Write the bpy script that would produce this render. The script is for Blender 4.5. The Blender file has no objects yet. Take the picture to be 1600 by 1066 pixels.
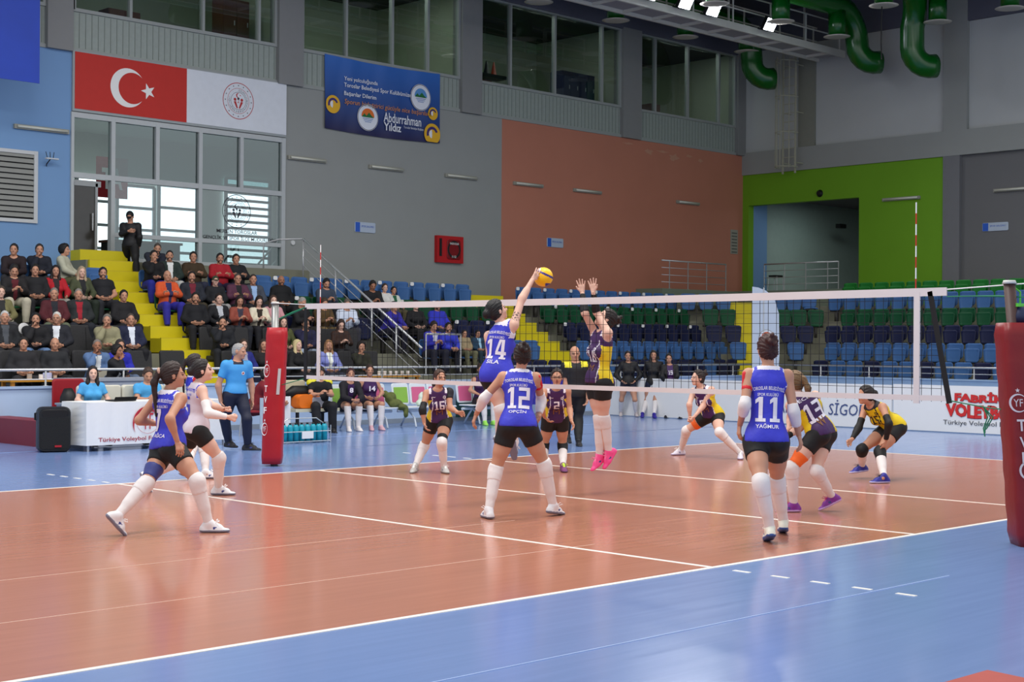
import bpy, math, random
import numpy as np
from mathutils import Vector, Matrix
from mathutils.bvhtree import BVHTree
random.seed(4)
SC = bpy.context.scene
COL = SC.collection
# ------------------------------------------------------------------ camera, world, lights, exposure
CX, CY, CZ, YAW, PIT, ROL, FPX = -12.118171859473442, -7.049786705579135, 1.709593974097126, 0.7940299979896017, 0.002634525910579251, 0.0066257239349520845, 2311.43011027663
C0 = Vector((CX, CY, CZ))
FW = Vector((math.cos(PIT)*math.cos(YAW), math.cos(PIT)*math.sin(YAW), math.sin(PIT)))
_r = Vector((math.sin(YAW), -math.cos(YAW), 0)); _u = _r.cross(FW)
RT = _r*math.cos(ROL)+_u*math.sin(ROL); UP = -_r*math.sin(ROL)+_u*math.cos(ROL)
cam_d = bpy.data.cameras.new('camera'); cam = bpy.data.objects.new('camera', cam_d); COL.objects.link(cam)
cam_d.sensor_width = 36; cam_d.lens = FPX/1600*36; cam_d.clip_end = 300
mw = Matrix.Identity(4)
for i in range(3):
    mw[i][0] = RT[i]; mw[i][1] = UP[i]; mw[i][2] = -FW[i]; mw[i][3] = C0[i]
cam.matrix_world = mw
SC.camera = cam
SC.view_settings.view_transform = 'Standard'; SC.view_settings.look = 'None'; SC.view_settings.gamma = 1
SC.view_settings.exposure = 0.0; SC.view_settings.use_curve_mapping = False
SC.cycles.max_bounces = 6; SC.cycles.diffuse_bounces = 3; SC.cycles.glossy_bounces = 3; SC.cycles.transparent_max_bounces = 12
SC.cycles.use_denoising = True; SC.cycles.caustics_reflective = False; SC.cycles.caustics_refractive = False
W = bpy.data.worlds.new('world'); SC.world = W; W.use_nodes = True
W.node_tree.nodes['Background'].inputs[0].default_value = (.88, .93, 1.0, 1); W.node_tree.nodes['Background'].inputs[1].default_value = WORLD_STR = .95
def area(name, loc, sx, sy, power, color=(1, 1, 1), rot=(0, 0, 0)):
    l = bpy.data.lights.new(name, 'AREA'); l.shape = 'RECTANGLE'; l.size = sx; l.size_y = sy; l.energy = power; l.color = color
    o = bpy.data.objects.new(name, l); COL.objects.link(o); o.location = loc; o.rotation_euler = rot
    return o
for (x, y, p) in ((-6, 3, 1050), (2, 4, 750), (9, 3, 500), (-3, 13, 800), (6, 13, 480), (18, 8, 420), (20, 3, 300)):
    area('ceiling_fill_light', (x, y, 12.2), 5, 3.2, p, (1, .97, .93))  # added broad soft fill from above, standing in for unseen hall floodlights
# ------------------------------------------------------------------ helpers
def pix(px, py, t): return C0+(FW+RT*((px-800)/FPX)-UP*((py-533)/FPX))*t
def onax(px, py, i, v):
    d = FW+RT*((px-800)/FPX)-UP*((py-533)/FPX)
    return C0+d*((v-C0[i])/d[i])
def gnd(px, py, z=0.0): return onax(px, py, 2, z)
def s2l(c):
    c = c/255.0
    return c/12.92 if c <= .04045 else ((c+.055)/1.055)**2.4
_m = {}
def mat(rgb, rough=.6, metal=0., var=.06, scale=6., bump=0., emit=0., name=None, spec=.4, sheen=0.):
    key = (tuple(rgb), rough, metal, var, scale, bump, emit, name, spec)
    if key in _m: return _m[key]
    m = bpy.data.materials.new(name or 'material'); m.use_nodes = True; nt = m.node_tree
    b = nt.nodes['Principled BSDF']; col = [s2l(v) for v in rgb]
    b.inputs['Roughness'].default_value = rough; b.inputs['Metallic'].default_value = metal
    b.inputs['Specular IOR Level'].default_value = spec
    m.diffuse_color = (*col, 1)
    tc = nt.nodes.new('ShaderNodeTexCoord'); nz = nt.nodes.new('ShaderNodeTexNoise'); nz.inputs['Scale'].default_value = scale
    nz.inputs['Detail'].default_value = 3
    nt.links.new(tc.outputs['Object'], nz.inputs['Vector'])
    mx = nt.nodes.new('ShaderNodeMix'); mx.data_type = 'RGBA'
    mx.inputs['A'].default_value = (*[min(1, v*(1+var)) for v in col], 1); mx.inputs['B'].default_value = (*[v*(1-var) for v in col], 1)
    nt.links.new(nz.outputs['Fac'], mx.inputs['Factor']); nt.links.new(mx.outputs['Result'], b.inputs['Base Color'])
    if bump:
        bp = nt.nodes.new('ShaderNodeBump'); bp.inputs['Strength'].default_value = bump; bp.inputs['Distance'].default_value = .02
        nt.links.new(nz.outputs['Fac'], bp.inputs['Height']); nt.links.new(bp.outputs['Normal'], b.inputs['Normal'])
    if emit:
        b.inputs['Emission Color'].default_value = (*col, 1); b.inputs['Emission Strength'].default_value = emit
    _m[key] = m
    return m
def glassmat(name, tint, refl, rough=.02):
    m = bpy.data.materials.new(name); m.use_nodes = True; nt = m.node_tree; nt.nodes.clear()
    o = nt.nodes.new('ShaderNodeOutputMaterial'); t = nt.nodes.new('ShaderNodeBsdfTransparent'); t.inputs[0].default_value = (*tint, 1)
    g = nt.nodes.new('ShaderNodeBsdfGlossy'); g.inputs['Roughness'].default_value = rough; g.inputs['Color'].default_value = (.9, .95, .93, 1)
    nz = nt.nodes.new('ShaderNodeTexNoise'); nz.inputs['Scale'].default_value = .4
    mr = nt.nodes.new('ShaderNodeMapRange'); mr.inputs['To Min'].default_value = refl*.8; mr.inputs['To Max'].default_value = refl*1.2
    mx = nt.nodes.new('ShaderNodeMixShader')
    nt.links.new(nz.outputs['Fac'], mr.inputs['Value']); nt.links.new(mr.outputs['Result'], mx.inputs[0])
    nt.links.new(t.outputs[0], mx.inputs[1]); nt.links.new(g.outputs[0], mx.inputs[2]); nt.links.new(mx.outputs[0], o.inputs[0])
    return m
class MB:
    def __init__(s): s.v = []; s.f = []; s.m = []
    def add(s, vs, fs, m=0):
        o = len(s.v); s.v += [tuple(v) for v in vs]; s.f += [tuple(i+o for i in f) for f in fs]; s.m += [m]*len(fs); return s
    def box(s, x0, x1, y0, y1, z0, z1, m=0):
        return s.add([(x, y, z) for z in (z0, z1) for y in (y0, y1) for x in (x0, x1)],
                     [(0, 2, 3, 1), (4, 5, 7, 6), (0, 1, 5, 4), (2, 6, 7, 3), (0, 4, 6, 2), (1, 3, 7, 5)], m)
    def obox(s, c, ax, h, m=0):
        c = Vector(c); vs = [c+ax[0]*(sx*h[0])+ax[1]*(sy*h[1])+ax[2]*(sz*h[2]) for sz in (-1, 1) for sy in (-1, 1) for sx in (-1, 1)]
        return s.add(vs, [(0, 2, 3, 1), (4, 5, 7, 6), (0, 1, 5, 4), (2, 6, 7, 3), (0, 4, 6, 2), (1, 3, 7, 5)], m)
    def bar(s, a, b, w, d=None, m=0, up=(0, 0, 1)):
        a = Vector(a); b = Vector(b); z = (b-a).normalized(); u = Vector(up)
        if abs(z.dot(u)) > .98: u = Vector((1, 0, 0))
        x = z.cross(u).normalized(); y = z.cross(x)
        return s.obox((a+b)/2, (x, y, z), (w/2, (d or w)/2, (b-a).length/2), m)
    def tube(s, pts, r, n=8, m=0, cap=True):
        pts = [Vector(p) for p in pts]; rs = r if isinstance(r, (list, tuple)) else [r]*len(pts)
        o = len(s.v); k = len(pts); ref = None
        for i, p in enumerate(pts):
            d = (pts[min(i+1, k-1)]-pts[max(i-1, 0)]).normalized()
            if ref is None:
                ref = Vector((0, 0, 1)) if abs(d.z) < .9 else Vector((1, 0, 0))
            x = d.cross(ref).normalized(); y = x.cross(d); ref = y
            for j in range(n):
                a = 2*math.pi*j/n; s.v.append(tuple(p+(x*math.cos(a)+y*math.sin(a))*rs[i]))
        for i in range(k-1):
            for j in range(n):
                s.f.append((o+i*n+j, o+i*n+(j+1) % n, o+(i+1)*n+(j+1) % n, o+(i+1)*n+j)); s.m.append(m)
        if cap:
            s.f.append(tuple(o+j for j in range(n))[::-1]); s.f.append(tuple(o+(k-1)*n+j for j in range(n))); s.m += [m, m]
        return s
    def poly(s, pts, nrm, th, m=0):
        nrm = Vector(nrm); n = len(pts); a = [Vector(p) for p in pts]; b = [p+nrm*th for p in a]
        return s.add(a+b, [tuple(range(n))[::-1], tuple(range(n, 2*n))]+[(i, (i+1) % n, n+(i+1) % n, n+i) for i in range(n)], m)
    def rbox(s, fr, w, h, d, rad, n=4, m=0, fn=None):
        # rounded-rectangle slab in frame fr(u,v,d): centred on u,v ; thickness from 0 to d
        ring = []
        for cx, cy, a0 in ((w/2-rad, h/2-rad, 0), (-w/2+rad, h/2-rad, 90), (-w/2+rad, -h/2+rad, 180), (w/2-rad, -h/2+rad, 270)):
            for i in range(n+1):
                a = math.radians(a0+90*i/n); ring.append((cx+rad*math.cos(a), cy+rad*math.sin(a)))
        k = len(ring); vs = []
        for q, sc_ in ((0, .94), (.25*d, 1), (.75*d, 1), (d, .94)):
            vs += [fr(u*sc_, v*sc_, q) for u, v in ring]
        fs = [tuple(range(k))[::-1], tuple(range(3*k, 4*k))]
        for L in range(3):
            fs += [(L*k+i, L*k+(i+1) % k, (L+1)*k+(i+1) % k, (L+1)*k+i) for i in range(k)]
        return s.add(vs, fs, m)
    def build(s, name, mats, parent=None, smooth=False):
        me = bpy.data.meshes.new(name); me.from_pydata(s.v, [], s.f)
        mats = mats if isinstance(mats, (list, tuple)) else [mats]
        for x in mats: me.materials.append(x)
        me.polygons.foreach_set('material_index', s.m)
        me.polygons.foreach_set('use_smooth', [smooth]*len(s.f)); me.update()
        o = bpy.data.objects.new(name, me); COL.objects.link(o)
        if parent: o.parent = parent
        return o
def tag(o, label, cat, group=None, kind=None):
    o['label'] = label; o['category'] = cat
    if group: o['group'] = group
    if kind: o['kind'] = kind
    return o
def thing(name, label, cat, group=None, loc=(0, 0, 0), rz=0.):
    o = bpy.data.objects.new(name, None); COL.objects.link(o); o.location = loc; o.rotation_euler = (0, 0, rz); o.empty_display_size = .1
    return tag(o, label, cat, group)
def struct(o): o['kind'] = 'structure'; return o
def copy_tree(o, parent=None):
    c = o.copy(); COL.objects.link(c)
    if parent: c.parent = parent
    for ch in list(o.children): copy_tree(ch, c)
    return c
_t = {}
def text2d(txt, size=1., bold=0., sx=1., font_res=2):
    key = (txt, bold, font_res)
    if key not in _t:
        cu = bpy.data.curves.new('tmp', 'FONT'); cu.body = txt; cu.size = 1; cu.align_x = 'CENTER'; cu.align_y = 'CENTER'
        cu.offset = bold; cu.resolution_u = font_res; cu.fill_mode = 'FRONT'
        ob = bpy.data.objects.new('tmp', cu); COL.objects.link(ob)
        dg = bpy.context.evaluated_depsgraph_get(); dg.update()
        me = bpy.data.meshes.new_from_object(ob.evaluated_get(dg))
        _t[key] = ([(v.co.x, v.co.y) for v in me.vertices], [tuple(p.vertices) for p in me.polygons])
        bpy.data.objects.remove(ob); bpy.data.curves.remove(cu); bpy.data.meshes.remove(me)
    vs, fs = _t[key]
    if not vs: return [], []
    xs = [v[0] for v in vs]; ys = [v[1] for v in vs]; cx = (min(xs)+max(xs))/2; cy = (min(ys)+max(ys))/2
    return [((x-cx)*size*sx, (y-cy)*size) for x, y in vs], fs
def fitw(txt, w, h, bold=0.):
    vs, fs = text2d(txt, 1, bold); xs = [v[0] for v in vs]; ys = [v[1] for v in vs]
    a = w/(max(xs)-min(xs)); b = h/(max(ys)-min(ys))
    return [(x*a, y*b) for x, y in vs], fs
def put(mb, vf, fn, m=0): mb.add([fn(u, v) for u, v in vf[0]], vf[1], m)
def disc2(r0, r1, n=32, a0=0, a1=360):
    vs = []; fs = []
    for i in range(n+1):
        a = math.radians(a0+(a1-a0)*i/n); vs += [(r0*math.cos(a), r0*math.sin(a)), (r1*math.cos(a), r1*math.sin(a))]
    for i in range(n): fs.append((2*i, 2*i+1, 2*i+3, 2*i+2))
    return vs, fs
def off(vf, du, dv, s=1.): return [(u*s+du, v*s+dv) for u, v in vf[0]], vf[1]
def star2(r, n=5, rot=90, ri=.4):
    pts = [((r if i % 2 == 0 else r*ri)*math.cos(math.radians(rot+180*i/n)), (r if i % 2 == 0 else r*ri)*math.sin(math.radians(rot+180*i/n))) for i in range(2*n)]
    return pts+[(0, 0)], [(i, (i+1) % (2*n), 2*n) for i in range(2*n)]
def crescent(r, r2, dx, n=40):
    # outer circle r centred 0, inner circle r2 centred (dx,0); open side right
    d = dx; a = math.acos(max(-1, min(1, (r*r+d*d-r2*r2)/(2*r*d)))); b = math.atan2(r*math.sin(a), r*math.cos(a)-d)
    vs = []; fs = []
    for i in range(n+1):
        t = i/n; A = a+(2*math.pi-2*a)*t; B = b+(2*math.pi-2*b)*t
        vs += [(r*math.cos(A), r*math.sin(A)), (d+r2*math.cos(B), r2*math.sin(B))]
    for i in range(n): fs.append((2*i, 2*i+1, 2*i+3, 2*i+2))
    return vs, fs
def ptxt(txt, w, h, fn, m, parent, bold=0., name='lettering'):
    mb = MB(); put(mb, fitw(txt, w, h, bold), fn); return mb.build(name, m, parent)
# colours
c_wall = mat((146, 150, 148), .75, var=.05, scale=1.2); c_blue = mat((112, 150, 194), .7, var=.04, scale=1); c_pink = mat((184, 120, 98), .75, var=.09, scale=.8)
c_green = mat((104, 156, 24), .7, var=.06, scale=1); c_white = mat((178, 182, 182), .8, var=.05, scale=1); c_dgrey = mat((104, 105, 107), .75, var=.05, scale=1)
c_frame = mat((150, 156, 154), .5, var=.04); c_panel = mat((150, 160, 154), .6, var=.1, scale=9); c_dark = mat((22, 23, 26), .6)
c_black = mat((14, 14, 16), .5); c_conc = mat((124, 124, 108), .85, var=.1, scale=3); c_steel = mat((196, 198, 200), .3, .45, var=.02)
c_yel = mat((205, 190, 18), .55, var=.06, scale=3); c_off = mat((232, 232, 230), .5, var=.02); c_red = mat((165, 22, 30), .45, var=.06)
c_bar = mat((176, 198, 226), .55, var=.04, scale=1.5); c_ceil = mat((70, 72, 88), .85, var=.08, scale=.7); c_duct = mat((4, 88, 22), .25, var=.05, spec=.6)
# ------------------------------------------------------------------ floor and court
def floor_mat(name, rgb, rough, streak):
    m = bpy.data.materials.new(name); m.use_nodes = True; nt = m.node_tree; b = nt.nodes['Principled BSDF']
    tc = nt.nodes.new('ShaderNodeTexCoord'); mp = nt.nodes.new('ShaderNodeMapping'); mp.inputs['Scale'].default_value = (.5, 9, 1)
    nz = nt.nodes.new('ShaderNodeTexNoise'); nz.inputs['Scale'].default_value = 1.6; nz.inputs['Detail'].default_value = 6
    n2 = nt.nodes.new('ShaderNodeTexNoise'); n2.inputs['Scale'].default_value = .5; n2.inputs['Detail'].default_value = 3
    nt.links.new(tc.outputs['Object'], mp.inputs['Vector']); nt.links.new(mp.outputs['Vector'], nz.inputs['Vector']); nt.links.new(tc.outputs['Object'], n2.inputs['Vector'])
    c = [s2l(v) for v in rgb]; mx = nt.nodes.new('ShaderNodeMix'); mx.data_type = 'RGBA'
    mx.inputs['A'].default_value = (*[v*(1-streak) for v in c], 1); mx.inputs['B'].default_value = (*[min(1, v*(1+streak)) for v in c], 1)
    nt.links.new(nz.outputs['Fac'], mx.inputs['Factor']); nt.links.new(mx.outputs['Result'], b.inputs['Base Color'])
    mr = nt.nodes.new('ShaderNodeMapRange'); mr.inputs['To Min'].default_value = rough-.05; mr.inputs['To Max'].default_value = rough+.06
    nt.links.new(nz.outputs['Fac'], mr.inputs['Value']); nt.links.new(mr.outputs['Result'], b.inputs['Roughness'])
    bp = nt.nodes.new('ShaderNodeBump'); bp.inputs['Strength'].default_value = .06; bp.inputs['Distance'].default_value = .01
    nt.links.new(n2.outputs['Fac'], bp.inputs['Height']); nt.links.new(bp.outputs['Normal'], b.inputs['Normal'])
    b.inputs['Specular IOR Level'].default_value = .5
    return m
m_fb = floor_mat('blue_floor', (114, 140, 190), .18, .07); m_ft = floor_mat('terracotta_floor', (182, 121, 98), .17, .1)
struct(MB().box(-16, 30, -12, 24.3, -.1, 0).build('floor', m_fb))
struct(MB().box(-9, 9, 0, 9, -.01, .002).build('floor_court', m_ft))
ml = mat((232, 228, 220), .4, var=.03)
def line(x0, x1, y0, y1, z=.004, m=ml): struct(MB().box(x0, x1, y0, y1, 0, z).build('trim_court_line', m))
line(-9, 9, -.025, .025); line(-9, 9, 8.975, 9.025)
for x in (-9, -3, 0, 3, 9): line(x-.025, x+.025, .025, 8.975)
for s in (-3, 3):
    for i in range(5):
        for (ya) in (-.2-.35*i-.15, 9.2+.35*i): line(s-.02, s+.02, ya, ya+.15)
seam = mat((214, 178, 160), .4); seamb = mat((150, 172, 214), .4)
for px, py, x0, x1, m in ((0, 908, -9, -5.6, seam), (0, 975, -9, -2.7, seam), (430, 855, -5.5, -2.0, seam)):
    y = gnd(px, py)[1]; line(x0, x1, y-.006, y+.006, .0032, m)
line(-9, -2, gnd(1000, 1000)[1]-.006, gnd(1000, 1000)[1]+.006, .0032, seamb)
sg = mat((96, 104, 134), .5)
for px, py in ((870, 645+60), (1050, 738)): pass
line(3.5, 13, 12.3, 12.32, .003, sg); line(-12, 12, 14.6, 14.615, .003, seamb)
# red board lying by the camera
a, b_, c_ = gnd(1543, 1047, .06), gnd(1440, 1076, .06), gnd(1680, 1076, .06)
rb = MB().poly([a, b_, b_+(c_-a), c_], (0, 0, -1), .06).build('floor_mat', mat((168, 72, 62), .7, var=.15)); tag(rb, 'red floor mat whose corner shows at the bottom right edge', 'mat')
# ------------------------------------------------------------------ long wall (left in the photo)
Y1, X1 = 24.3, 30.0
def LW(u, v, d=0.): return Vector((u, Y1-d, v))       # u = world x, v = z, d = out of the wall
def RW(u, v, d=0.): return Vector((X1-d, -u, v))      # u = -world y
w = MB()
w.box(-6, 4.45, Y1, Y1+.3, -.1, 8.4, 0).box(4.45, 10.4, Y1, Y1+.3, -.1, 3.58, 1).box(4.45, 10.4, Y1, Y1+.3, 6.98, 8.4, 1).box(10.4, 18.22, Y1, Y1+.3, -.1, 8.4, 1).box(18.22, 30.3, Y1, Y1+.3, -.1, 8.4, 2)
struct(w.build('wall_left', [c_blue, c_wall, c_pink]))
fas = mat((92, 94, 108), .8)
w = MB().box(-6, 30, Y1-.1, Y1+.3, 11.85, 13.2)
struct(w.build('wall_left_fascia', fas))
cols = [(-2.7, -2.1), (3.8, 4.43), (10.15, 10.92), (16.52, 17.3), (23.5, 24.4), (29.55, 30.0)]
for a, b in cols: struct(MB().box(a, b, Y1-.12, Y1+.3, 8.38, 11.9).build('wall_left_column', mat((132, 134, 134), .7, var=.04)))
# office windows above
room = mat((176, 182, 164), .8, var=.05); rceil = mat((60, 62, 64), .8)
g_off = glassmat('office_glass', (.78, .84, .82), .09, .01)
mull = {0: [-1.2, .6, 2.2], 1: [4.5, 5.95, 7.95, 9.6], 2: [12.4, 14.0, 15.3], 3: [18.55, 20.45, 22.6], 4: [25.2, 26.9, 28.6]}
for k in range(5):
    a = cols[k][1]; b = cols[k+1][0]
    pn = MB()
    pn.box(a, b, Y1+.02, Y1+.12, 8.4, 9.36)
    x = a+.05
    while x < b-.05: pn.box(x, x+.012, Y1+.005, Y1+.02, 8.5, 9.3, 1); x += .16
    struct(pn.build('wall_left_panel', [c_panel, mat((132, 142, 136), .6)]))
    fr = MB().box(a, b, Y1-.03, Y1+.12, 8.38, 8.47).box(a, b, Y1-.03, Y1+.1, 9.32, 9.4).box(a, b, Y1-.03, Y1+.1, 11.8, 11.87)
    for x in [a+.04, b-.04]+mull[k]: fr.box(x-.035, x+.035, Y1-.034, Y1+.104, 9.361, 11.849)
    fo = struct(fr.build('window_%d' % (k+1), c_frame))
    MB().box(a, b, Y1+.04, Y1+.05, 9.38, 11.82).build('glass', g_off, fo)
    struct(MB().box(a-.2, b+.2, Y1+4, Y1+4.1, 9.2, 12).build('wall_office_back', room)); struct(MB().box(a-.3, b+.3, Y1+.3, Y1+4, 9.1, 9.2).build('floor_office', room))
    for q in (a-.27, b+.2): struct(MB().box(q, q+.07, Y1+.3, Y1+4, 9.2, 12).build('wall_office_side', room))
    struct(MB().box(a-.3, b+.3, Y1+.3, Y1+4, 11.95, 12.05).build('ceiling_office', rceil))
    area('office_fill_light', ((a+b)/2, Y1+.5, 11.92), 3.5, .3, (16, 22, 40, 22, 22)[k], (.95, 1, .9))  # added fill to brighten the office, tucked out of sight behind the fascia
# office furniture seen through the glass
wood = mat((92, 52, 38), .5); navy = mat((30, 40, 74), .5)
def simple(name, mb, mats, label, cat, group=None, smooth=False):
    return tag(mb.build(name, mats, None, smooth), label, cat, group)
def cabinet(x, y, z, w, d, h, m, label, n=2):
    t = thing('office_cabinet', label, 'cabinet', None, (x, y, z))
    MB().box(0, w, 0, d, 0, h).build('body', m, t)
    for i in range(n):
        dr = MB().box(w*i/n+.02, w*(i+1)/n-.02, -.02, 0, .03, h-.03).build('door', m, t)
        MB().box(w*(i+.8)/n, w*(i+.8)/n+.02, -.04, -.02, h*.5, h*.5+.12).build('handle', c_steel, dr)
cabinet(21.3, Y1+.5, 9.2, 1.5, .5, 1.1, navy, 'dark blue office cabinet behind the tall dark window above the terracotta wall', 4)
cabinet(26.4, Y1+1.2, 9.2, .5, .5, .75, wood, 'small dark red cabinet in the farthest office window', 1)
cabinet(9.05, Y1+.8, 9.2, .8, .5, 1.35, wood, 'brown bookcase in the office window above the flag banner', 2)
cabinet(6.6, Y1+2.2, 9.2, .9, .5, .9, wood, 'low brown cupboard in the office window above the crescent', 2)
cabinet(19.0, Y1+2.2, 9.2, .9, .5, .8, wood, 'brown desk unit low in the office window above the terracotta wall', 2)
cone_m = [((170, 205, 40), 17.5, 'yellow green'), ((120, 190, 60), 17.75, 'light green'), ((28, 30, 50), 18.0, 'black'), ((205, 70, 50), 18.3, 'orange red')]
for rgb, x, nm in cone_m:
    t = thing('training_cone', f'{nm} training cone on the office windowsill right of the blue banner', 'cone', 'training cones on the windowsill', (x, Y1+.45, 9.7))
    MB().tube([(0, 0, 0), (0, 0, .02), (0, 0, .021), (0, 0, .42)], [.11, .11, .09, .02], 14).build('cone', mat(rgb, .5), t, True)
simple('windowsill_shelf', MB().box(17.3, 18.6, Y1+.2, Y1+.65, 9.6, 9.7), c_dark, 'dark shelf carrying the coloured cones behind the office window', 'shelf')
# ceiling, beams, right wall
struct(MB().box(-6, 30.3, 8, 24.6, 13.2, 13.4).build('ceiling', c_ceil))
struct(MB().box(-14, 30.3, -2, 8, 13.2, 13.4).build('ceiling_near', c_ceil))
op = (-24.05, -19.6)
w = MB()
def rwbox(mb, u0, u1, z0, z1, d0, d1, m=0): return mb.box(X1-d1, X1-d0, -u1, -u0, z0, z1, m)
rwbox(w, -24.3, -24.05, 0, 7.7, -.3, 0, 0); rwbox(w, op[0], op[1], 6.63, 7.7, -.3, 0, 0); rwbox(w, op[1], -16.55, 0, 7.7, -.3, 0, 0); rwbox(w, op[0], op[1], -.1, 3.6, -.3, 0, 3)
rwbox(w, -16.0, 0, 0, 7.7, -.4, -.1, 1); rwbox(w, -24.3, -16.5, 8.45, 13.2, -.4, -.1, 2); rwbox(w, -15.75, 0, 8.5, 13.2, -.4, -.1, 2)
struct(w.build('wall_right', [c_green, c_dgrey, c_white, c_conc]))
w = MB(); rwbox(w, -24.3, 0, 7.7, 8.48, -.3, .06); struct(w.build('wall_right_beam', c_wall))
w = MB(); rwbox(w, -16.55, -15.98, 0, 7.7, -.3, .05, 1); rwbox(w, -16.55, -15.75, 8.48, 13.2, -.3, .05, 0); struct(w.build('wall_right_column', [c_wall, mat((112, 114, 118), .7)]))
w = MB(); rwbox(w, -24.3, -16.5, 12.0, 13.2, -.3, .02); rwbox(w, -15.8, 0, 11.85, 13.2, -.3, .02); struct(w.build('wall_right_fascia', fas))
w = MB(); rwbox(w, -22.0, -21.35, 8.48, 12, -.1, .0); struct(w.build('trim_1', mat((130, 132, 122), .7)))
# recess behind the opening
w = MB().box(X1+.3, X1+1.1, 24.05, 24.3, 3.6, 7, 0).box(X1+1.1, X1+8, 24.2, 24.3, 3.6, 7, 1).box(X1+8, X1+8.2, 19, 24.3, 3.6, 7, 1).box(X1+.3, X1+8, 19.0, 19.6, 3.6, 7, 2).box(X1+.31, X1+8, 19.6, 24.05, 3.4, 3.6, 3)
struct(w.build('wall_recess', [c_blue, mat((160, 178, 172), .8), mat((96, 90, 84), .8), c_conc]))
struct(MB().box(X1+.3, X1+8, 19, 24.3, 7.0, 7.1).build('ceiling_recess', mat((90, 90, 92), .8)))
area('recess_lamp_light', (X1+2.5, 21.8, 6.9), 1.5, .8, 30, (.85, 1, .97))
# ------------------------------------------------------------------ entrance glazing (window_6)
fr = MB(); F = lambda x0, x1, z0, z1: fr.box(x0, x1, Y1-(.056 if z1-z0 > x1-x0 else .05), Y1+(.104 if z1-z0 > x1-x0 else .1), z0+(.001 if z1-z0 > x1-x0 else 0), z1-(.001 if z1-z0 > x1-x0 else 0))
F(4.45, 10.4, 6.88, 7.0); F(4.45, 10.4, 5.5, 5.62); F(5.42, 10.4, 3.58, 3.7); F(5.5, 10.4, 4.18, 4.28); F(10.3, 10.42, 3.58, 7.0); F(4.43, 4.5, 3.58, 7)
for x, z0, z1 in ((5.5, 3.58, 6.98), (6.68, 5.55, 6.98), (7.88, 3.58, 6.98), (9.08, 5.55, 6.98)): F(x-.05, x+.05, z0, z1)
wf = struct(fr.build('window_6', mat((176, 182, 184), .4)))
MB().box(5.5, 10.35, Y1+.02, Y1+.03, 5.6, 6.9).build('glass', glassmat('transom_glass', (.32, .44, .44), .18, .01), wf)
MB().box(4.5, 5.5, Y1+.02, Y1+.03, 5.6, 6.9).build('glass', g_off, wf)
MB().box(5.5, 10.35, Y1+.02, Y1+.03, 4.25, 5.55).build('frosted_glass', glassmat('film_glass', (.86, .89, .9), .12, .1), wf)
MB().box(5.5, 10.35, Y1+.02, Y1+.03, 3.65, 4.2).build('glass', glassmat('low_glass', (.6, .68, .68), .12, .01), wf)
df = MB().box(4.5, 5.12, Y1-.0, Y1+.06, 3.6, 5.35, 1).box(5.06, 5.12, Y1-.03, Y1+.08, 3.58, 5.4).box(4.46, 5.2, Y1-.03, Y1+.08, 5.32, 5.45).box(4.46, 4.52, Y1-.03, Y1+.08, 3.58, 5.4)
dd = struct(df.build('door_1', [mat((150, 155, 156), .4), mat((52, 50, 46), .15, var=.2, spec=.7)]))
MB().tube([(4.98, Y1-.06, 4.3), (4.98, Y1-.06, 4.7)], .015).build('door_handle', c_steel, dd)
# emblem printed on the glazing
m_ink = mat((52, 46, 56), .5); m_inkr = mat((150, 40, 44), .5)
def emblem(fn, r, mr, mi, parent, name='emblem'):
    mb = MB(); put(mb, disc2(r*.96, r, 48), fn, 0)
    for i in range(16):
        a = math.radians(22.5*i); put(mb, off(star2(r*.055), r*.84*math.cos(a), r*.84*math.sin(a)), fn, 1)
    put(mb, disc2(r*.47, r*.49, 40), fn, 1); put(mb, disc2(r*.68, r*.7, 40), fn, 0)
    for i in range(26):
        a = math.radians(i*13.3-85); put(mb, off(text2d('GENÇLİKVESPORBAKANLIĞI....'[i], r*.16), r*.58*math.cos(-a), r*.58*math.sin(-a)), fn, 1)
    put(mb, off(crescent(r*.13, r*.11, r*.05), -.02*r, r*.3), fn, 0); put(mb, off(star2(r*.05), r*.12, r*.31), fn, 0)
    for sx in (-1, 1):
        put(mb, off(disc2(0, r*.085, 16), sx*r*.22, r*.07), fn, 0)
        put(mb, ([(sx*r*.3, -r*.05), (sx*r*.16, -.02*r), (sx*r*.03, -r*.38), (sx*r*.1, -r*.42)], [(0, 1, 2, 3)]), fn, 0)
    put(mb, off(disc2(0, r*.07, 16), 0, r*.13), fn, 1); put(mb, off(text2d('2', r*.3), 0, 0), fn, 0)
    return mb.build(name, [mr, mi], parent)
gd = lambda u, v: LW(u, v, -.012)
emblem(lambda u, v: gd(8.98+u, 5.02+v), .42, m_ink, m_ink, wf, 'printed_emblem')
ptxt('MERSİN TOROSLAR', 1.2, .12, lambda u, v: gd(9.0+u, 4.52+v), m_ink, wf, .01)
ptxt('GENÇLİK VE SPOR İLÇE MÜDÜRLÜĞÜ', 2.2, .13, lambda u, v: gd(9.1+u, 4.34+v), m_ink, wf, .01)
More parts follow.
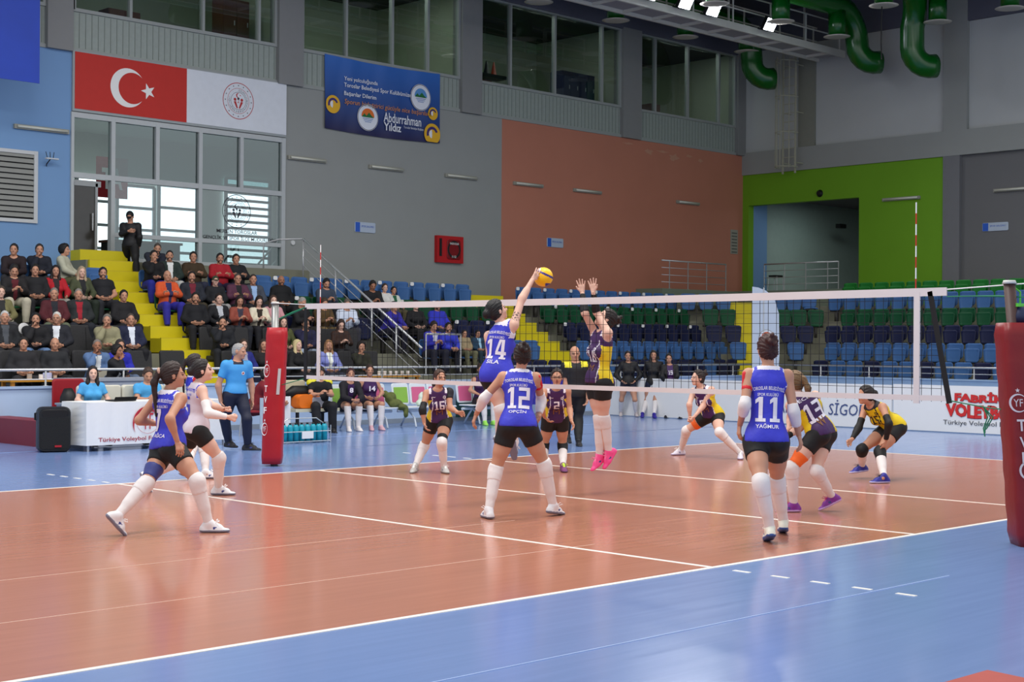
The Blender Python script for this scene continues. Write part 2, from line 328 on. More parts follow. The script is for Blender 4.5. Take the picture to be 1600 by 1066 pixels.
# lobby behind the glazing
w = MB().box(2.4, 17, 31, 31.2, 3.4, 8).box(17, 17.2, 24.6, 31, 3.4, 8).box(2.2, 2.4, 24.6, 31, 3.4, 8).box(2.4, 17, 24.6, 31, 3.3, 3.57)
struct(w.build('wall_lobby', mat((172, 180, 172), .8))); struct(MB().box(2.4, 17, 24.6, 31, 7.6, 7.7).build('ceiling_lobby', mat((150, 160, 156), .8)))
day = mat((225, 240, 245), .8, emit=1.9, var=.08, scale=1.2, name='daylight_window')
for n, (x0, x1, z0, z1) in enumerate(((8.1, 9.15, 3.7, 6.35), (9.35, 10.55, 3.7, 6.2), (10.7, 12.0, 3.7, 6.3), (13.0, 14.6, 3.9, 6.7))):
    o = struct(MB().box(x0, x1, 30.9, 30.98, z0, z1).build('window_%d' % (7+n), day))
    fm = MB()
    for i in range(5 if n < 3 else 14): fm.box(x0, x1, 30.84, 30.9, z0+(z1-z0)*i/(4 if n < 3 else 13)-.04, z0+(z1-z0)*i/(4 if n < 3 else 13)+.04)
    for x in (x0, x1): fm.box(x-.05, x+.05, 30.84, 30.9, z0, z1)
    fm.build('window_frame', mat((130, 140, 144), .5), o)
area('lobby_light', (8, 28, 7.4), 6, 3, 60, (.92, 1, .96))
ls = thing('lobby_banner', 'red hanging banner with white letters inside the lobby beside the door', 'banner', None, (7.35, 27.6, 5.95))
MB().box(-.45, .45, -.01, .01, -.5, .55).build('cloth', mat((165, 24, 38), .6), ls)
ptxt('TA', .6, .55, lambda u, v: Vector((u, -.02, v)), c_off, ls, .04)
st = thing('lobby_staircase_rail', 'pale steel stair handrail seen through the low lobby glass', 'railing')
for k in range(2): MB().tube([(11.2+.5*k, 27, 3.6), (12.6+.5*k, 27, 5.0)], .03).build('handrail', c_steel, st)
simple('reception_desk', MB().box(6.5, 8.4, 26, 26.6, 3.58, 4.2).box(6.45, 8.45, 25.95, 26.65, 4.2, 4.26, 1), [c_dark, wood], 'dark reception desk behind the glass beside the standing man', 'desk')
for (x, z) in ((5.3, 6.75),):
    simple('ceiling_lamp_tube', MB().box(4.9, 5.6, 27, 27.1, 7.45, 7.55), mat((240, 250, 250), .5, emit=2.), 'lit tube lamp on the lobby ceiling above the door', 'lamp')
# ------------------------------------------------------------------ flag and emblem panel
t = thing('flag_banner', 'wide wall banner with red flag half and white emblem half above the entrance', 'banner')
MB().box(4.45, 10.43, Y1-.06, Y1, 7.02, 8.42).build('frame', mat((150, 158, 160), .4), t)
fl = MB().box(4.5, 7.46, Y1-.07, Y1-.06, 7.08, 8.39).build('red_field', mat((188, 42, 34), .6), t)
MB().box(7.46, 10.42, Y1-.07, Y1-.06, 7.08, 8.39).build('white_field', mat((214, 220, 228), .6), t)
mb = MB(); put(mb, off(crescent(.46, .37, .12), 5.86, 7.72), lambda u, v: LW(u, v, .072)); put(mb, off(star2(.2, 5, 180), 6.4, 7.7), lambda u, v: LW(u, v, .072))
mb.build('crescent_and_star', c_off, fl)
emblem(lambda u, v: LW(8.95+u, 7.78+v, .072), .46, mat((175, 36, 40), .5), mat((60, 60, 70), .5), t)
# ------------------------------------------------------------------ blue club banner
t = thing('club_banner', 'blue club banner with white writing and printed balls on the grey wall', 'banner')
gm = bpy.data.materials.new('banner_blue'); gm.use_nodes = True; nt = gm.node_tree; b = nt.nodes['Principled BSDF']; b.inputs['Roughness'].default_value = .5
tc = nt.nodes.new('ShaderNodeTexCoord'); sp = nt.nodes.new('ShaderNodeSeparateXYZ'); mr = nt.nodes.new('ShaderNodeMapRange')
mr.inputs['From Min'].default_value = 7.4; mr.inputs['From Max'].default_value = 9.35; cr = nt.nodes.new('ShaderNodeValToRGB')
cr.color_ramp.elements[0].color = (.012, .012, .075, 1); cr.color_ramp.elements[1].color = (.025, .14, .52, 1)
nt.links.new(tc.outputs['Object'], sp.inputs[0]); nt.links.new(sp.outputs['Z'], mr.inputs['Value']); nt.links.new(mr.outputs['Result'], cr.inputs[0]); nt.links.new(cr.outputs[0], b.inputs['Base Color'])
mb = MB(); nx, nz = 30, 12; x0, x1, z0, z1 = 11.66, 15.72, 7.4, 9.36
wv = lambda u, v: .05+.012*math.sin(u*5+v*2)+.01*math.sin(u*11-v*5)*(1-(u-x0)/4)
vs = [LW(x0+(x1-x0)*i/nx, z0+(z1-z0)*j/nz-.05*math.sin(math.pi*i/nx), wv(x0+(x1-x0)*i/nx, j/nz)+s) for s in (.01, 0) for j in range(nz+1) for i in range(nx+1)]
N = (nx+1)*(nz+1)
fs = []
for j in range(nz):
    for i in range(nx):
        q = (j*(nx+1)+i, j*(nx+1)+i+1, (j+1)*(nx+1)+i+1, (j+1)*(nx+1)+i); fs += [q, tuple(N+k for k in q[::-1])]
mb.add(vs, fs); bo = mb.build('cloth', gm, t, True)
BF = lambda u, v: LW(13.69+u, 8.36+v, .1)
m_w = mat((225, 230, 240), .5); m_or = mat((214, 140, 60), .5)
for s, wd, h, u, v in (('Yeni yolculuğunda', 1.15, .15, -.85, .42), ('Toroslar Belediyesi Spor Kulübümüze', 2.35, .15, -.25, .24), ('Başarılar Dilerim', 1.1, .14, -.87, .02)):
    ptxt(s, wd, h, lambda a, b2, u=u, v=v: BF(u+a, v+b2+.0), m_w, bo, .012)
ptxt('Sporun birleştirici gücüyle nice başarılara!', 3.1, .17, lambda a, b2: BF(.15+a+.12*b2, -.2+b2), m_or, bo)
ptxt('Abdurrahman', 1.35, .26, lambda a, b2: BF(.62+a, -.45+b2), m_w, bo, .012); ptxt('Yıldız', .62, .22, lambda a, b2: BF(.26+a, -.7+b2), m_w, bo, .02)
ptxt('Toroslar Belediye Başkanı', .72, .08, lambda a, b2: BF(1.02+a, -.66+b2), m_w, bo)
def seal(fn, r, top, parent):
    mb = MB(); put(mb, disc2(0, r, 40), lambda u, v: fn(u, v, 0), 0); put(mb, disc2(r*.93, r*.97, 40), lambda u, v: fn(u, v, .004), 4)
    put(mb, disc2(0, r*.62, 30, 0, 180), lambda u, v: fn(u, v+.02, .004), 1)
    put(mb, ([(-.6*r, 0), (-.35*r, .28*r), (-.15*r, .12*r), (.1*r, .38*r), (.35*r, .15*r), (.6*r, 0)], [(0, 5, 4, 3, 2, 1)]), lambda u, v: fn(u, v, .008), 2)
    for k in range(3): put(mb, ([(-.5*r+.1*k*r, -.12*r*(k+1)), (.5*r-.1*k*r, -.12*r*(k+1)), (.5*r-.1*k*r, -.12*r*(k+1)+.04*r), (-.5*r+.1*k*r, -.12*r*(k+1)+.04*r)], [(0, 1, 2, 3)]), lambda u, v: fn(u, v, .008), 3)
    return mb.build('seal', [m_w, mat(top, .5), mat((30, 110, 60), .5), mat((60, 110, 180), .5), m_ink], parent)
seal(lambda u, v, d: LW(14.96+u, 8.6+v, .1+d), .37, (90, 150, 210), bo); seal(lambda u, v, d: LW(13.08+u, 7.83+v, .1+d), .36, (220, 110, 40), bo)
for (u, v, r) in ((11.9, 8.05, .24), (15.42, 8.2, .18), (15.4, 7.62, .3)):
    mb = MB(); put(mb, off(disc2(0, r, 28), u, v), lambda a, c: LW(min(max(a, x0+.01), x1-.01), max(c, z0), .1), 0)
    put(mb, off(disc2(r*.45, r*.7, 20, 20, 200), u, v), lambda a, c: LW(min(max(a, x0+.01), x1-.01), c, .104), 1); put(mb, off(disc2(r*.05, r*.4, 20, 100, 260), u, v), lambda a, c: LW(min(max(a, x0+.01), x1-.01), c, .104), 2)
    mb.build('printed_ball', [mat((225, 175, 40), .5), mat((60, 40, 110), .5), m_w], bo)
# far-left blue hanging banner
simple('hanging_banner', MB().box(1.2, 2.86, Y1-1.6, Y1-1.58, 7.25, 12), mat((18, 60, 170), .5, var=.15, scale=2), 'plain blue hanging banner cut by the top left edge', 'banner')
# ------------------------------------------------------------------ fittings on the walls
def walltube(fn, u0, u1, v, label):
    t = thing('wall_lamp', label, 'lamp', 'tube lamps on the walls', fn((u0+u1)/2, v))
    o = fn((u0+u1)/2, v); g = lambda u, v2, d: fn((u0+u1)/2+u, v+v2, d)-o; h = (u1-u0)/2
    MB().add([g(u, v2, d) for d in (0, .07) for v2 in (-.05, .05) for u in (-h, h)], [(0, 2, 3, 1), (4, 5, 7, 6), (0, 1, 5, 4), (2, 6, 7, 3), (0, 4, 6, 2), (1, 3, 7, 5)]).build('housing', mat((150, 150, 140), .5), t)
    MB().tube([g(-h+.06, 0, .1), g(h-.06, 0, .1)], .03, 8).build('tube', mat((206, 208, 196), .4), t, True)
for (a, b, nm) in ((3.05, 4.37, 'unlit tube lamp on the blue wall above the louvred window'), (10.5, 11.73, 'first unlit tube lamp on the grey wall right of the entrance'), (13.18, 14.4, 'unlit tube lamp on the grey wall just under the blue banner'), (15.95, 17.19, 'last unlit tube lamp on the grey wall before the terracotta paint'),
                   (18.68, 19.93, 'first unlit tube lamp on the terracotta wall'), (21.29, 22.56, 'middle unlit tube lamp on the terracotta wall'), (26.31, 27.5, 'farthest unlit tube lamp on the terracotta wall')):
    walltube(LW, a, b, 6.52, nm)
walltube(RW, -18.7, -17.35, 6.48, 'unlit tube lamp on the lime green wall'); walltube(lambda u, v, d=0: RW(u, v, d-.1), -14.9, -13.6, 6.52, 'unlit tube lamp on the dark grey wall at the right edge')
def sign(fn, u, v, w_, h_, label):
    o = fn(u, v); t = thing('wall_sign', label, 'sign', 'small blue and white wall signs', o); g = lambda a, b, d=0: fn(u+a, v+b, d)-o
    mb = MB(); mb.rbox(lambda a, b, d: g(a, b, d), w_, h_, .03, .04); mb.build('panel', mat((176, 190, 208), .4), t)
    mb = MB(); put(mb, ([(-w_*.48, -h_*.46), (-w_*.26, -h_*.46), (-w_*.26, h_*.46), (-w_*.48, h_*.46)], [(0, 1, 2, 3)]), lambda a, b: g(a, b, .034))
    put(mb, off(fitw('SPOR SALONU', w_*.6, h_*.2), w_*.1, h_*.1), lambda a, b: g(a, b, .034)); mb.build('lettering', mat((40, 90, 190), .5), t)
sign(LW, 13.08, 4.86, .72, .28, 'blue and white sign on the grey wall above the stair rail'); sign(LW, 20.5, 4.84, .72, .28, 'blue and white sign on the terracotta wall above the ball')
sign(lambda u, v, d=0: RW(u, v, d-.1), -14.85, 5.42, .85, .26, 'blue and white sign on the dark grey right wall')
t = thing('notice_board', 'pale notice sheet with dark rows of print beside the wall corner', 'notice', None, LW(29.5, 5.35))
MB().box(-.2, .2, -.02, 0, -.42, .42).build('sheet', mat((150, 148, 136), .7), t)
mb = MB()
for i in range(7): mb.box(-.15, .15, -.026, -.02, .3-.11*i-.02, .3-.11*i+.025)
mb.build('print', mat((90, 90, 84), .7), t)
# hose cabinet
t = thing('fire_hose_cabinet', 'red fire hose cabinet on the grey wall with black reel window', 'cabinet', None, LW(16.1, 4.41))
MB().box(-.5, .5, -.12, 0, -.38, .38).build('body', mat((176, 20, 26), .4), t)
dr = MB(); dr.rbox(lambda a, b, d: Vector((.12+a, -.12-d, b)), .52, .56, .02, .08); d_ = dr.build('door', mat((120, 14, 22), .3), t)
mb = MB(); put(mb, disc2(.19, .25, 30), lambda a, b: Vector((.12+a, -.145, b))); mb.build('reel_window', c_black, d_)
mb = MB(); mb.box(-.42, -.34, -.14, -.12, -.2, .3); mb.build('extinguisher_window', c_black, t)
ptxt('YANGIN DOLABI', .34, .06, lambda a, b: Vector((.12+a, -.147, .17+b)), c_off, t, .01); ptxt('112', .16, .06, lambda a, b: Vector((.12+a, -.147, -.2+b)), c_off, t, .01)
# louvred window
t = struct(MB().box(1.6, 3.62, Y1-.05, Y1, 4.38, 4.46).box(1.6, 3.62, Y1-.05, Y1, 5.92, 6.0).box(3.53, 3.62, Y1-.054, Y1, 4.379, 6.001).build('window_11', mat((190, 194, 196), .4)))
mb = MB().box(1.6, 3.53, Y1-.005, Y1, 4.4, 5.95, 1)
for i in range(12):
    z = 4.5+i*.122; mb.add([(1.6, Y1-.01, z+.1), (3.53, Y1-.01, z+.1), (3.53, Y1-.06, z), (1.6, Y1-.06, z), (1.6, Y1-.0, z+.1), (3.53, Y1-.0, z+.1), (3.53, Y1-.05, z), (1.6, Y1-.05, z)], [(0, 1, 2, 3), (7, 6, 5, 4), (3, 2, 6, 7)])
mb.build('louvre', [mat((140, 142, 138), .6), c_dark], t)
t = thing('wall_camera', 'small bracketed wireless aerial on the blue wall beside the louvred window', 'aerial', None, LW(3.85, 5.85))
MB().bar((-.12, -.2, 0), (.18, -.2, 0), .08, .03).build('body', mat((190, 195, 200), .4), t); mb = MB().tube([(0, 0, -.15), (-.05, -.1, -.12), (0, -.2, 0)], .012)
for i in range(3): mb.tube([(-.08+.07*i, -.2, 0), (-.12+.1*i, -.2, .15)], .008, 5)
mb.build('bracket', c_black, t)
simple('wall_alarm_button', MB().tube([LW(10.68, 4.32, 0), LW(10.68, 4.32, .05)], .06, 14), mat((210, 214, 214), .4), 'small round white button on the grey wall beside the entrance glazing', 'button')
simple('wall_speaker_dome', MB().tube([RW(-21.12, 6.86, 0), RW(-21.12, 6.86, .1)], [.13, .07], 14), c_black, 'small black dome on the lime wall above the opening', 'dome')
simple('wall_camera_dome', MB().tube([(X1+.6, 20.6, 6.98), (X1+.6, 20.6, 6.8)], [.16, .06], 14), c_black, 'black camera dome on the recess ceiling', 'camera')
simple('wall_camera_small', MB().box(X1+4.6, X1+5, 23.3, 23.5, 6.1, 6.25), c_black, 'small black camera on the pale recess wall', 'camera')

pp = mat((188, 140, 116), .8, var=.1)
for (x, z, w_, h_) in ((23.9, 8.22, .5, .05), (24.9, 8.05, .35, .16), (25.6, 8.12, .55, .06), (26.2, 7.98, .45, .2), (27.0, 8.1, .3, .08), (27.6, 8.0, .25, .1)):
    o_ = [(x+w_*.5*math.cos(a)*(1+.35*math.sin(a*5+x)), z+h_*.5*math.sin(a)*(1+.4*math.sin(a*4+x*3))) for a in [i*math.pi/9 for i in range(18)]]
    struct(MB().poly([LW(u, v, .001) for u, v in o_], (0, -1, 0), .002).build('trim_bare_plaster', pp))
# ------------------------------------------------------------------ terraces
YR = [18.35+.87*k for k in range(6)]; XR = [22.75+.87*k for k in range(7)]; ZT = [.48+.5*k for k in range(7)]
CH = [1.3+.5*k for k in range(7)]
def stairs_gap(): pass
def ring(k, yr=None, xr=None):
    yr = yr if yr is not None else YR[k]; xr = xr if xr is not None else XR[k]
    return [(-6, yr), (xr-CH[k], yr), (xr, yr-CH[k]), (xr, -2)]
for k in range(6):
    a = ring(k); b = ring(k+1) if k < 5 else [(-6, Y1), (X1, Y1), (X1, Y1-.01), (X1, -2)]
    if k == 5: a = [(-6, YR[5]), (XR[5]-CH[5], YR[5]), (XR[5], YR[5]-CH[5]), (XR[5], -2)]
    z0, z1 = (ZT[k-1] if k else 0)-.02, ZT[k]
    mb = MB(); vs = [(x, y, z) for z in (z0, z1) for x, y in a]+[(x, y, z) for z in (z0, z1) for x, y in b]
    n = 4; fs = []
    for i in range(3): fs += [(i, i+1, n+i+1, n+i), (n+i, n+i+1, 3*n+i+1, 3*n+i)]
    mb.add(vs, fs); struct(mb.build('stand_terrace', c_conc))
w = MB().add([(-6, 17.7, .3), (XR[0], 17.7, .3), (XR[0], 18.35, .3), (-6, 18.35, .3), (22.1, 17.7, .3), (22.1, -2, .3), (22.75, -2, .3), (22.75, 18.35, .3)], [(0, 1, 2, 3), (4, 5, 6, 7)]); struct(w.build('floor_walkway', c_conc))
# landings
struct(MB().box(4.3, 10.5, 23.3, Y1, 2.98, 3.56).build('stand_landing', c_conc))
struct(MB().box(24.3, 28.3, 23.2, Y1, 2.98, 3.55).build('stand_landing', mat((120, 132, 116), .8)))
struct(MB().box(29.0, X1, 19.6, 24.0, 2.98, 3.6).build('stand_landing', mat((120, 132, 116), .8)))
# yellow stairs
def stair(fn, w_, n0, n1, label):
    # fn(u,v,z): u across, v outwards; first riser at v=0 z=.3
    mb = MB()
    for i in range(n0, n1):
        z = .3+.25*(i+1); v0 = .435*i
        c = [(-w_/2, v0), (w_/2, v0), (w_/2, v0+.44), (-w_/2, v0+.44)]
        zb = max(0, z-.3)
        mb.add([fn(u, v, q) for q in (zb, z) for u, v in c], [(0, 3, 2, 1), (4, 5, 6, 7), (0, 1, 5, 4), (1, 2, 6, 5), (2, 3, 7, 6), (3, 0, 4, 7)])
        mb.add([fn(u, v, q) for q in (z, z+.012) for u, v in [(-w_/2, v0), (w_/2, v0), (w_/2, v0+.05), (-w_/2, v0+.05)]], [(0, 3, 2, 1), (4, 5, 6, 7), (0, 1, 5, 4), (1, 2, 6, 5), (2, 3, 7, 6), (3, 0, 4, 7)], 1)
    o = mb.build('stairs', [c_yel, mat((188, 170, 40), .6)]); tag(o, label, 'stairs'); return o
stair(lambda u, v, z: (4.95+u, 18.0+v, z), 1.2, 0, 14, 'yellow concrete steps between the crowded seat blocks, leading up to the entrance door')
stair(lambda u, v, z: (15.75+u, 18.0+v, z), 1.35, 0, 11, 'yellow concrete steps in the middle of the stand under the terracotta wall')
dm = [((XR[k]-CH[k]/2), (YR[k]-CH[k]/2)) for k in range(6)]
s2 = .70710678
def dstair(u, v, z):
    t = v/.87; i = min(int(max(t, 0)), 4); fr_ = t-i
    x = dm[i][0]+(dm[i+1][0]-dm[i][0])*fr_; y = dm[i][1]+(dm[i+1][1]-dm[i][1])*fr_
    return (x+u*s2-.25, y-u*s2-.25, z)
stair(dstair, 1.15, 1, 11, 'yellow concrete steps up the corner of the stand behind the feather flag')
# ------------------------------------------------------------------ seats
SCOL = {'blue': ((62, 102, 156), 'blue'), 'green': ((14, 76, 46), 'dark green'), 'navy': ((26, 32, 66), 'navy'), 'lime': ((22, 112, 40), 'green')}
def lathe_shell(mb, w0, w1, h, th, y, bow, z0, m=0, lip=.03):
    nx, nz = 8, 8; vs = []; fs = []
    for s in (0, 1):
        for j in range(nz+1):
            v = j/nz; w_ = w0+(w1-w0)*v
            for i in range(nx+1):
                u = -1+2*i/nx
                e = max(0, abs(u)-.7)/.3; q = max(0, abs(2*v-1)-.75)/.25
                x = u*w_/2*(1-.06*q*q); z = z0+v*h-(.03*e*e if v > .5 else -.03*e*e)*(abs(2*v-1))
                yy = y-bow*(u*u)*1.0-lip*(e*e+q*q)*.5+s*th
                vs.append((x, yy, z))
    N = (nx+1)*(nz+1)
    for j in range(nz):
        for i in range(nx):
            a = j*(nx+1)+i; q = (a, a+1, a+nx+2, a+nx+1); fs += [q, tuple(N+k for k in q[::-1])]
    rim = [i for i in range(nx+1)]+[j*(nx+1)+nx for j in range(1, nz+1)]+[nz*(nx+1)+i for i in range(nx-1, -1, -1)]+[j*(nx+1) for j in range(nz-1, 0, -1)]
    for a, b in zip(rim, rim[1:]+rim[:1]): fs.append((b, a, N+a, N+b))
    mb.add(vs, fs, m)
SEATP = {}
def seat_proto(kind, color, tagged):
    key = (kind, color, tagged)
    if key not in SEATP:
        sm = mat(SCOL[color][0], .55, var=.05, spec=.3); t = {}
        mb = MB(); lathe_shell(mb, .40, .44, .40, .02, .10, .03, .42); t['backrest'] = mb
        mb = MB()
        if kind == 'folded': lathe_shell(mb, .34, .40, .36, .03, -.03, .02, .33)
        else:
            lathe_shell(mb, .34, .40, .36, .03, 0, .02, 0); mb.v = [(x, .02-(z*1.0), .40+y*.9) for x, y, z in mb.v]
        t['seat_pan'] = mb
        mb = MB().box(-.2, .2, .04, .12, .30, .36).box(-.03, .03, .0, .12, .0, .33); t['bracket'] = mb
        if tagged:
            mb = MB(); mb.rbox(lambda a, b, d: Vector((-.15+a, .055-d, .77+b)), .11, .09, .01, .03); t['number_tag'] = mb
        root = thing('stadium_seat', '-', 'seat'); 
        for n, q in t.items(): q.build(n, sm if n in ('backrest', 'seat_pan') else (c_off if n == 'number_tag' else mat((60, 58, 54), .6)), root, n != 'number_tag')
        SEATP[key] = [root, True]
    p = SEATP[key]
    if p[1]: p[1] = False; return p[0]
    return copy_tree(p[0])
ORD = ['first', 'second', 'third', 'fourth', 'fifth', 'sixth', 'seventh', 'eighth', 'ninth', 'tenth', '11th', '12th', '13th', '14th', '15th', '16th', '17th', '18th', '19th', '20th', '21st', '22nd', '23rd', '24th', '25th']
ROWN = ['front row', 'second row up', 'third row up', 'fourth row up', 'fifth row up', 'sixth and top row']
def seat(x, y, z, rz, color, label, group, kind='folded', tagged=False):
    s = seat_proto(kind, color, tagged); s.location = (x, y, z); s.scale = (1.12, 1, 1.04); s.rotation_euler = (0, 0, rz); s['label'] = label; s['group'] = group
    return s
RC = ['navy', 'blue', 'navy', 'green', 'blue', 'lime']
def rowx(px, k): return onax(px, 560, 1, YR[k]+.42)[0]
LBL_ST = 'stand under the terracotta wall'
seatrows = []
for k in range(5):
    y = YR[k]+.42
    # block right of the middle stair
    x0 = 16.75; x1 = rowx([1146, 1127, 1086, 1068, 1048][k], k); n = int((x1-x0)/.54); i = 0
    for j in range(n+1):
        x = x1-.54*j; col = RC[k] if not (k == 0 and j % 4 in (2,)) else 'blue'
        if k == 0 and x > 16 and onax(0, 0, 0, 0) is None: pass
        nm = ORD[j] if j < len(ORD) else f'{j+1}th'
        seat(x, y, ZT[k], 0, col, f'{SCOL[col][1]} folded seat, {ROWN[k]} of middle block, {nm} from the corner', f'folded seats in the {ROWN[k]} of the middle block', tagged=(j % 2 == 0 and k in (2, 3, 4)))
SPX = {4: (5.9, 14.85), 3: (5.9, 14.85), 2: (5.9, 14.85), 1: (11.9, 14.85), 0: (12.6, 14.85)}
OCC = []   # filled by the spectators: (row, x) taken in the left blocks
# right stand
for k in range(6):
    x = XR[k]+.42; px0 = [1281, 1300, 1300, 1325, 1305, 1327][k]; ys = onax(px0, 560, 0, x)[1]; j = 0
    while j < 22 and ys-.545*j > 5.6+.0*k:
        y = ys-.545*j; col = RC[k] if not (k == 0 and j % 3 != 0) else 'blue'
        seat(x, y, ZT[k]-(.13 if k == 5 else 0), -math.pi/2, col, f'{SCOL[col][1]} folded seat, {ROWN[k]} of right stand, {ORD[j]} from the corner', f'folded seats in the {ROWN[k]} of the right stand')
        j += 1
# corner seats
cg = {4: ([1075, 1103, 1130], [1217, 1240, 1264]), 3: ([1110, 1137], [1223, 1248, 1275]), 2: ([1116, 1146], [1232, 1259]), 1: ([1154], [1244])}
for k, (L, R) in cg.items():
    for side, pxs in (('left', L), ('right', R)):
        for i, px in enumerate(pxs):
            # depth on the chamfer line of row k
            d = FW+RT*((px-800)/FPX); cpt = (XR[k]-CH[k]/2+.3, YR[k]-CH[k]/2+.3); t = ((cpt[0]-CX)+(cpt[1]-CY))/(d[0]+d[1])
            x, y = CX+d[0]*t, CY+d[1]*t; col = RC[k]; kind = 'open' if (k == 4 and px == 1264) else 'folded'
            dist = (len(pxs)-1-i) if side == 'left' else i
            seat(x, y, ZT[k], -math.pi/4, col, f'{SCOL[col][1]} {kind} corner seat, {ROWN[k]}, {ORD[dist]} {side} of the yellow corner steps', 'corner seats beside the yellow corner steps', kind=kind)
# ------------------------------------------------------------------ barrier walls and rails
struct(MB().box(-6, 21.9, 17.5, 17.7, 0, .88, 0).box(-6, 21.9, 17.47, 17.73, .88, .92, 1).box(-6, 21.9, 17.48, 17.5, 0, .1, 2).build('wall_barrier_left', [c_bar, mat((164, 186, 216), .5), mat((140, 150, 160), .6)]))
struct(MB().box(21.9, 22.1, -2, 17.7, 0, .88, 0).box(21.87, 22.13, -2, 17.73, .88, .92, 1).build('wall_barrier_right', [mat((150, 178, 208), .55), mat((150, 176, 204), .5)]))
def rail(name, label, pts, posts, z0, ztop, mids, r=.025, rp=.018):
    t = thing(name, label, 'railing')
    MB().tube([(x, y, ztop) for x, y in pts], r, 8).build('top_rail', c_steel, t, True)
    for z in mids: MB().tube([(x, y, z) for x, y in pts], .012, 6).build('lower_rail', c_steel, t, True)
    for x, y in posts:
        MB().tube([(x, y, z0), (x, y, z0+.01), (x, y, z0+.011), (x, y, ztop)], [.05, .05, rp, rp], 8).build('post', c_steel, t, True)
    return t
rail('barrier_railing', 'long steel railing on top of the barrier in front of the spectators', [(-5, 17.6), (21.8, 17.6)], [(-1.1+1.55*i, 17.6) for i in range(15)], .92, 1.21, [1.04])
rail('barrier_railing', 'steel railing on the right barrier in front of the empty seats', [(22.0, 17.4), (22.0, 0)], [(22.0, 17.2-1.5*i) for i in range(11)], .92, 1.21, [1.05])
# upper platform rails
p0 = onax(1040, 450, 1, 23.3); p1 = onax(1134, 450, 1, 23.3)
rail('platform_railing', 'short steel railing on the concrete platform below the terracotta wall', [(p0[0]-.2, 23.3), (p1[0], 23.3)], [(p0[0]+(p1[0]-p0[0])*q, 23.3) for q in (.06, .36, .67, 1.0)], 3.55, 4.45, [4.22, 3.99, 3.76])
q0 = onax(1194, 450, 0, 29.2); q1 = onax(1310, 450, 0, 29.2)
rail('platform_railing', 'steel railing in front of the opening in the lime wall', [(29.2, q0[1]), (29.2, q1[1])], [(29.2, q0[1]+(q1[1]-q0[1])*q) for q in (0., .28, .57, .86, 1.0)], 3.6, 4.5, [4.27, 4.04, 3.81])
for i in range(1):
    o = onax(1212, 445, 0, 30.8); t = thing('bar_stool', 'chrome frame seat standing in the opening behind the railing', 'stool', None, (o[0], o[1], 3.6))
    MB().rbox(lambda a, b, d: Vector((a, b, .55+d)), .4, .4, .06, .08).build('seat', c_black, t)
    for sx in (-1, 1):
        for sy in (-1, 1): MB().tube([(sx*.17, sy*.17, .55), (sx*.2, sy*.2, 0)], .014).build('leg', c_steel, t)
# stair handrail on the left stand
A = onax(470, 388, 1, 23.0); B = onax(668, 540, 1, 18.3)
t = thing('stair_handrail', 'sloping steel handrail with wires coming down through the left seats', 'railing')
def lerp3(a, b, f): return Vector(a)*(1-f)+Vector(b)*f
hx = (A[0]+1.0)
P = [(A[0], 22.9, 4.32), (B[0], 18.5, 1.62)]
MB().tube(P, .028, 8).build('handrail', c_steel, t, True)
for dz in (.22, .44, .66): MB().tube([(x, y, z-dz) for x, y, z in P], .01, 6).build('wire', c_steel, t)
for f in (0, .29, .6, .8):
    q = lerp3(P[0], P[1], f); MB().tube([(q[0], q[1], q[2]-1.05), q], .02, 8).build('post', c_steel, t, True)
MB().tube([P[0], (P[0][0]-.45, 23.3, 4.3), (P[0][0]-.7, 23.6, 4.2), (P[0][0]-.7, 23.6, 3.5)], .02, 8).build('return_loop', c_steel, t, True)
G = [onax(668, 522, 1, 19.0), onax(722, 525, 1, 19.0)]
rail('gate_railing', 'short steel railing frame in the left stand beside the two seated men in blue', [(G[0][0], 19.05), (G[1][0], 19.05)], [(G[0][0], 19.05), (G[1][0], 19.05)], .98, G[0][2], [])
# ------------------------------------------------------------------ advertising boards, grey desk box, mats
YS_ = onax(1393, 640, 0, 15.0)[1]
t = thing('advertising_board', 'white advertising board with blue capital letters leaning before the right barrier', 'board', 'advertising boards along the right side')
MB().box(15.0, 15.05, YS_, 17.3, .02, .93).build('board', c_off, t)
ya_, yb_ = onax(1216, 640, 0, 15.0)[1], onax(1379, 640, 0, 15.0)[1]
mb = MB(); put(mb, fitw('ANKARA SİGORTA', ya_-yb_, .33, 0), lambda u, v: Vector((14.985, (ya_+yb_)/2-u-v*.12, .42+v))); mb.build('lettering', mat((70, 84, 130), .5), t)
t = thing('advertising_board', 'white advertising board with red bubble writing near the red post pad', 'board', 'advertising boards along the right side')
MB().box(15.0, 15.05, 4.5, YS_-.04, .02, .95).build('board', c_off, t)
m_fr = mat((206, 42, 40), .5); m_g = mat((70, 72, 78), .5)
def B2(u, v, d=.015): return Vector((15.0-d, -u, v))
def bubble(txt, w_, h_, u0, v0, slant):
    # each letter tilted and bobbed a little, thick shadow behind
    vf = fitw(txt, w_, h_, .055)
    for dd_, sc_, m in ((.012, 1.06, mat((120, 20, 24), .5)), (.02, 1., m_fr)):
        mb = MB(); put(mb, vf, lambda a, b: B2(u0+a*1.0, v0+b*sc_+slant*a+.012*math.sin(a*9), dd_)); mb.build('lettering', m, t)
yF = lambda px: -onax(px, 640, 0, 15.0)[1]
u0, u1 = yF(1492), yF(1586)
bubble('FABRİKA', u1-u0, .2, (u0+u1)/2, .73, -.02); u0, u1 = yF(1478), yF(1592); bubble('VOLEYBOL', u1-u0, .26, (u0+u1)/2, .44, -.03)
u0 = yF(1474); mb = MB(); put(mb, fitw('Türkiye Voleybol Federasyonu', 2.05, .12), lambda a, b: B2(u0+1.03+a, .2+b, .015)); mb.build('lettering', m_g, t)
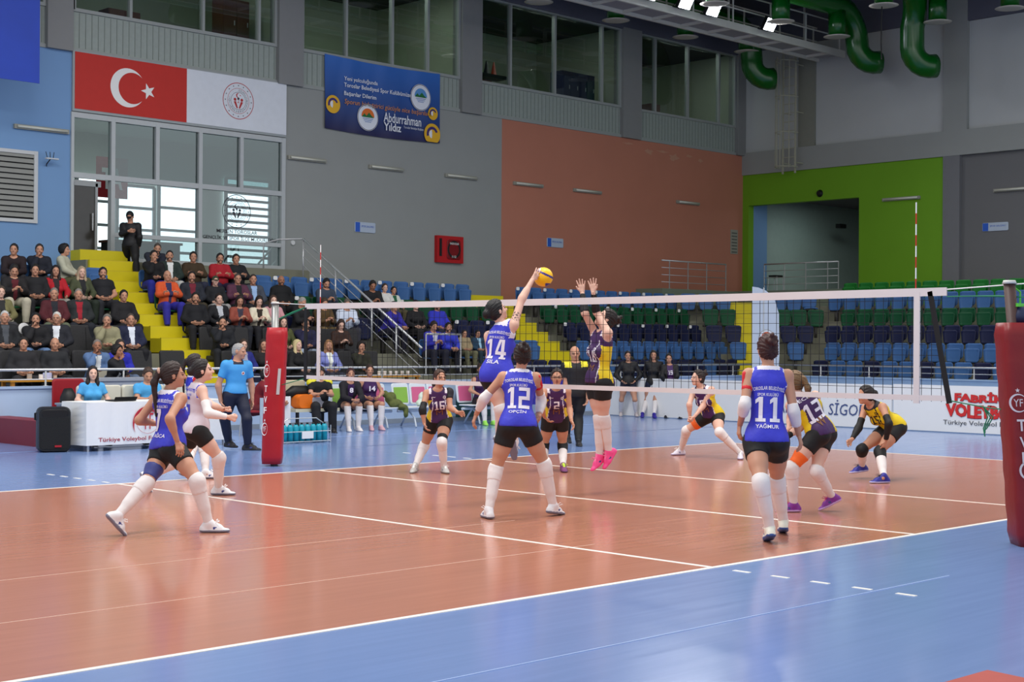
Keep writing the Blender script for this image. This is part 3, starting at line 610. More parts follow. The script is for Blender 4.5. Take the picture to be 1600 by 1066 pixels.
simple('grey_counter', MB().box(.5, 2.2, 16.7, 17.3, 0, 1.02, 0).box(.46, 2.24, 16.66, 17.34, 1.02, 1.07, 1), [mat((176, 182, 194), .5), mat((150, 156, 168), .5)], 'grey counter panel behind the scorer table bench', 'counter')
t = thing('crash_mat', 'long dark red gym mat lying at the left edge before the barrier', 'mat')
MB().box(-.78, -.32, 15.42, 17.42, 0, .42).build('cover', mat((118, 22, 34), .5), t); MB().box(-.77, -.33, 15.36, 15.42, .0, .41).build('end_panel', mat((30, 60, 140), .5), t)
# ------------------------------------------------------------------ catwalk, floodlights, ladder
cw = thing('lighting_catwalk', 'grey steel catwalk under the ceiling carrying floodlights', 'catwalk')
c_cw = mat((196, 196, 188), .6, var=.05)
YC = 19.9
mb = MB().box(8, 29.6, YC, YC+.08, 11.2, 11.42).box(8, 29.6, YC+1.0, YC+1.08, 11.2, 11.42); mb.build('edge_beam', c_cw, cw)
mb = MB().box(8, 29.6, YC+.08, YC+1.0, 11.3, 11.33, 1)
x = 8
while x < 29.6: mb.box(x, x+.06, YC+.05, YC+1.02, 11.22, 11.3); x += 1.3
mb.build('deck', [c_cw, mat((150, 150, 156), .7)], cw)
for y in (YC+.04, YC+1.04):
    for z in (11.85, 12.3): MB().tube([(8, y, z), (29.5, y, z)], .025, 6).build('guard_rail', c_cw, cw)
    x = 8.4
    while x < 29.6: MB().box(x-.02, x+.02, y-.02, y+.02, 11.4, 12.32).build('post', c_cw, cw); x += 1.9
for i in range(6): MB().box(8+4*i, 8.05+4*i, YC+.5, YC+.55, 11.4, 13.2).build('hanger', c_cw, cw)
em = mat((235, 240, 255), .5, emit=30., var=.02, name='floodlight_glow')
for i, px in enumerate((905, 960, 1015, 1070, 1113, 1202)):
    q = onax(px, 20, 1, YC-.25); lab = ['floodlight', 'floodlight', 'leftmost visible lit floodlight on the catwalk', 'second lit floodlight on the catwalk', 'third lit floodlight, beside the green duct nozzle', 'lit floodlight nearest the ladder end of the catwalk'][i]
    if i < 2: lab = 'lit floodlight above the top edge of the picture'; continue
    t = thing('floodlight', lab, 'floodlight', 'lit floodlights on the catwalk', (q[0], YC-.25, 11.55))
    ax3 = (Vector((1, 0, 0)), Vector((0, -.86, -.5)).normalized(), Vector((0, .5, -.86)).normalized())
    MB().obox((0, 0, 0), ax3, (.26, .06, .2)).build('housing', c_black, t)
    MB().obox(ax3[1]*.068, ax3, (.24, .008, .18)).build('lens', em, t)
    MB().tube([(-.25, 0, 0), (-.25, .25, -.14), (.25, .25, -.14), (.25, 0, 0)], .012).build('bracket', c_black, t)
    l = bpy.data.lights.new('flood', 'SPOT'); l.energy = 350; l.spot_size = 2.2; l.spot_blend = .6; l.shadow_soft_size = .25; lo = bpy.data.objects.new('floodlight_beam', l); COL.objects.link(lo)
    lo.location = (q[0], YC-.36, 11.42); lo.rotation_euler = Vector((-.3, -1, -1.3)).to_track_quat('-Z', 'Y').to_euler()
cl = thing('caged_ladder', 'pale steel caged ladder on the right wall below the catwalk', 'ladder')
c_lad = mat((168, 168, 150), .5); ya, yb = 21.75, 22.25
for y in (ya, yb): MB().box(29.45, 29.5, y-.025, y+.025, 7.55, 11.6).build('stile', c_lad, cl)
mb = MB(); z = 7.8
while z < 11.6: mb.tube([(29.475, ya, z), (29.475, yb, z)], .016, 6); z += .3
o = mb.build('rungs', c_lad, cl)
arc = [(29.47-.62*math.sin(math.radians(a)), (ya+yb)/2+.36*math.cos(math.radians(a))) for a in range(0, 181, 20)]
for z in (7.75, 8.9, 10.1, 11.3): MB().tube([(x, y, z) for x, y in arc], .018, 6).build('cage_hoop', c_lad, cl)
for i in (2, 4, 5, 7): MB().box(arc[i][0]-.012, arc[i][0]+.012, arc[i][1]-.012, arc[i][1]+.012, 7.7, 11.4).build('cage_bar', c_lad, cl)
for z in (7.9, 9.6, 11.2):
    for y in (ya, yb): MB().box(29.5, 29.93, y-.015, y+.015, z, z+.03).build('wall_bracket', c_lad, cl)
# ------------------------------------------------------------------ green ducts
def duct(y, ytop, xv, zr, label, z_end):
    t = thing('air_duct', label, 'duct', 'green air ducts under the ceiling')
    r = .36; pts = [(8, y, zr), (xv-1.1, y, zr)]
    for a in range(15, 91, 15): pts.append((xv-1.1+1.1*math.sin(math.radians(a)), y+(ytop-y)*a/90, zr-1.1+1.1*math.cos(math.radians(a))))
    pts.append((xv, ytop, z_end+.55))
    h = Vector((.8, -.6, 0))
    for a in range(18, 91, 18):
        q = h*(.55*(1-math.cos(math.radians(a)))); pts.append((xv+q.x, ytop+q.y, z_end+.55-.55*math.sin(math.radians(a))))
    q = h*.75; pts.append((xv+q.x, ytop+q.y, z_end+.02)); 
    MB().tube(pts, r, 20).build('duct', c_duct, t, True)
    e = Vector(pts[-1]); MB().tube([e, e+h*.03], .3, 20).build('mouth', c_black, t, True)
    return t
def nozzle(par, x, y, z0, z1=11.45, first=[]):
    o = MB().tube([(x, y, z0), (x, y, z1)], .27, 18).build('outlet', c_duct, par, True)
    MB().tube([(x, y, z1+.03), (x, y, z1), (x, y, z1-.02)], [.28, .42, .3], 20).build('diffuser', mat((186, 182, 172), .5), o, True)
D1 = duct(22.4, 22.4, 27.9, 12.3, 'green air duct along the long wall, hooking down at the far corner', 10.6)
D2 = duct(18.9, 18.75, 28.5, 12.45, 'green air duct in front of the catwalk, hooking down beside the ladder', 10.75)
D3 = duct(15.9, 16.45, 27.9, 12.5, 'green air duct hooking down just left of the grey column', 10.25)
D4 = thing('air_duct', 'green duct stub with white diffuser at the top right corner', 'duct', 'green air ducts under the ceiling'); MB().tube([(14, 13.2, 12.6), (29, 13.2, 12.6)], .36, 20).build('duct', c_duct, D4, True)
for x in (11.2, 14.5, 17.8, 21.1, 24.4, 27.6): nozzle(D1, x, 22.4, 12.1)
for x in (18.1, 21.3, 24.5, 27.5): nozzle(D2, x, 18.85, 12.2, 11.42)
for x in (21.7, 24.9, 27.9): nozzle(D3, x, 15.6, 12.3)
for x in (24.5, 27.7): nozzle(D4, x, 13.2, 12.4)
q = onax(1378, 10, 1, 15.6); simple('hanging_cable', MB().tube([(q[0], 15.6, 11.4), (q[0], 15.62, 10.4), (q[0], 15.6, 9.9)], .02, 6), c_black, 'black cable dangling below the middle green nozzle', 'cable')
# ------------------------------------------------------------------ net, posts, pads
m_net = mat((14, 14, 17), .7); m_tape = mat((214, 206, 204), .55, var=.04)
net = thing('volleyball_net', 'black volleyball net with white tapes across the court', 'net')
def ztop(y): return 2.24+.012*((y-4.5)/4.5)**2
mb = MB()
ys = np.arange(-.25, 9.26, .1)
for y in ys: mb.box(-.002, .002, y-.002, y+.002, 1.22, ztop(y)-.03)
for i in range(11):
    z = 1.24+.1*i
    if z < 2.2: mb.box(-.0022, .0022, -.25, 9.25, z-.0022, z+.0022)
mb.build('mesh_netting', m_net, net)
def tape(z0, z1, name, y0=-.3, y1=9.3):
    mb = MB(); n = 40
    for i in range(n):
        a = y0+(y1-y0)*i/n; b = y0+(y1-y0)*(i+1)/n; s0 = ztop(a)-2.24; s1 = ztop(b)-2.24
        mb.add([(x, y, z+s) for x in (-.006, .006) for y, s in ((a, s0), (b, s1)) for z in (z0, z1)], [(0, 1, 3, 2), (4, 6, 7, 5), (1, 5, 7, 3), (0, 2, 6, 4)])
    return mb.build(name, m_tape, net)
tape(2.165, 2.24, 'top_band'); tape(1.215, 1.265, 'bottom_band')
for y in (0, 9): MB().box(-.008, .008, y-.03, y+.03, 1.2, 2.22).build('side_band', m_tape, net)
MB().box(-.007, .007, 9.26, 9.32, 1.2, 2.2).build('end_band', m_net, net); MB().bar((0, -.13, 2.22), (0, -.33, 1.21), .05, .012, up=(1, 0, 0)).build('end_band', m_net, net)
for y in (0.02, 8.98):
    o = MB()
    for i in range(8): z = 2.24+.1*i; o.tube([(.01, y, z), (.01, y, z+.1)], .006, 8, m=(i+1) % 2)
    o.tube([(.01, y, 1.25), (.01, y, 2.24)], .006, 8, m=0)
    o.build('antenna', [c_off, mat((190, 34, 24), .5)], net)
MB().tube([(0, -.3, 2.235), (0, -1.05, 2.27)], .006, 6).build('net_cord', c_off, net); MB().tube([(0, 9.3, 2.24), (0, 9.95, 2.27)], .006, 6).build('net_cord', c_off, net)
g_rope = mat((20, 120, 80), .6)
MB().tube([(0, -.3, 2.17), (0, -.55, 2.17), (0, -.8, 2.165), (0, -1.05, 2.15)], [.006, .006, .01, .005], 6).build('tension_rope', g_rope, net); MB().tube([(0, 9.3, 2.2), (0, 9.6, 2.13), (0, 9.9, 2.05)], [.01, .016, .01], 6).build('tension_rope', g_rope, net)
MB().tube([(0, -.33, 1.235), (0, -.65, 1.19), (0, -.98, 1.16)], .006, 6).build('tension_rope', g_rope, net); MB().tube([(0, 9.32, 1.23), (0, 9.85, 1.13)], .006, 6).build('tension_rope', g_rope, net)
mb = MB()
for k in range(3): mb.tube([(0, -.66, 1.19), (.01*k, -.7-.02*k, 1.1), (0, -.66-.015*k, 1.0), (-.01, -.68, .93+.03*k)], .006, 6)
mb.build('rope_loop', g_rope, net)
def logo_tvf(mb, fn, r):
    put(mb, crescent(r, r*.86, r*.1), fn); put(mb, off(star2(r*.28), 0, r*1.35), fn)
    put(mb, off(fitw('YF', r*1.0, r*.8, .0), -.0, .03*r), fn)
def pad(pofs, post_top, c0, c1, z0, z1, w_, d_, label, label2, lx, faces):
    p = thing('net_post', label2, 'post', 'net posts', (c0[0], c0[1], 0))
    MB().tube([(faces.get('bx', 0), faces.get('by', 0), 0), (0, 0, post_top)], .05, 14).build('pole', faces['pole'], p, True)
    MB().tube([(0, 0, post_top), (0, 0, post_top+.03)], [.062, .05], 14).build('cap', mat((200, 200, 196), .4), p, True)
    t = thing('post_pad', label, 'pad', 'red pads around the net posts', (c0[0], c0[1], 0))
    # leaning padded sleeve: rectangle with rounded corners, camera-facing axes
    ex = Vector((_r.x, _r.y, 0)).normalized(); ey = Vector((0, 0, 1)).cross(ex)*1.0
    ring = []
    for cx, cy, a0 in ((1, 1, 0), (-1, 1, 90), (-1, -1, 180), (1, -1, 270)):
        for i in range(4):
            a = math.radians(a0+30*i); ring.append((cx*(w_/2-.07)+.07*math.cos(a), cy*(d_/2-.07)+.07*math.sin(a)))
    vs = []; fs = []; L = 18; k = len(ring)
    for j in range(L+1):
        f = j/L; sh = lx*(f-.5); wob = 1+.018*math.sin(j*2.3)
        if j in (0, L): wob *= .93
        vs += [ex*(u*wob+sh)+ey*(v*wob)+Vector((0, 0, z0+(z1-z0)*f)) for u, v in ring]
    for j in range(L): fs += [(j*k+i, j*k+(i+1) % k, (j+1)*k+(i+1) % k, (j+1)*k+i) for i in range(k)]
    fs += [tuple(range(k))[::-1], tuple(range(L*k, (L+1)*k))]
    MB().add(vs, fs).build('cover', mat((170, 20, 32) if lx > 0 else (124, 16, 22), .4, var=.12, scale=5, bump=.4), t, True)
    f0 = -ey; 
    def fn(u, v, s, extra=.012):
        fz = (v-z0)/(z1-z0); return ex*(u+lx*(fz-.5)+s)+f0*(d_/2*1.02+extra)+Vector((0, 0, v))
    return t, fn, ex
# left (far) post
t, fn, ex = pad(0, 2.26, (0, 10.0), None, .03, 1.93, .28, .28, 'dark red padded cover around the far net post beside the referee', 'far net post, grey steel pole rising from the red pad', .06, {'pole': mat((150, 152, 150), .35, .6)})
sb = -.10
mb = MB(); logo_tvf(mb, lambda a, b: fn(a*.45, 1.33+b, sb), .09); mb.build('logo', c_off, t)
for ch, v in (('T', 1.08), ('V', .93), ('F', .78)):
    mb = MB(); put(mb, fitw(ch, .04, .09, .02), lambda a, b: fn(a, v+b, sb)); mb.build('lettering', c_off, t)
mb = MB(); logo_tvf(mb, lambda a, b: fn(a*.45, .52+b, sb), .09); mb.build('logo', c_off, t)
mb = MB(); put(mb, ([(.06, 1.36), (.10, 1.36), (.09, 1.0), (.045, 1.0)], [(0, 3, 2, 1)]), lambda a, b: fn(a, b, 0)); mb.build('slit', mat((190, 186, 184), .5), t)
# right (near) post
pc = onax(1612, 700, 1, -1.05); tpc = (pc-C0).dot(FW); ptop = pix(1577, 470, tpc)
t, fn, ex = pad(0, 2.27, (ptop[0], ptop[1]), None, .0, 1.93, .46, .36, 'dark red padded cover with white letters around the near net post at the right edge', 'near net post, brown pole with white cap rising from the red pad', -.14, {'pole': mat((70, 48, 44), .5), 'bx': pc[0]-ptop[0], 'by': pc[1]-ptop[1]})
t.location = (pc[0], pc[1], 0)
for u0, v0, r in ((-.165, 1.24, .08), (-.115, .66, .08)):
    mb = MB(); logo_tvf(mb, lambda a, b: fn(a, v0+b, u0), r); mb.build('logo', mat((215, 200, 200), .5), t)
for ch, v in (('T', 1.05), ('V', .9), ('F', .77)):
    mb = MB(); put(mb, fitw(ch, .075, .1, .02), lambda a, b: fn(a, v+b, -.15+.03*(1.05-v)*3)); mb.build('lettering', mat((215, 200, 200), .5), t)
pt = (ptop[0], ptop[1])
simple('post_strap', MB().box(pt[0]+.0, pt[0]+.16, pt[1]-.08, pt[1]+.02, 2.07, 2.1).tube([(pt[0]+.03, pt[1], 2.26), (pt[0]+.1, pt[1]-.05, 2.2), (pt[0]+.1, pt[1]-.05, 2.08)], .008, 6), mat((90, 200, 60), .5), 'bright green clip and cord hanging on the near net post', 'strap')
simple('post_bag', MB().tube([(pt[0]+.07, pt[1]-.06, 2.07), (pt[0]+.08, pt[1]-.06, 2.0), (pt[0]+.08, pt[1]-.06, 1.93)], [.05, .085, .08], 12), navy, 'dark bag tucked on the near net post above the pad', 'bag', smooth=True)
# ------------------------------------------------------------------ scorer table, speaker, bench
TY = 14.0; L0 = onax(135, 700, 1, TY)[0]; tt = thing('scorer_table', 'scorer table under a white printed cloth with red emblem', 'table', None, (L0, TY, 0))
MB().box(0, 2.6, 0, .75, .70, .75).build('tabletop', c_off, tt)
for x in (.06, 2.54):
    for y in (.06, .69): MB().tube([(x, y, 0), (x, y, .7)], .02).build('leg', c_steel, tt)
mb = MB(); n = 26; vs = []; fs = []
prof = [(-.16, .75, .08), (-.12, .75, .09), (-.012, 0, .08)]
path = [(-.14, .78)]+[(-.02-.1*(1-j/6)*0, .78*(1-j/6)) for j in range(7)]
pts = [(-.02, .76), (-.02, .38), (-.015, -.015)]+[(2.62*i/n, -.02) for i in range(1, n+1)]
for j in range(7):
    f = j/6
    for i, (x, y) in enumerate(pts):
        w_ = .012*f*math.sin(i*1.9); fl_ = .06*f if i < 2 else 0
        vs.append((x-fl_+w_*0, y-w_-.015*f, .765-.67*f))
k = len(pts)
for j in range(6):
    for i in range(k-1): fs.append((j*k+i+1, j*k+i, (j+1)*k+i, (j+1)*k+i+1))
mb.add(vs, fs); mb.add([(-.02, -.02, .765), (2.62, -.02, .765), (2.62, .77, .765), (-.02, .77, .765)], [(0, 1, 2, 3)])
cl_ = tag(mb.build('tablecloth', c_off, None, False), 'white cloth with red volleyball emblem and red writing over the scorer table', 'tablecloth'); cl_.location = (L0, TY, 0)
TF = lambda u, v, d=.035: Vector((u, -d-.012, v))
mr_ = mat((190, 36, 52), .5)
mb = MB(); put(mb, off(crescent(.27, .245, .05), 0, 0), lambda a, b: TF(1.05+b*1.0, .42-a*1.0+.0)); put(mb, disc2(.205, .21, 40), lambda a, b: TF(1.05+a, .46+b)); put(mb, off(fitw('YF', .2, .26), 0, .03), lambda a, b: TF(1.05+a, .42+b)); mb.build('printed_emblem', mr_, cl_)
ptxt('Türkiye Voleybol Federasyonu', 1.5, .085, lambda a, b: TF(.93+a, .17+b), mat((165, 48, 66), .5), cl_, .012)
simple('laptop', MB().box(L0+.55, L0+.95, TY+.15, TY+.42, .77, .79).add([(L0+.55, TY+.14, .79), (L0+.95, TY+.14, .79), (L0+.95, TY+.1, .84), (L0+.55, TY+.1, .84)], [(0, 1, 2, 3), (3, 2, 1, 0)]), c_dark, 'closed-looking dark laptop on the white scorer table', 'laptop')
bl = thing('settee', 'cream padded bench seat behind the scorer table', 'bench', None, (-.12, TY+1.35, 0))
for i in range(3): mb = MB(); mb.rbox(lambda a, b, d: Vector((.4+.82*i+a, d, .74+b)), .8, .5, .1, .05); mb.build('backrest', mat((206, 204, 190), .6), bl)
MB().box(-.1, 2.4, -.5, 0, .35, .45).build('seat', mat((206, 204, 190), .6), bl)
for x in (0, 2.3): MB().box(x, x+.05, -.45, .05, 0, .35).build('leg', c_steel, bl)
sp_ = gnd(93, 706); s = thing('loudspeaker', 'black loudspeaker standing on the floor left of the scorer table', 'speaker', None, (sp_[0]-.06, sp_[1]+.1, 0), -.35)
mb = MB(); mb.rbox(lambda a, b, d: Vector((a, .15-d, .35+b)), .5, .7, .36, .09); mb.build('cabinet', mat((18, 19, 21), .45, bump=.2, scale=60), s, False)
mb = MB(); mb.rbox(lambda a, b, d: Vector((a, -.205-d, .3+b)), .44, .52, .012, .05); mb.build('grille', mat((12, 12, 13), .7, bump=.5, scale=120), s)
mb = MB(); mb.rbox(lambda a, b, d: Vector((a, -.205-d, .6+b)), .4, .12, .012, .05); mb.build('horn', mat((10, 10, 11), .3), s)
MB().box(.0, .1, -.232, -.215, .08, .11).build('badge', mat((170, 24, 34), .4), s)
MB().tube([(-.24, 0, .6), (-.27, 0, .6), (-.27, 0, .5), (-.24, 0, .5)], .015).build('handle', c_black, s)
# grey bin and red chair beside the speaker
simple('grey_case', MB().box(-.66, -.3, TY+.83, TY+1.05, 0, .7).box(-.68, -.28, TY+.81, TY+1.07, .7, .73), mat((140, 146, 156), .5), 'grey case standing between the loudspeaker and the table', 'case')
def chair(x, y, rz, m, label, name='folding_chair', h=.9, w_=.46):
    t = thing(name, label, 'chair', None, (x, y, 0), rz)
    mb = MB(); mb.rbox(lambda a, b, d: Vector((a, b, .42+d)), w_, .44, .05, .06); mb.build('seat', m, t)
    mb = MB(); mb.rbox(lambda a, b, d: Vector((a, .22+d, .68+b)), w_, h-.5, .04, .06); mb.build('backrest', m, t)
    for sx in (-1, 1):
        for sy in (-1, 1): MB().tube([(sx*(w_/2-.04), sy*.2, .42), (sx*(w_/2-.02), sy*.24, 0)], .014).build('leg', c_steel, t)
    return t
q = onax(112, 640, 1, 16.35); chair(q[0], 16.2, .1, mat((150, 18, 32), .5), 'red chair with a tall back standing behind the loudspeaker', h=1.3, w_=.62)
q = onax(107, 625, 1, 16.1); simple('black_backpack', MB().tube([(q[0], 16.12, .49), (q[0], 16.1, .6), (q[0], 16.1, .78), (q[0], 16.12, .92)], [.13, .15, .14, .07], 12), c_black, 'black backpack on the red chair behind the loudspeaker', 'bag', smooth=True)
# VIP tables at the rail
def lowtable(x, label, w_=1.2):
    t = thing('low_table', label, 'table', None, (x, 18.0, .3))
    MB().box(-w_/2, w_/2, -.2, .25, .69, .73).build('tabletop', mat((196, 134, 40), .4), t)
    for sx in (-1, 1):
        for sy in (-.15, .2): MB().box(sx*(w_/2-.06)-.03, sx*(w_/2-.06)+.03, sy-.03, sy+.03, 0, .69).build('leg', mat((180, 118, 36), .4), t)
lowtable(onax(58, 596, 1, 18)[0], 'low orange wooden table behind the railing at the left edge')
for i, px in enumerate((46, 64, 74, 86)):
    q = onax(px, 590, 1, 18.0); lab = ['clear jar', 'white cup', 'blue and white tissue pack', 'small glass'][i]+' on the low orange table behind the left railing'
    simple(['jar', 'cup', 'tissue_pack', 'glass_cup'][i], MB().tube([(q[0], 18.0, 1.03), (q[0], 18.0, 1.03+[.1, .09, .12, .07][i])], [.045, .04, .08, .035][i], 12), [mat((170, 160, 150), .3), c_off, mat((190, 196, 232), .5), mat((200, 180, 160), .3)][i], lab, ['jar', 'cup', 'tissues', 'glass'][i])
lowtable(onax(610, 588, 1, 18)[0], 'low table with white cups behind the railing beside the empty seats', 1.4)
for i in range(6):
    x = onax(590+9*i, 585, 1, 18)[0]; simple('paper_cup', MB().tube([(x, 17.95, 1.03), (x, 17.95, 1.12)], [.03, .04], 10), c_off, f'white paper cup on the low table behind the railing, {ORD[i]} from the left', 'cup', 'white paper cups on the low table')
# players bench chairs (linked chairs)
pk = mat((206, 96, 138), .5); lg = mat((132, 178, 70), .5); wf_ = mat((214, 222, 228), .4)
BY = 16.2
def linkchairs(x, n, cols_, label, y=None):
    t = thing('bench_chairs', label, 'bench', 'linked team bench chairs', (x, y or BY, 0))
    MB().tube([(0, 0, .34), (.48*n, 0, .34)], .03).build('beam', wf_, t)
    for i in range(n):
        mb = MB(); mb.rbox(lambda a, b, d: Vector((.25+.48*i+a, b-.05, .40+d)), .44, .44, .03, .06); s_ = mb.build('seat', wf_, t)
        mb = MB(); mb.rbox(lambda a, b, d: Vector((.25+.48*i+a, .2+d+(b)*.15, .68+b)), .45, .44, .03, .06); b_ = mb.build('backrest', wf_, t)
        mb = MB(); mb.rbox(lambda a, b, d: Vector((.25+.48*i+a, .185+d+(b)*.15, .66+b)), .36, .32, .012, .02); mb.build('pad', {'p': pk, 'g': lg}[cols_[i]], b_)
    for x_ in (.3, .48*n-.3):
        for sy in (-1, 1): MB().tube([(x_, 0, .34), (x_+.03, sy*.15, .2), (x_+.05*sy, sy*.3, .02)], .02).build('leg', wf_, t, True)
    return t
bx = lambda px: onax(px, 640, 1, BY)[0]
linkchairs(bx(524), 3, 'gpp', 'linked bench with green and pink pads where the coach and players sit'); linkchairs(bx(621), 3, 'gpp', 'linked white bench with pink and green pads behind the crouching player ten')
linkchairs(bx(722), 3, 'pgp', 'linked white bench with pink pads seen between players fourteen and twelve')
bb = thing('wooden_bench', 'cream bench with dark legs carrying the sports bags', 'bench', None, (bx(445), BY-.1, 0))
MB().box(0, 1.05, -.25, .25, .40, .46).build('seat', mat((200, 196, 170), .5), bb); mb = MB(); mb.rbox(lambda a, b, d: Vector((.3+a, .26+d, .75+b)), .6, .5, .05, .05); mb.build('backrest', mat((206, 196, 166), .6), bb)
for x in (.05, .95):
    for y in (-.2, .2): MB().box(x, x+.05, y-.025, y+.025, 0, .4).build('leg', c_dark, bb)
q = bx(452)
gb = thing('sports_bag', 'orange and grey sports bag on the cream bench', 'bag', None, (q+.35, BY-.15, .46))
mb = MB(); mb.rbox(lambda a, b, d: Vector((a, -.15+d, .14+b)), .7, .27, .28, .08); mb.build('body', mat((224, 112, 20), .6), gb)
mb = MB(); mb.rbox(lambda a, b, d: Vector((a+.12, -.16+d, .12+b)), .3, .2, .02, .04); mb.build('panel', mat((150, 150, 160), .6), gb); MB().tube([(-.15, -.14, .1), (-.08, -.1, .3), (.08, -.1, .3), (.15, -.14, .1)], .012).build('strap', c_black, gb)
simple('black_bag', MB().tube([(q-.15, BY-.05, .73), (q+.05, BY-.05, .78), (q+.35, BY-.05, .78), (q+.45, BY-.05, .74)], [.04, .12, .12, .04], 12), c_black, 'black holdall on top of the orange sports bag', 'bag', smooth=True)
q = gnd(472, 692)
cr_ = thing('bottle_crate', 'wire carrier of teal drinks bottles on the floor under the bench', 'crate', None, (q[0], q[1], 0))
mb = MB()
for z in (.03, .2): mb.tube([(-.5, -.15, z), (.5, -.15, z), (.5, .15, z), (-.5, .15, z), (-.5, -.15, z)], .008, 6)
for x in (-.5, .5):
    for y in (-.15, .15): mb.tube([(x, y, 0), (x, y, .3)], .008, 6)
mb.tube([(-.5, 0, .3), (-.3, 0, .42), (.3, 0, .42), (.5, 0, .3)], .01, 6); mb.build('wire_frame', c_steel, cr_); MB().box(-.12, .12, -.165, -.155, .08, .2).build('label', c_off, cr_)
for i in range(8):
    t = thing('drinks_bottle', f'teal drinks bottle in the wire carrier, {ORD[i]} from the left', 'bottle', 'teal bottles in the wire carrier', (q[0]-.43+.122*i, q[1]-.07, .01))
    MB().tube([(0, 0, 0), (0, 0, .27), (0, 0, .31)], [.052, .052, .03], 12).build('body', mat((20, 150, 170), .3), t, True); MB().tube([(0, 0, .31), (0, 0, .34)], .02, 10).build('cap', c_dark, t, True)
simple('scorecard_stand', MB().box(-.12, .12, -.01, .01, .0, .72), c_off, 'white panel standing just right of the far red post pad', 'panel').location = tuple(gnd(445, 680))
simple('scorecard_stand', MB().box(-.07, .07, -.01, .01, .15, .72).box(-.01, .01, -.01, .01, 0, .15), mat((170, 186, 200), .5), 'pale panel standing just left of the far red post pad', 'panel').location = tuple(gnd(411, 684))
# olive coat on bench, plastic bag
q = onax(715, 610, 1, 17.1)[0]
simple('dark_green_board', MB().box(q, q+2.2, 17.1, 17.16, .1, .86), mat((8, 54, 52), .5), 'dark green board standing against the barrier behind the benches', 'board')
q = onax(838, 605, 1, 16.7)[0]
simple('purple_blue_cloth_banner', MB().box(q-.2, q+1.0, 16.7, 16.74, .35, .98), mat((44, 40, 150), .5), 'violet blue panel behind the benches between players twelve and two', 'panel')
# feather flag
q = onax(1193, 540, 1, 16.6); ff = thing('feather_flag', 'tall white feather flag with round green and orange emblem before the corner steps', 'flag', None, (q[0], 16.6, 0))
e = Vector((_r.x, _r.y, 0)).normalized()
MB().tube([(0, 0, 0), (0, 0, 3.3)], .018).build('pole', c_steel, ff); MB().tube([(0, 0, 0), (0, 0, .04), (0, 0, .05)], [.22, .2, .03], 14).build('base', c_dark, ff)
out = [(-.35, .45), (.32, .45), (.38, 1.5), (.36, 2.6), (.22, 3.05), (0, 3.22), (-.2, 3.3), (-.36, 3.32)]
mb = MB(); mb.poly([e*(u+.05)+Vector((0, 0, v)) for u, v in out], Vector((0, 0, 1)).cross(e), .01); fo_ = mb.build('cloth', mat((196, 208, 226), .6, var=.08, scale=2), ff)
nn = Vector((0, 0, 1)).cross(e)
seal(lambda u, v, d: e*(u+.08)+Vector((0, 0, v+1.95))-nn*(.012+d)*1.0, .22, (205, 96, 60), fo_)
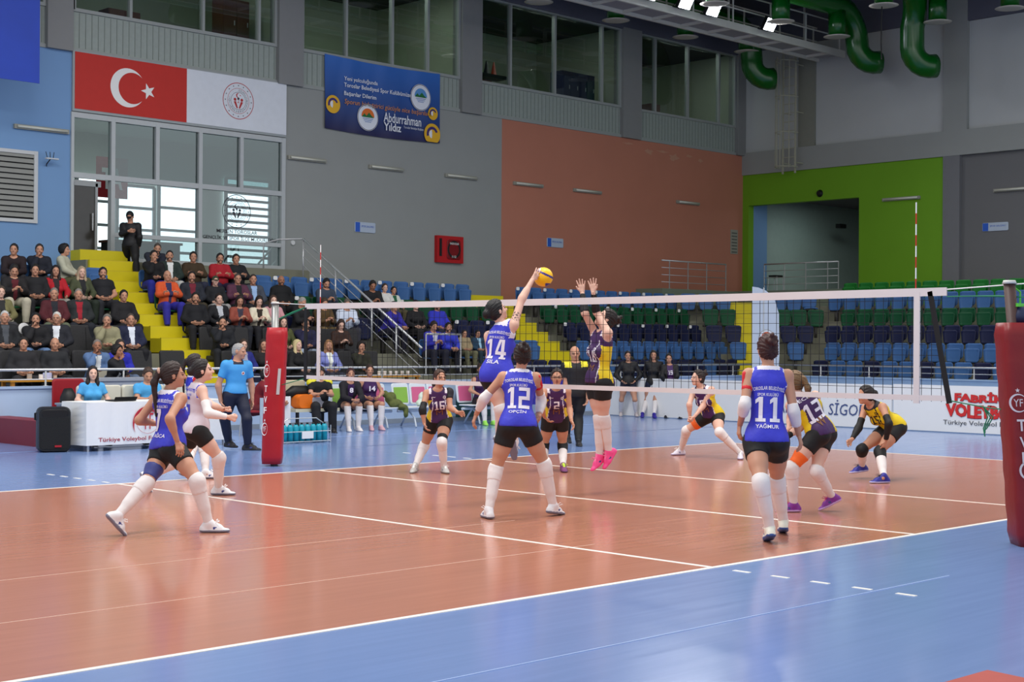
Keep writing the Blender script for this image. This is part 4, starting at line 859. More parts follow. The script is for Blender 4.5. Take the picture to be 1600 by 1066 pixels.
# ------------------------------------------------------------------ figures: distance-field bodies meshed with surface nets
V = lambda *a: np.array(a, float)
def nrm(v): return v/(np.linalg.norm(v)+1e-9)
class Grid:
    def __init__(s, lo, hi, h):
        s.h = h; s.lo = np.array(lo, float); s.n = np.maximum(3, np.ceil((np.array(hi)-s.lo)/h).astype(int)+1); s.F = np.full(s.n, 9., np.float32)
        s.ax = [(s.lo[i]+h*np.arange(s.n[i])).astype(np.float32) for i in range(3)]
    def sub(s, lo, hi):
        a = np.clip(np.floor((np.array(lo)-s.lo)/s.h).astype(int), 0, s.n); b = np.clip(np.ceil((np.array(hi)-s.lo)/s.h).astype(int)+1, 0, s.n)
        if np.any(b <= a): return None
        sl = tuple(slice(int(a[i]), int(b[i])) for i in range(3))
        return sl, s.ax[0][sl[0]][:, None, None], s.ax[1][sl[1]][None, :, None], s.ax[2][sl[2]][None, None, :]
    def comb(s, sl, d, k):
        A = s.F[sl]
        if k > 0:
            hh = np.maximum(k-np.abs(A-d), 0)/k; s.F[sl] = np.minimum(A, d)-hh*hh*k*.25
        else: s.F[sl] = np.minimum(A, d)
    def cap(s, a, b, ra, rb, k=.02, flat=None, fs=1., clip=None):
        a = np.array(a, float); b = np.array(b, float); m = max(ra, rb)/min(fs, 1)*1.0+k+.03
        q = s.sub(np.minimum(a, b)-m, np.maximum(a, b)+m)
        if q is None: return s
        sl, X, Y, Z = q; ab = b-a; L2 = ab@ab+1e-12
        px, py, pz = X-a[0], Y-a[1], Z-a[2]
        t = np.clip((px*ab[0]+py*ab[1]+pz*ab[2])/L2, 0, 1)
        dx, dy, dz = px-t*ab[0], py-t*ab[1], pz-t*ab[2]; r = ra+(rb-ra)*t
        if flat is not None:
            n = flat; dn = dx*n[0]+dy*n[1]+dz*n[2]; d2 = dx*dx+dy*dy+dz*dz+dn*dn*(1/fs**2-1)
            d = (np.sqrt(d2)-r)*(fs+(1-fs)*.5)
        else: d = np.sqrt(dx*dx+dy*dy+dz*dz)-r
        if clip is not None:
            for (n, c) in clip: d = np.maximum(d, (X*n[0]+Y*n[1]+Z*n[2])-c)
        s.comb(sl, d, k); return s
    def ell(s, c, R, rad, k=.02, subtract=False, cut=None):
        c = np.array(c, float); m = max(rad)+k+.03; q = s.sub(c-m, c+m)
        if q is None: return s
        sl, X, Y, Z = q; px, py, pz = X-c[0], Y-c[1], Z-c[2]
        u = [(px*R[i][0]+py*R[i][1]+pz*R[i][2]) for i in range(3)]
        k0 = np.sqrt(sum((u[i]/rad[i])**2 for i in range(3))); k1 = np.sqrt(sum((u[i]/rad[i]**2)**2 for i in range(3)))+1e-6
        d = k0*(k0-1)/k1
        if cut is not None:
            for (n, cc) in cut: d = np.maximum(d, (X*n[0]+Y*n[1]+Z*n[2])-cc)
        if subtract:
            A = s.F[sl]; hh = np.maximum(k-np.abs(-d-A), 0)/k; s.F[sl] = np.maximum(A, -d)+hh*hh*k*.25
        else: s.comb(sl, d, k)
        return s
    def plane(s, n, c):
        s.F = np.maximum(s.F, (s.ax[0][:, None, None]*n[0]+s.ax[1][None, :, None]*n[1]+s.ax[2][None, None, :]*n[2]-c).astype(np.float32)); return s
    def nets(s):
        F = s.F.copy(); F[0] = F[-1] = 9; F[:, 0] = F[:, -1] = 9; F[:, :, 0] = F[:, :, -1] = 9
        I = F < 0; c = [I[i:i+F.shape[0]-1 or None, j:j+F.shape[1]-1 or None, k:k+F.shape[2]-1 or None] for i in (0, 1) for j in (0, 1) for k in (0, 1)]
        cnt = sum(x.astype(np.int8) for x in c); act = (cnt > 0) & (cnt < 8); idx = np.argwhere(act)
        if len(idx) == 0: return np.zeros((0, 3)), np.zeros((0, 4), int)
        num = np.zeros((len(idx), 3)); den = np.zeros(len(idx)); offs = np.array([(i, j, k) for i in (0, 1) for j in (0, 1) for k in (0, 1)])
        val = np.stack([F[idx[:, 0]+o[0], idx[:, 1]+o[1], idx[:, 2]+o[2]] for o in offs], 1)
        for a in range(8):
            for ax in range(3):
                if offs[a][ax] == 0:
                    b = a+(4, 2, 1)[ax]; va, vb = val[:, a], val[:, b]; m = (va < 0) != (vb < 0)
                    t = np.where(m, va/(va-vb+1e-12), 0); p = offs[a][None, :]+np.eye(3)[ax][None, :]*t[:, None]
                    num += p*m[:, None]; den += m
        verts = s.lo+s.h*(idx+num/den[:, None]); vid = np.full(act.shape, -1, np.int64); vid[tuple(idx.T)] = np.arange(len(idx)); Q = []
        for ax in range(3):
            sl0 = [slice(1, -1)]*3; sl1 = [slice(1, -1)]*3; sl0[ax] = slice(0, -1); sl1[ax] = slice(1, None)
            A = I[tuple(sl0)]; B = I[tuple(sl1)]; e = np.argwhere(A != B); 
            if len(e) == 0: continue
            flip = A[tuple(e.T)]; g = e+1; g[:, ax] -= 1; o1, o2 = [(1, 2), (2, 0), (0, 1)][ax]
            d1 = np.zeros(3, int); d1[o1] = 1; d2 = np.zeros(3, int); d2[o2] = 1
            q = np.stack([vid[tuple((g-d1-d2).T)], vid[tuple((g-d2).T)], vid[tuple(g.T)], vid[tuple((g-d1).T)]], 1)
            q[~flip] = q[~flip][:, ::-1]; Q.append(q[(q >= 0).all(1)])
        return verts, np.concatenate(Q)
def npmesh(name, chunks, mats, parent=None, colorfn=None, link=True):
    vs = []; qs = []; ms = []; o = 0
    for v, q, m in chunks:
        if len(v) == 0: continue
        vs.append(v); qs.append(q+o); o += len(v)
        ms.append(np.full(len(q), m) if np.isscalar(m) else m)
    if not vs: return None
    v = np.concatenate(vs); q = np.concatenate(qs); mi = np.concatenate(ms).astype(np.int32)
    me = bpy.data.meshes.new(name); me.vertices.add(len(v)); me.vertices.foreach_set('co', v.astype(np.float32).ravel())
    me.loops.add(len(q)*4); me.loops.foreach_set('vertex_index', q.astype(np.int32).ravel())
    me.polygons.add(len(q)); me.polygons.foreach_set('loop_start', np.arange(0, len(q)*4, 4, dtype=np.int32))
    try: me.polygons.foreach_set('loop_total', np.full(len(q), 4, np.int32))
    except Exception: pass
    for m in mats: me.materials.append(m)
    if colorfn is not None: mi = colorfn(v[q].mean(1), mi)
    me.polygons.foreach_set('material_index', mi.astype(np.int32)); me.update(calc_edges=True); me.polygons.foreach_set('use_smooth', [True]*len(q)); me.validate()
    o = bpy.data.objects.new(name, me)
    if link: COL.objects.link(o)
    if parent is not None: o.parent = parent
    return o
CAN = dict(thigh=.41, shank=.405, uarm=.285, farm=.245, hand=.17, trunk=.50, neckhead=.165)
def frame(up, side):
    u = nrm(up); s_ = nrm(side-u*(side@u)); return u, s_, np.cross(u, s_)  # up, right, front  (u x s = front when s = anatomical right? fixed by caller)
class Body:
    """J: pel, neck, head, hipL/R, kneeL/R, ankL/R, toeL/R, shL/R, elL/R, wrL/R, haL/R (numpy world or local)."""
    def __init__(s, J, S=1., build=1., fem=True, hface=None, hup=None, h=.012):
        s.J = J; s.S = S; s.b = build; s.fem = fem; s.h = h
        s.u = nrm(J['neck']-J['pel']); sd = nrm(J['shR']-J['shL']); sd = nrm(sd-s.u*(sd@s.u)); s.s = sd; s.f = np.cross(s.u, sd)  # right-handed: up x right = front
        hs = nrm(J['hipR']-J['hipL']); s.hu = nrm(s.u*.7+nrm(J['pel']-(J['kneeL']+J['kneeR'])/2)*.3); s.hs = nrm(hs-s.hu*(hs@s.hu)); s.hf = np.cross(s.hu, s.hs)
        s.hface = nrm(hface if hface is not None else s.f); s.hup = nrm(hup if hup is not None else (J['head']-J['neck']))
        s.hside = nrm(np.cross(s.hface, s.hup)); s.hup = nrm(np.cross(s.hside, s.hface))
        P = np.array(list(J.values())); s.lo = P.min(0)-.24; s.hi = P.max(0)+.24
    def grid(s, keys=None, pad=.2, h=None):
        P = np.array([s.J[k] for k in keys]) if keys else np.array(list(s.J.values())); return Grid(P.min(0)-pad, P.max(0)+pad, h or s.h)
    def torso(s, g, e=0., k=.05, low=0.):
        J, S, b = s.J, s.S, s.b; p, n = J['pel'], J['neck']; T = np.linalg.norm(n-p)
        w = (.112 if s.fem else .128)*S*b; ch = (.128 if s.fem else .15)*S*b
        fl = .74
        g.ell(p+s.hu*.03*S, (s.hs, s.hf, s.hu), ((.154 if s.fem else .155)*S*b+e, .113*S*b+e, .13*S+e), k)
        for q in ('hipL', 'hipR'): g.ell(J[q]-s.hf*.045*S+s.hu*.0*S, (s.hs, s.hf, s.hu), (.085*S*b+e, .09*S*b+e, .095*S+e), k)
        g.cap(p+s.u*.08*S, p+s.u*T*.55, w+.012*S+e, w+e, k, s.f, fl)
        g.cap(p+s.u*T*.55, n-s.u*.13*S, w+e, ch+e, k, s.f, fl)
        g.cap(J['shL']+s.s*.05*S-s.u*.05*S, J['shR']-s.s*.05*S-s.u*.05*S, .072*S*b+e, .072*S*b+e, k, s.f, .9)
        g.cap(J['shL']+s.s*.07*S+s.u*.01*S, n-s.u*.005*S, .034*S+e, .05*S+e, k); g.cap(J['shR']-s.s*.07*S+s.u*.01*S, n-s.u*.005*S, .034*S+e, .05*S+e, k)
        if s.fem:
            for q in (-1, 1): g.ell(n-s.u*.21*S+s.s*q*.068*S+s.f*.075*S*b, (s.s, s.f, s.u), (.062*S+e, .055*S+e, .06*S+e), k*.8)
        elif b > 1.1: g.ell(p+s.u*.17*S+s.f*.05*S, (s.s, s.f, s.u), (.14*S*b+e, .11*S*b+e, .15*S+e), k)
    def _cl(s, a, b, f0, f1):
        d = nrm(b-a); c = []
        if f1 < 1: c.append((d, d@(a+(b-a)*f1)))
        if f0 > 0: c.append((-d, -d@(a+(b-a)*f0)))
        return c or None
    def arm(s, g, q, e=0., k=.03, f0=0., f1=1., part='both'):
        J, S = s.J, s.S; m = (.9 if s.fem else 1.08)*S
        a, b, c = J['sh'+q], J['el'+q], J['wr'+q]
        if part in ('both', 'upper'):
            cl = s._cl(a, b, f0, f1) if part == 'upper' else None
            g.cap(a, b, .052*m+e, .040*m+e, k, clip=cl)
            if f0 == 0: g.ell(a-s.u*.008*S, (s.s, s.f, s.u), (.056*m+e, .056*m+e, .058*m+e), k)
        if part in ('both', 'lower'):
            cl = s._cl(b, c, f0, f1) if part == 'lower' else None
            g.cap(b, c, .041*m+e, .027*m+e, k, clip=cl); g.cap(b+(c-b)*.12, b+(c-b)*.42, .043*m+e, .035*m+e, k, clip=cl)
    def leg(s, g, q, e=0., k=.035, part='both', f0=0., f1=1.):
        J, S, b_ = s.J, s.S, s.b; a, b, c = J['hip'+q], J['knee'+q], J['ank'+q]; m = S*(b_*.5+.5)
        rt = (.09 if s.fem else .087)*m
        if part in ('both', 'thigh'):
            cl = s._cl(a, b, f0, f1) if part == 'thigh' else None
            g.cap(a, b, rt+e, .056*m+e, k, clip=cl); g.cap(a, a+(b-a)*.55, rt*.98+e, .076*m+e, k, clip=cl)
        if part in ('both', 'shank'):
            cl = s._cl(b, c, f0, f1) if part == 'shank' else None
            back = nrm(np.cross(nrm(c-b), nrm(np.cross(nrm(a-b), nrm(c-b))+s.hs*.6)))
            if back @ s.hf > 0: back = -back
            g.cap(b, c, .054*m+e, .036*m+e, k, clip=cl); g.cap(b+(c-b)*.12+back*.018*m, b+(c-b)*.62+back*.006*m, .05*m+e, .04*m+e, k, clip=cl)
    def foot(s, g, q, e=0.):
        J, S = s.J, s.S; a, t = J['ank'+q], J['toe'+q]; d = nrm(a-J['knee'+q]); g.cap(a, a+d*.03*S+(t-a)*.12, .034*S+e, .028*S+e, .03)
    def headf(s, g, k=.02):
        J, S = s.J, s.S; c = J['head']; f, r, u = s.hface, s.hside, s.hup; R = (r, f, u); m = S*(1. if s.fem else 1.04)
        at = lambda a, b, d: c+r*a*m+f*b*m+u*d*m
        g.ell(at(0, -.012, .025), R, (.073*m, .094*m, .09*m), .02); g.ell(at(0, .022, -.035), R, (.056*m, .068*m, .074*m), .035)
        g.ell(at(0, .062, -.088), R, (.024*m, .022*m, .02*m), .03)
        for q in (-1, 1):
            g.ell(at(q*.03, .055, -.03), R, (.024*m, .026*m, .026*m), .02); g.ell(at(q*.033, .094, .004), R, (.017*m, .016*m, .011*m), .012, True)
            g.cap(at(q*.014, .088, .02), at(q*.045, .077, .02), .008*m, .006*m, .01); g.ell(at(q*.033, .078, .003), R, (.013*m, .012*m, .012*m), .003)
            g.ell(at(q*.074, -.008, -.004), R, (.01*m, .021*m, .032*m), .008)
        g.cap(at(0, .088, .012), at(0, .106, -.026), .008*m, .013*m, .012); g.ell(at(0, .1, -.03), R, (.017*m, .011*m, .009*m), .008)
        g.ell(at(0, .083, -.056), R, (.023*m, .011*m, .006*m), .006); g.ell(at(0, .081, -.068), R, (.019*m, .011*m, .007*m), .006)
        g.cap(c-s.hup*.07*S-f*.02*S, J['neck']+s.u*.0, (.047 if s.fem else .057)*S, (.052 if s.fem else .064)*S, .03)
    def headcol(s, cen, mi):
        # 0 skin, 1 eye, 2 lip, 3 brow
        c = s.J['head']; m = s.S*(1. if s.fem else 1.04); d = (cen-c)/m; a, b, z = d@s.hside, d@s.hface, d@s.hup
        mi = mi.copy(); fr = b > .05
        mi[fr & (np.abs(np.abs(a)-.033) < .013) & (np.abs(z-.003) < .006)] = 1
        mi[fr & (np.abs(a) < .022) & (np.abs(z+.061) < .0075)] = 2
        mi[fr & (np.abs(np.abs(a)-.033) < .019) & (np.abs(z-.0235) < .0045)] = 3
        return mi
    def hand(s, q, pose='relaxed', h=.0055, palm=None):
        """separate fine grid for one hand: palm, five unequal fingers with two bends each"""
        J, S = s.J, s.S; w, t = J['wr'+q], J['ha'+q]; d = nrm(t-w)
        n = palm if palm is not None else (s.s if q == 'L' else -s.s)*1.0+s.f*.3   # palm normal faces the body
        n = nrm(n-d*(n@d)); side = np.cross(d, n)*(1 if q == 'L' else -1)            # towards the thumb
        if pose not in ('open', 'flat') and side @ s.f < 0 and palm is None: side = -side
        m = S*(.95 if s.fem else 1.08); g = Grid(np.minimum(w, w+d*.2*m)-.11*m, np.maximum(w, w+d*.2*m)+.11*m, h)
        R = (side, n, d)
        g.cap(w-d*.03*m, w+d*.015*m, .024*m, .024*m, .01, n, .75)
        g.cap(w+d*.02*m+side*.012*m, w+d*.078*m+side*.018*m, .020*m, .021*m, .012, n, .62); g.cap(w+d*.02*m-side*.010*m, w+d*.074*m-side*.020*m, .019*m, .019*m, .012, n, .62)
        curl = {'relaxed': (.45, .6), 'fist': (1.45, 1.6), 'open': (.08, .1), 'grip': (1.0, 1.0), 'flat': (.2, .2)}[pose]
        spread = {'open': .22}.get(pose, .05)
        for i, (off_, L) in enumerate(((.031, .072), (.011, .08), (-.010, .074), (-.030, .058))):
            b = w+d*(.086-.004*abs(i-1.2))*m+side*off_*m; dd = nrm(d+side*spread*(1.5-i)*.9); a1 = curl[0]*(1+.08*i); a2 = a1+curl[1]
            d1 = dd*math.cos(a1)+n*math.sin(a1); d2 = dd*math.cos(a2)+n*math.sin(a2)
            m1 = b+d1*L*.52*m; m2 = m1+d2*L*.5*m
            g.cap(b-dd*.01*m, m1, .0092*m, .0084*m, .006); g.cap(m1, m2, .0084*m, .007*m, .004)
        tb = w+d*.03*m+side*.022*m; td = nrm(side*.75+d*.7+n*(.25 if pose != 'fist' else .8)); m1 = tb+td*.036*m; td2 = nrm(td*.6+d*.6+n*(.3 if pose != 'fist' else .9)-side*(.0 if pose == 'open' else .35))
        g.cap(tb, m1, .0125*m, .0105*m, .01); g.cap(m1, m1+td2*.034*m, .0105*m, .008*m, .004)
        return g.nets()
    def shoe(s, q, h, e=0.):
        J, S = s.J, s.S; a, t = J['ank'+q], J['toe'+q]; z = getattr(s, 'soleup'+q, None)
        fw_ = nrm(t-a-(nrm(a-J['knee'+q])*0)); 
        dn = nrm(a-J['knee'+q]); 
        su = s.sole[q]      # unit vector: sole plane up
        fwd = nrm((t-a)-su*((t-a)@su)); sd = np.cross(fwd, su); m = S*(.95 if s.fem else 1.07)
        heel = a-su*.058*m-fwd*.045*m; toe = a-su*.066*m+fwd*.165*m; ball = a-su*.062*m+fwd*.095*m
        g = Grid(np.minimum(np.minimum(heel, toe), a)-.09, np.maximum(np.maximum(heel, toe), a)+.09, h)
        g.cap(heel-su*.012*m, ball-su*.012*m, .040*m, .046*m, .006, su, .35); g.cap(ball-su*.012*m, toe-su*.006*m, .046*m, .034*m, .006, su, .32); g.cap(heel, ball, .034*m, .041*m, .012, su, .72); g.cap(ball, toe, .041*m, .030*m, .02, su, .62)
        g.cap(heel+su*.02*m, a+su*.012*m, .034*m, .043*m, .03); g.cap(a-su*.012*m+fwd*.01*m, ball+su*.02*m, .043*m, .036*m, .03)
        g.plane(-su, -((a-su*.086*m)@su)); g.plane(nrm(a-J['knee'+q])*-1, -(nrm(a-J['knee'+q])@(a-nrm(a-J['knee'+q])*.045*m)))
        v, f = g.nets(); base = (a-su*.086*m)@su
        cz = v[f].mean(1)@su-base; fx = (v[f].mean(1)-a)@fwd
        mi = np.where(cz < .026*m, 1, np.where((fx > .03*m) & (fx < .105*m) & (np.abs((v[f].mean(1)-a)@sd) < .016*m) & (cz > .05*m), 2, np.where((cz > .034*m) & (cz < .058*m) & (np.abs(fx-.03*m-cz*.6) < .007*m+.012*np.sin(cz*90)**2*m), 3, 0)))
        return v, f, mi
def skin_mats(rgb, hair=(26, 20, 18)): return [mat(rgb, .5, var=.05, scale=9, spec=.35), mat((70, 50, 42), .4), mat((158, 92, 82), .5), mat(tuple(int(hair[i]*.6+rgb[i]*.4) for i in range(3)), .6)]
SK = {'l': (206, 160, 138), 'm': (188, 138, 112), 'd': (160, 110, 84), 'p': (216, 174, 154)}
def hair_mesh(B, style, col, parent, h, long=.3):
    J, S = B.J, B.S; c = J['head']; f, r, u = B.hface, B.hside, B.hup; m = S*(1. if B.fem else 1.04); at = lambda a, b, d: c+r*a*m+f*b*m+u*d*m; R = (r, f, u)
    pts = [c]
    g = Grid(c-.2*m-(.25 if style in ('long', 'pony') else 0), c+.2*m, h)
    if style == 'bald_side':
        g.ell(at(0, -.03, .0), R, (.079*m, .082*m, .06*m), .01); g.plane(f, f@at(0, .01, 0))
    else:
        th = {'buzz': .004, 'short': .012, 'cap': .012, 'curly': .028}.get(style, .012)
        g.ell(at(0, -.014, .03), R, ((.073+th)*m, (.094+th)*m, (.09+th)*m), .01)
        if style in ('short', 'buzz', 'curly', 'cap'): g.ell(at(0, -.045, -.01), R, (.072*m+th*.6, .062*m+th*.6, .07*m), .02)
        else: g.ell(at(0, -.04, -.015), R, (.079*m, .068*m, .075*m), .02)
        # open the face
        n = nrm(f*.92-u*.38); g.plane(n, n@at(0, .048, .045)) if style not in ('cap',) else g.plane(n, n@at(0, .055, .035))
        if style in ('bun', 'pony', 'tied', 'short', 'buzz'):
            n2 = nrm(-u); 
    if style == 'bun':
        g.ell(at(0, -.1, .075), R, (.048*m, .046*m, .042*m), .012)
        for (a_, b_, c_) in ((.03, -.12, .1), (-.035, -.11, .09), (.0, -.13, .12), (.045, -.1, .07), (-.02, -.145, .07), (.02, -.14, .05)): g.ell(at(a_, b_, c_), R, (.02*m, .02*m, .022*m), .012)
    if style == 'lowbun': g.ell(at(0, -.125, .01), R, (.045*m, .045*m, .05*m), .02)
    if style == 'pony':
        b = at(0, -.125, .045); mid = b-V(0, 0, .1)-f*.045; end = b-V(0, 0, .1+long)-f*.02
        g.ell(at(0, -.11, .045), R, (.03*m, .03*m, .03*m), .01); g.cap(b, mid, .026*m, .03*m, .02); g.cap(mid, end, .03*m, .012*m, .02)
    if style in ('long', 'wavy'):
        for q in (-1, 1):
            g.cap(at(q*.062, -.01, .0), at(q*.078, .012, -.16), .034*m, .03*m, .03); g.cap(at(q*.078, .012, -.15), at(q*.085, .03, -.26), .03*m, .018*m, .03)
        g.cap(at(0, -.06, -.03), at(0, -.085, -.2), .06*m, .045*m, .03, f, .6)
    if style == 'cap':
        g.plane(-u, -(u@at(0, 0, .018))); g.cap(at(0, .07, .03), at(0, .14, .018), .055*m, .045*m, .01, u, .2)
    if style == 'hood':
        g = Grid(c-.24*m, c+.24*m, h); g.ell(at(0, -.03, .01), R, (.1*m, .11*m, .125*m), .01); n = nrm(f); g.plane(n, n@at(0, .02, 0)); 
    v, q_ = g.nets()
    if style not in ('cap', 'hood'):
        d = v-c; rr = np.linalg.norm(d, axis=1)+1e-6; a1 = np.arctan2(d@r, d@u+.02); n_ = d/rr[:, None]
        w = .0022*np.sin(a1*23+d@f*40)+.0016*np.sin(a1*41+7*np.sin(d@f*30))+.002*np.sin(d@u*60+a1*9)
        v = v+n_*(w*(1.6 if style in ('bun', 'curly', 'wavy') else 1.))[:, None]
    return npmesh('hair' if style not in ('cap', 'hood') else ('cap' if style == 'cap' else 'hood'), [(v, q_, 0)], [mat(col, .55, var=.25, scale=30, bump=.3)], parent)
def make_body(B, root, skin, hairc=(26, 20, 18), hands=('relaxed', 'relaxed'), bareleg=True, barearm=True, palms=(None, None), hh=.0065, hf=.0055, tatt=None):
    g = B.grid(pad=.16); B.torso(g)
    for q in 'LR': B.arm(g, q); B.leg(g, q); B.foot(g, q)
    c = B.J['head']; n = nrm(B.J['neck']-c); S = B.S
    ch = [(*g.nets(), 0)]
    gh = Grid(np.minimum(c, B.J['neck'])-.15*S, np.maximum(c, B.J['neck'])+.16*S, hh); B.headf(gh); v, q = gh.nets(); hm = B.headcol(v[q].mean(1), np.zeros(len(q), int)); ch.append((v, q, hm))
    for i, s_ in enumerate('LR'):
        v, q = B.hand(s_, hands[i], hf, palms[i]); ch.append((v, q, 0))
    cf = None
    if tatt is not None:
        def cf(cen, mi):
            mi = mi.copy(); d = np.linalg.norm(cen-tatt[0], axis=1); k = (d < tatt[1]) & (np.sin(cen[:, 0]*140)*np.sin(cen[:, 1]*110)*np.sin(cen[:, 2]*120) > .12); mi[k] = 4; return mi
    mm = skin_mats(skin, hairc)+([mat((110, 88, 84), .6)] if tatt is not None else [])
    return npmesh('body', ch, mm, root, cf)
SEGS = {'0': 'abcdef', '2': 'abged', '3': 'abgcd', '5': 'afgcd', '6': 'afgedc', '8': 'abcdefg', '9': 'gfabcd'}
def block(txt, w, h):
    vs = []; fs = []; n = len(txt); gw = w/(n-.0) if n > 1 else w
    R = {'a': (0, 1, .84, 1), 'd': (0, 1, 0, .16), 'g': (0, 1, .42, .58), 'f': (0, .3, .5, 1), 'b': (.7, 1, .5, 1), 'e': (0, .3, 0, .5), 'c': (.7, 1, 0, .5)}
    for i, ch in enumerate(txt):
        Q = []
        if ch == '1': Q = [((.36, 0), (.68, 0), (.68, 1), (.36, 1)), ((.12, 0), (.92, 0), (.92, .14), (.12, .14)), ((.1, .72), (.37, .82), (.37, 1), (.1, .88))]
        elif ch == '4': Q = [((.58, 0), (.86, 0), (.86, 1), (.58, 1)), ((0, .22), (1, .22), (1, .38), (0, .38)), ((0, .36), (.26, .36), (.62, 1), (.36, 1)), ((.45, 0), (1, 0), (1, .1), (.45, .1))]
        elif ch == '7': Q = [((0, .82), (1, .82), (1, 1), (0, 1)), ((.2, 0), (.52, 0), (1, .84), (.68, .84)), ((0, .7), (.2, .7), (.2, .84), (0, .84))]
        else: Q = [((R[k][0], R[k][2]), (R[k][1], R[k][2]), (R[k][1], R[k][3]), (R[k][0], R[k][3])) for k in SEGS.get(ch, '')]
        for q in Q:
            q = [np.array(p) for p in q]; N = 4; o = len(vs)
            for a in range(N+1):
                for b in range(N+1):
                    u, v = a/N, b/N; p = (q[0]*(1-u)+q[1]*u)*(1-v)+(q[3]*(1-u)+q[2]*u)*v
                    vs.append((-w/2+gw*(i+.06+p[0]*.88), (p[1]-.5)*h))
            for a in range(N):
                for b in range(N): fs.append((o+a*(N+1)+b, o+(a+1)*(N+1)+b, o+(a+1)*(N+1)+b+1, o+a*(N+1)+b+1))
    return vs, fs
def proj_text(obj, B, txt, w_, hgt, uc, vc, front, m, parent, bold=.02, arc=0., offs=.006, xc=0.):
    me = obj.data; bv = BVHTree.FromPolygons([v.co for v in me.vertices], [tuple(p.vertices) for p in me.polygons])
    nf = B.f if front else -B.f; rs = -B.s if front else B.s          # text runs left to right for the viewer
    if front: rs = -B.s
    o = B.J['pel']+B.u*vc
    vs, fs = block(txt, w_, hgt) if txt.isdigit() else fitw(txt, w_, hgt, bold); mb = MB(); pts = []
    for a, b in vs:
        bb = b+arc*(1-(2*a/w_)**2) if arc else b
        p = o+rs*(a+uc)+B.u*bb+nf*.4; hit = bv.ray_cast(Vector(p), Vector(-nf), .8)
        pts.append(Vector(hit[0])+Vector(nf)*offs if hit[0] is not None else Vector(p-nf*.3))
    mb.add(pts, fs)
    return mb.build('lettering', m, parent)
# ------------------------------------------------------------------ clothes
def top_mesh(B, name, root, mats, e=.012, hem=-.02, sleeve='none', colfn=None, neckcut=.0, h=None, slv=.5, armcut=.03, skirt=0.):
    g = B.grid(pad=.22, h=h); B.torso(g, e)
    J = B.J; S = B.S
    if skirt: g.ell(J['pel']+B.hu*.0, (B.hs, B.hf, B.hu), (.15*S*B.b+e, .125*S*B.b+e, .16*S+e), .04)
    if sleeve != 'none':
        for q in 'LR':
            if sleeve == 'short': B.arm(g, q, e-.003, f1=slv, part='upper')
            else: B.arm(g, q, e, part='upper'); B.arm(g, q, e, part='lower', f1=.95)
    else:
        for q, sg in (('L', -1), ('R', 1)):
            g.ell(J['sh'+q]+B.s*sg*.045*S-B.u*.005*S, (B.s, B.f, B.u), (.078*S, .12*S, .105*S), .01, True)
    n = -B.hu; g.plane(n, n@J['pel']-hem)
    if sleeve == 'none' or True:
        c = J['neck']+B.u*(.005-neckcut); 
        # neckline: remove what lies above the collar plane near the neck only
        g.ell(J['neck']+B.u*.055*S+B.f*.02, (B.s, B.f, B.u), (.085*S, .085*S, .075*S), .01, True)
    def cf(cen, mi):
        if colfn is None: return mi
        d = cen-J['pel']; T = np.linalg.norm(J['neck']-J['pel'])
        return colfn(d@B.s, d@B.f, d@B.u/T, cen, mi)
    return npmesh(name, [(*g.nets(), 0)], mats, root, cf)
def legwear(B, name, root, mats, e=.01, f1=.42, full=False, waist=.1, h=None, colfn=None):
    g = B.grid(['pel', 'hipL', 'hipR', 'kneeL', 'kneeR']+(['ankL', 'ankR'] if full else []), .24, h); J, S = B.J, B.S
    g.ell(J['pel']+B.hu*.03*S, (B.hs, B.hf, B.hu), ((.154 if B.fem else .155)*S*B.b+e, .113*S*B.b+e, .13*S+e), .05)
    for q in ('hipL', 'hipR'): g.ell(J[q]-B.hf*.045*S, (B.hs, B.hf, B.hu), (.085*S*B.b+e, .09*S*B.b+e, .095*S+e), .05)
    for q in 'LR':
        if full: B.leg(g, q, e, part='thigh'); B.leg(g, q, e+.006, part='shank', f1=.98)
        else: B.leg(g, q, e, part='thigh', f1=f1)
    g.plane(B.hu, B.hu@J['pel']+waist*S)
    return npmesh(name, [(*g.nets(), 0)], mats, root, (lambda c, m: colfn(c, m)) if colfn else None)
def seg(B, name, root, m, which, q, a, b, e=.007, h=None):
    keys = {'shank': ['knee'+q, 'ank'+q], 'thigh': ['hip'+q, 'knee'+q], 'upper': ['sh'+q, 'el'+q], 'lower': ['el'+q, 'wr'+q]}[which]
    g = B.grid(keys, .14, h)
    (B.leg if which in ('shank', 'thigh') else B.arm)(g, q, e, part=which, f0=a, f1=b)
    return npmesh(name, [(*g.nets(), 0)], [m], root)
def kneepad(B, root, m, q, up=.88, dn=.26, e=.0115):
    g = B.grid(['knee'+q], .3); B.leg(g, q, e, part='thigh', f0=up); B.leg(g, q, e, part='shank', f1=dn)
    return npmesh('knee_pad', [(*g.nets(), 0)], [m], root)
def elbowpad(B, root, m, q, up=.7, dn=.4, e=.008, name='arm_sleeve'):
    g = B.grid(['sh'+q, 'el'+q, 'wr'+q], .12); B.arm(g, q, e, part='upper', f0=up); B.arm(g, q, e, part='lower', f1=dn)
    return npmesh(name, [(*g.nets(), 0)], [m], root)
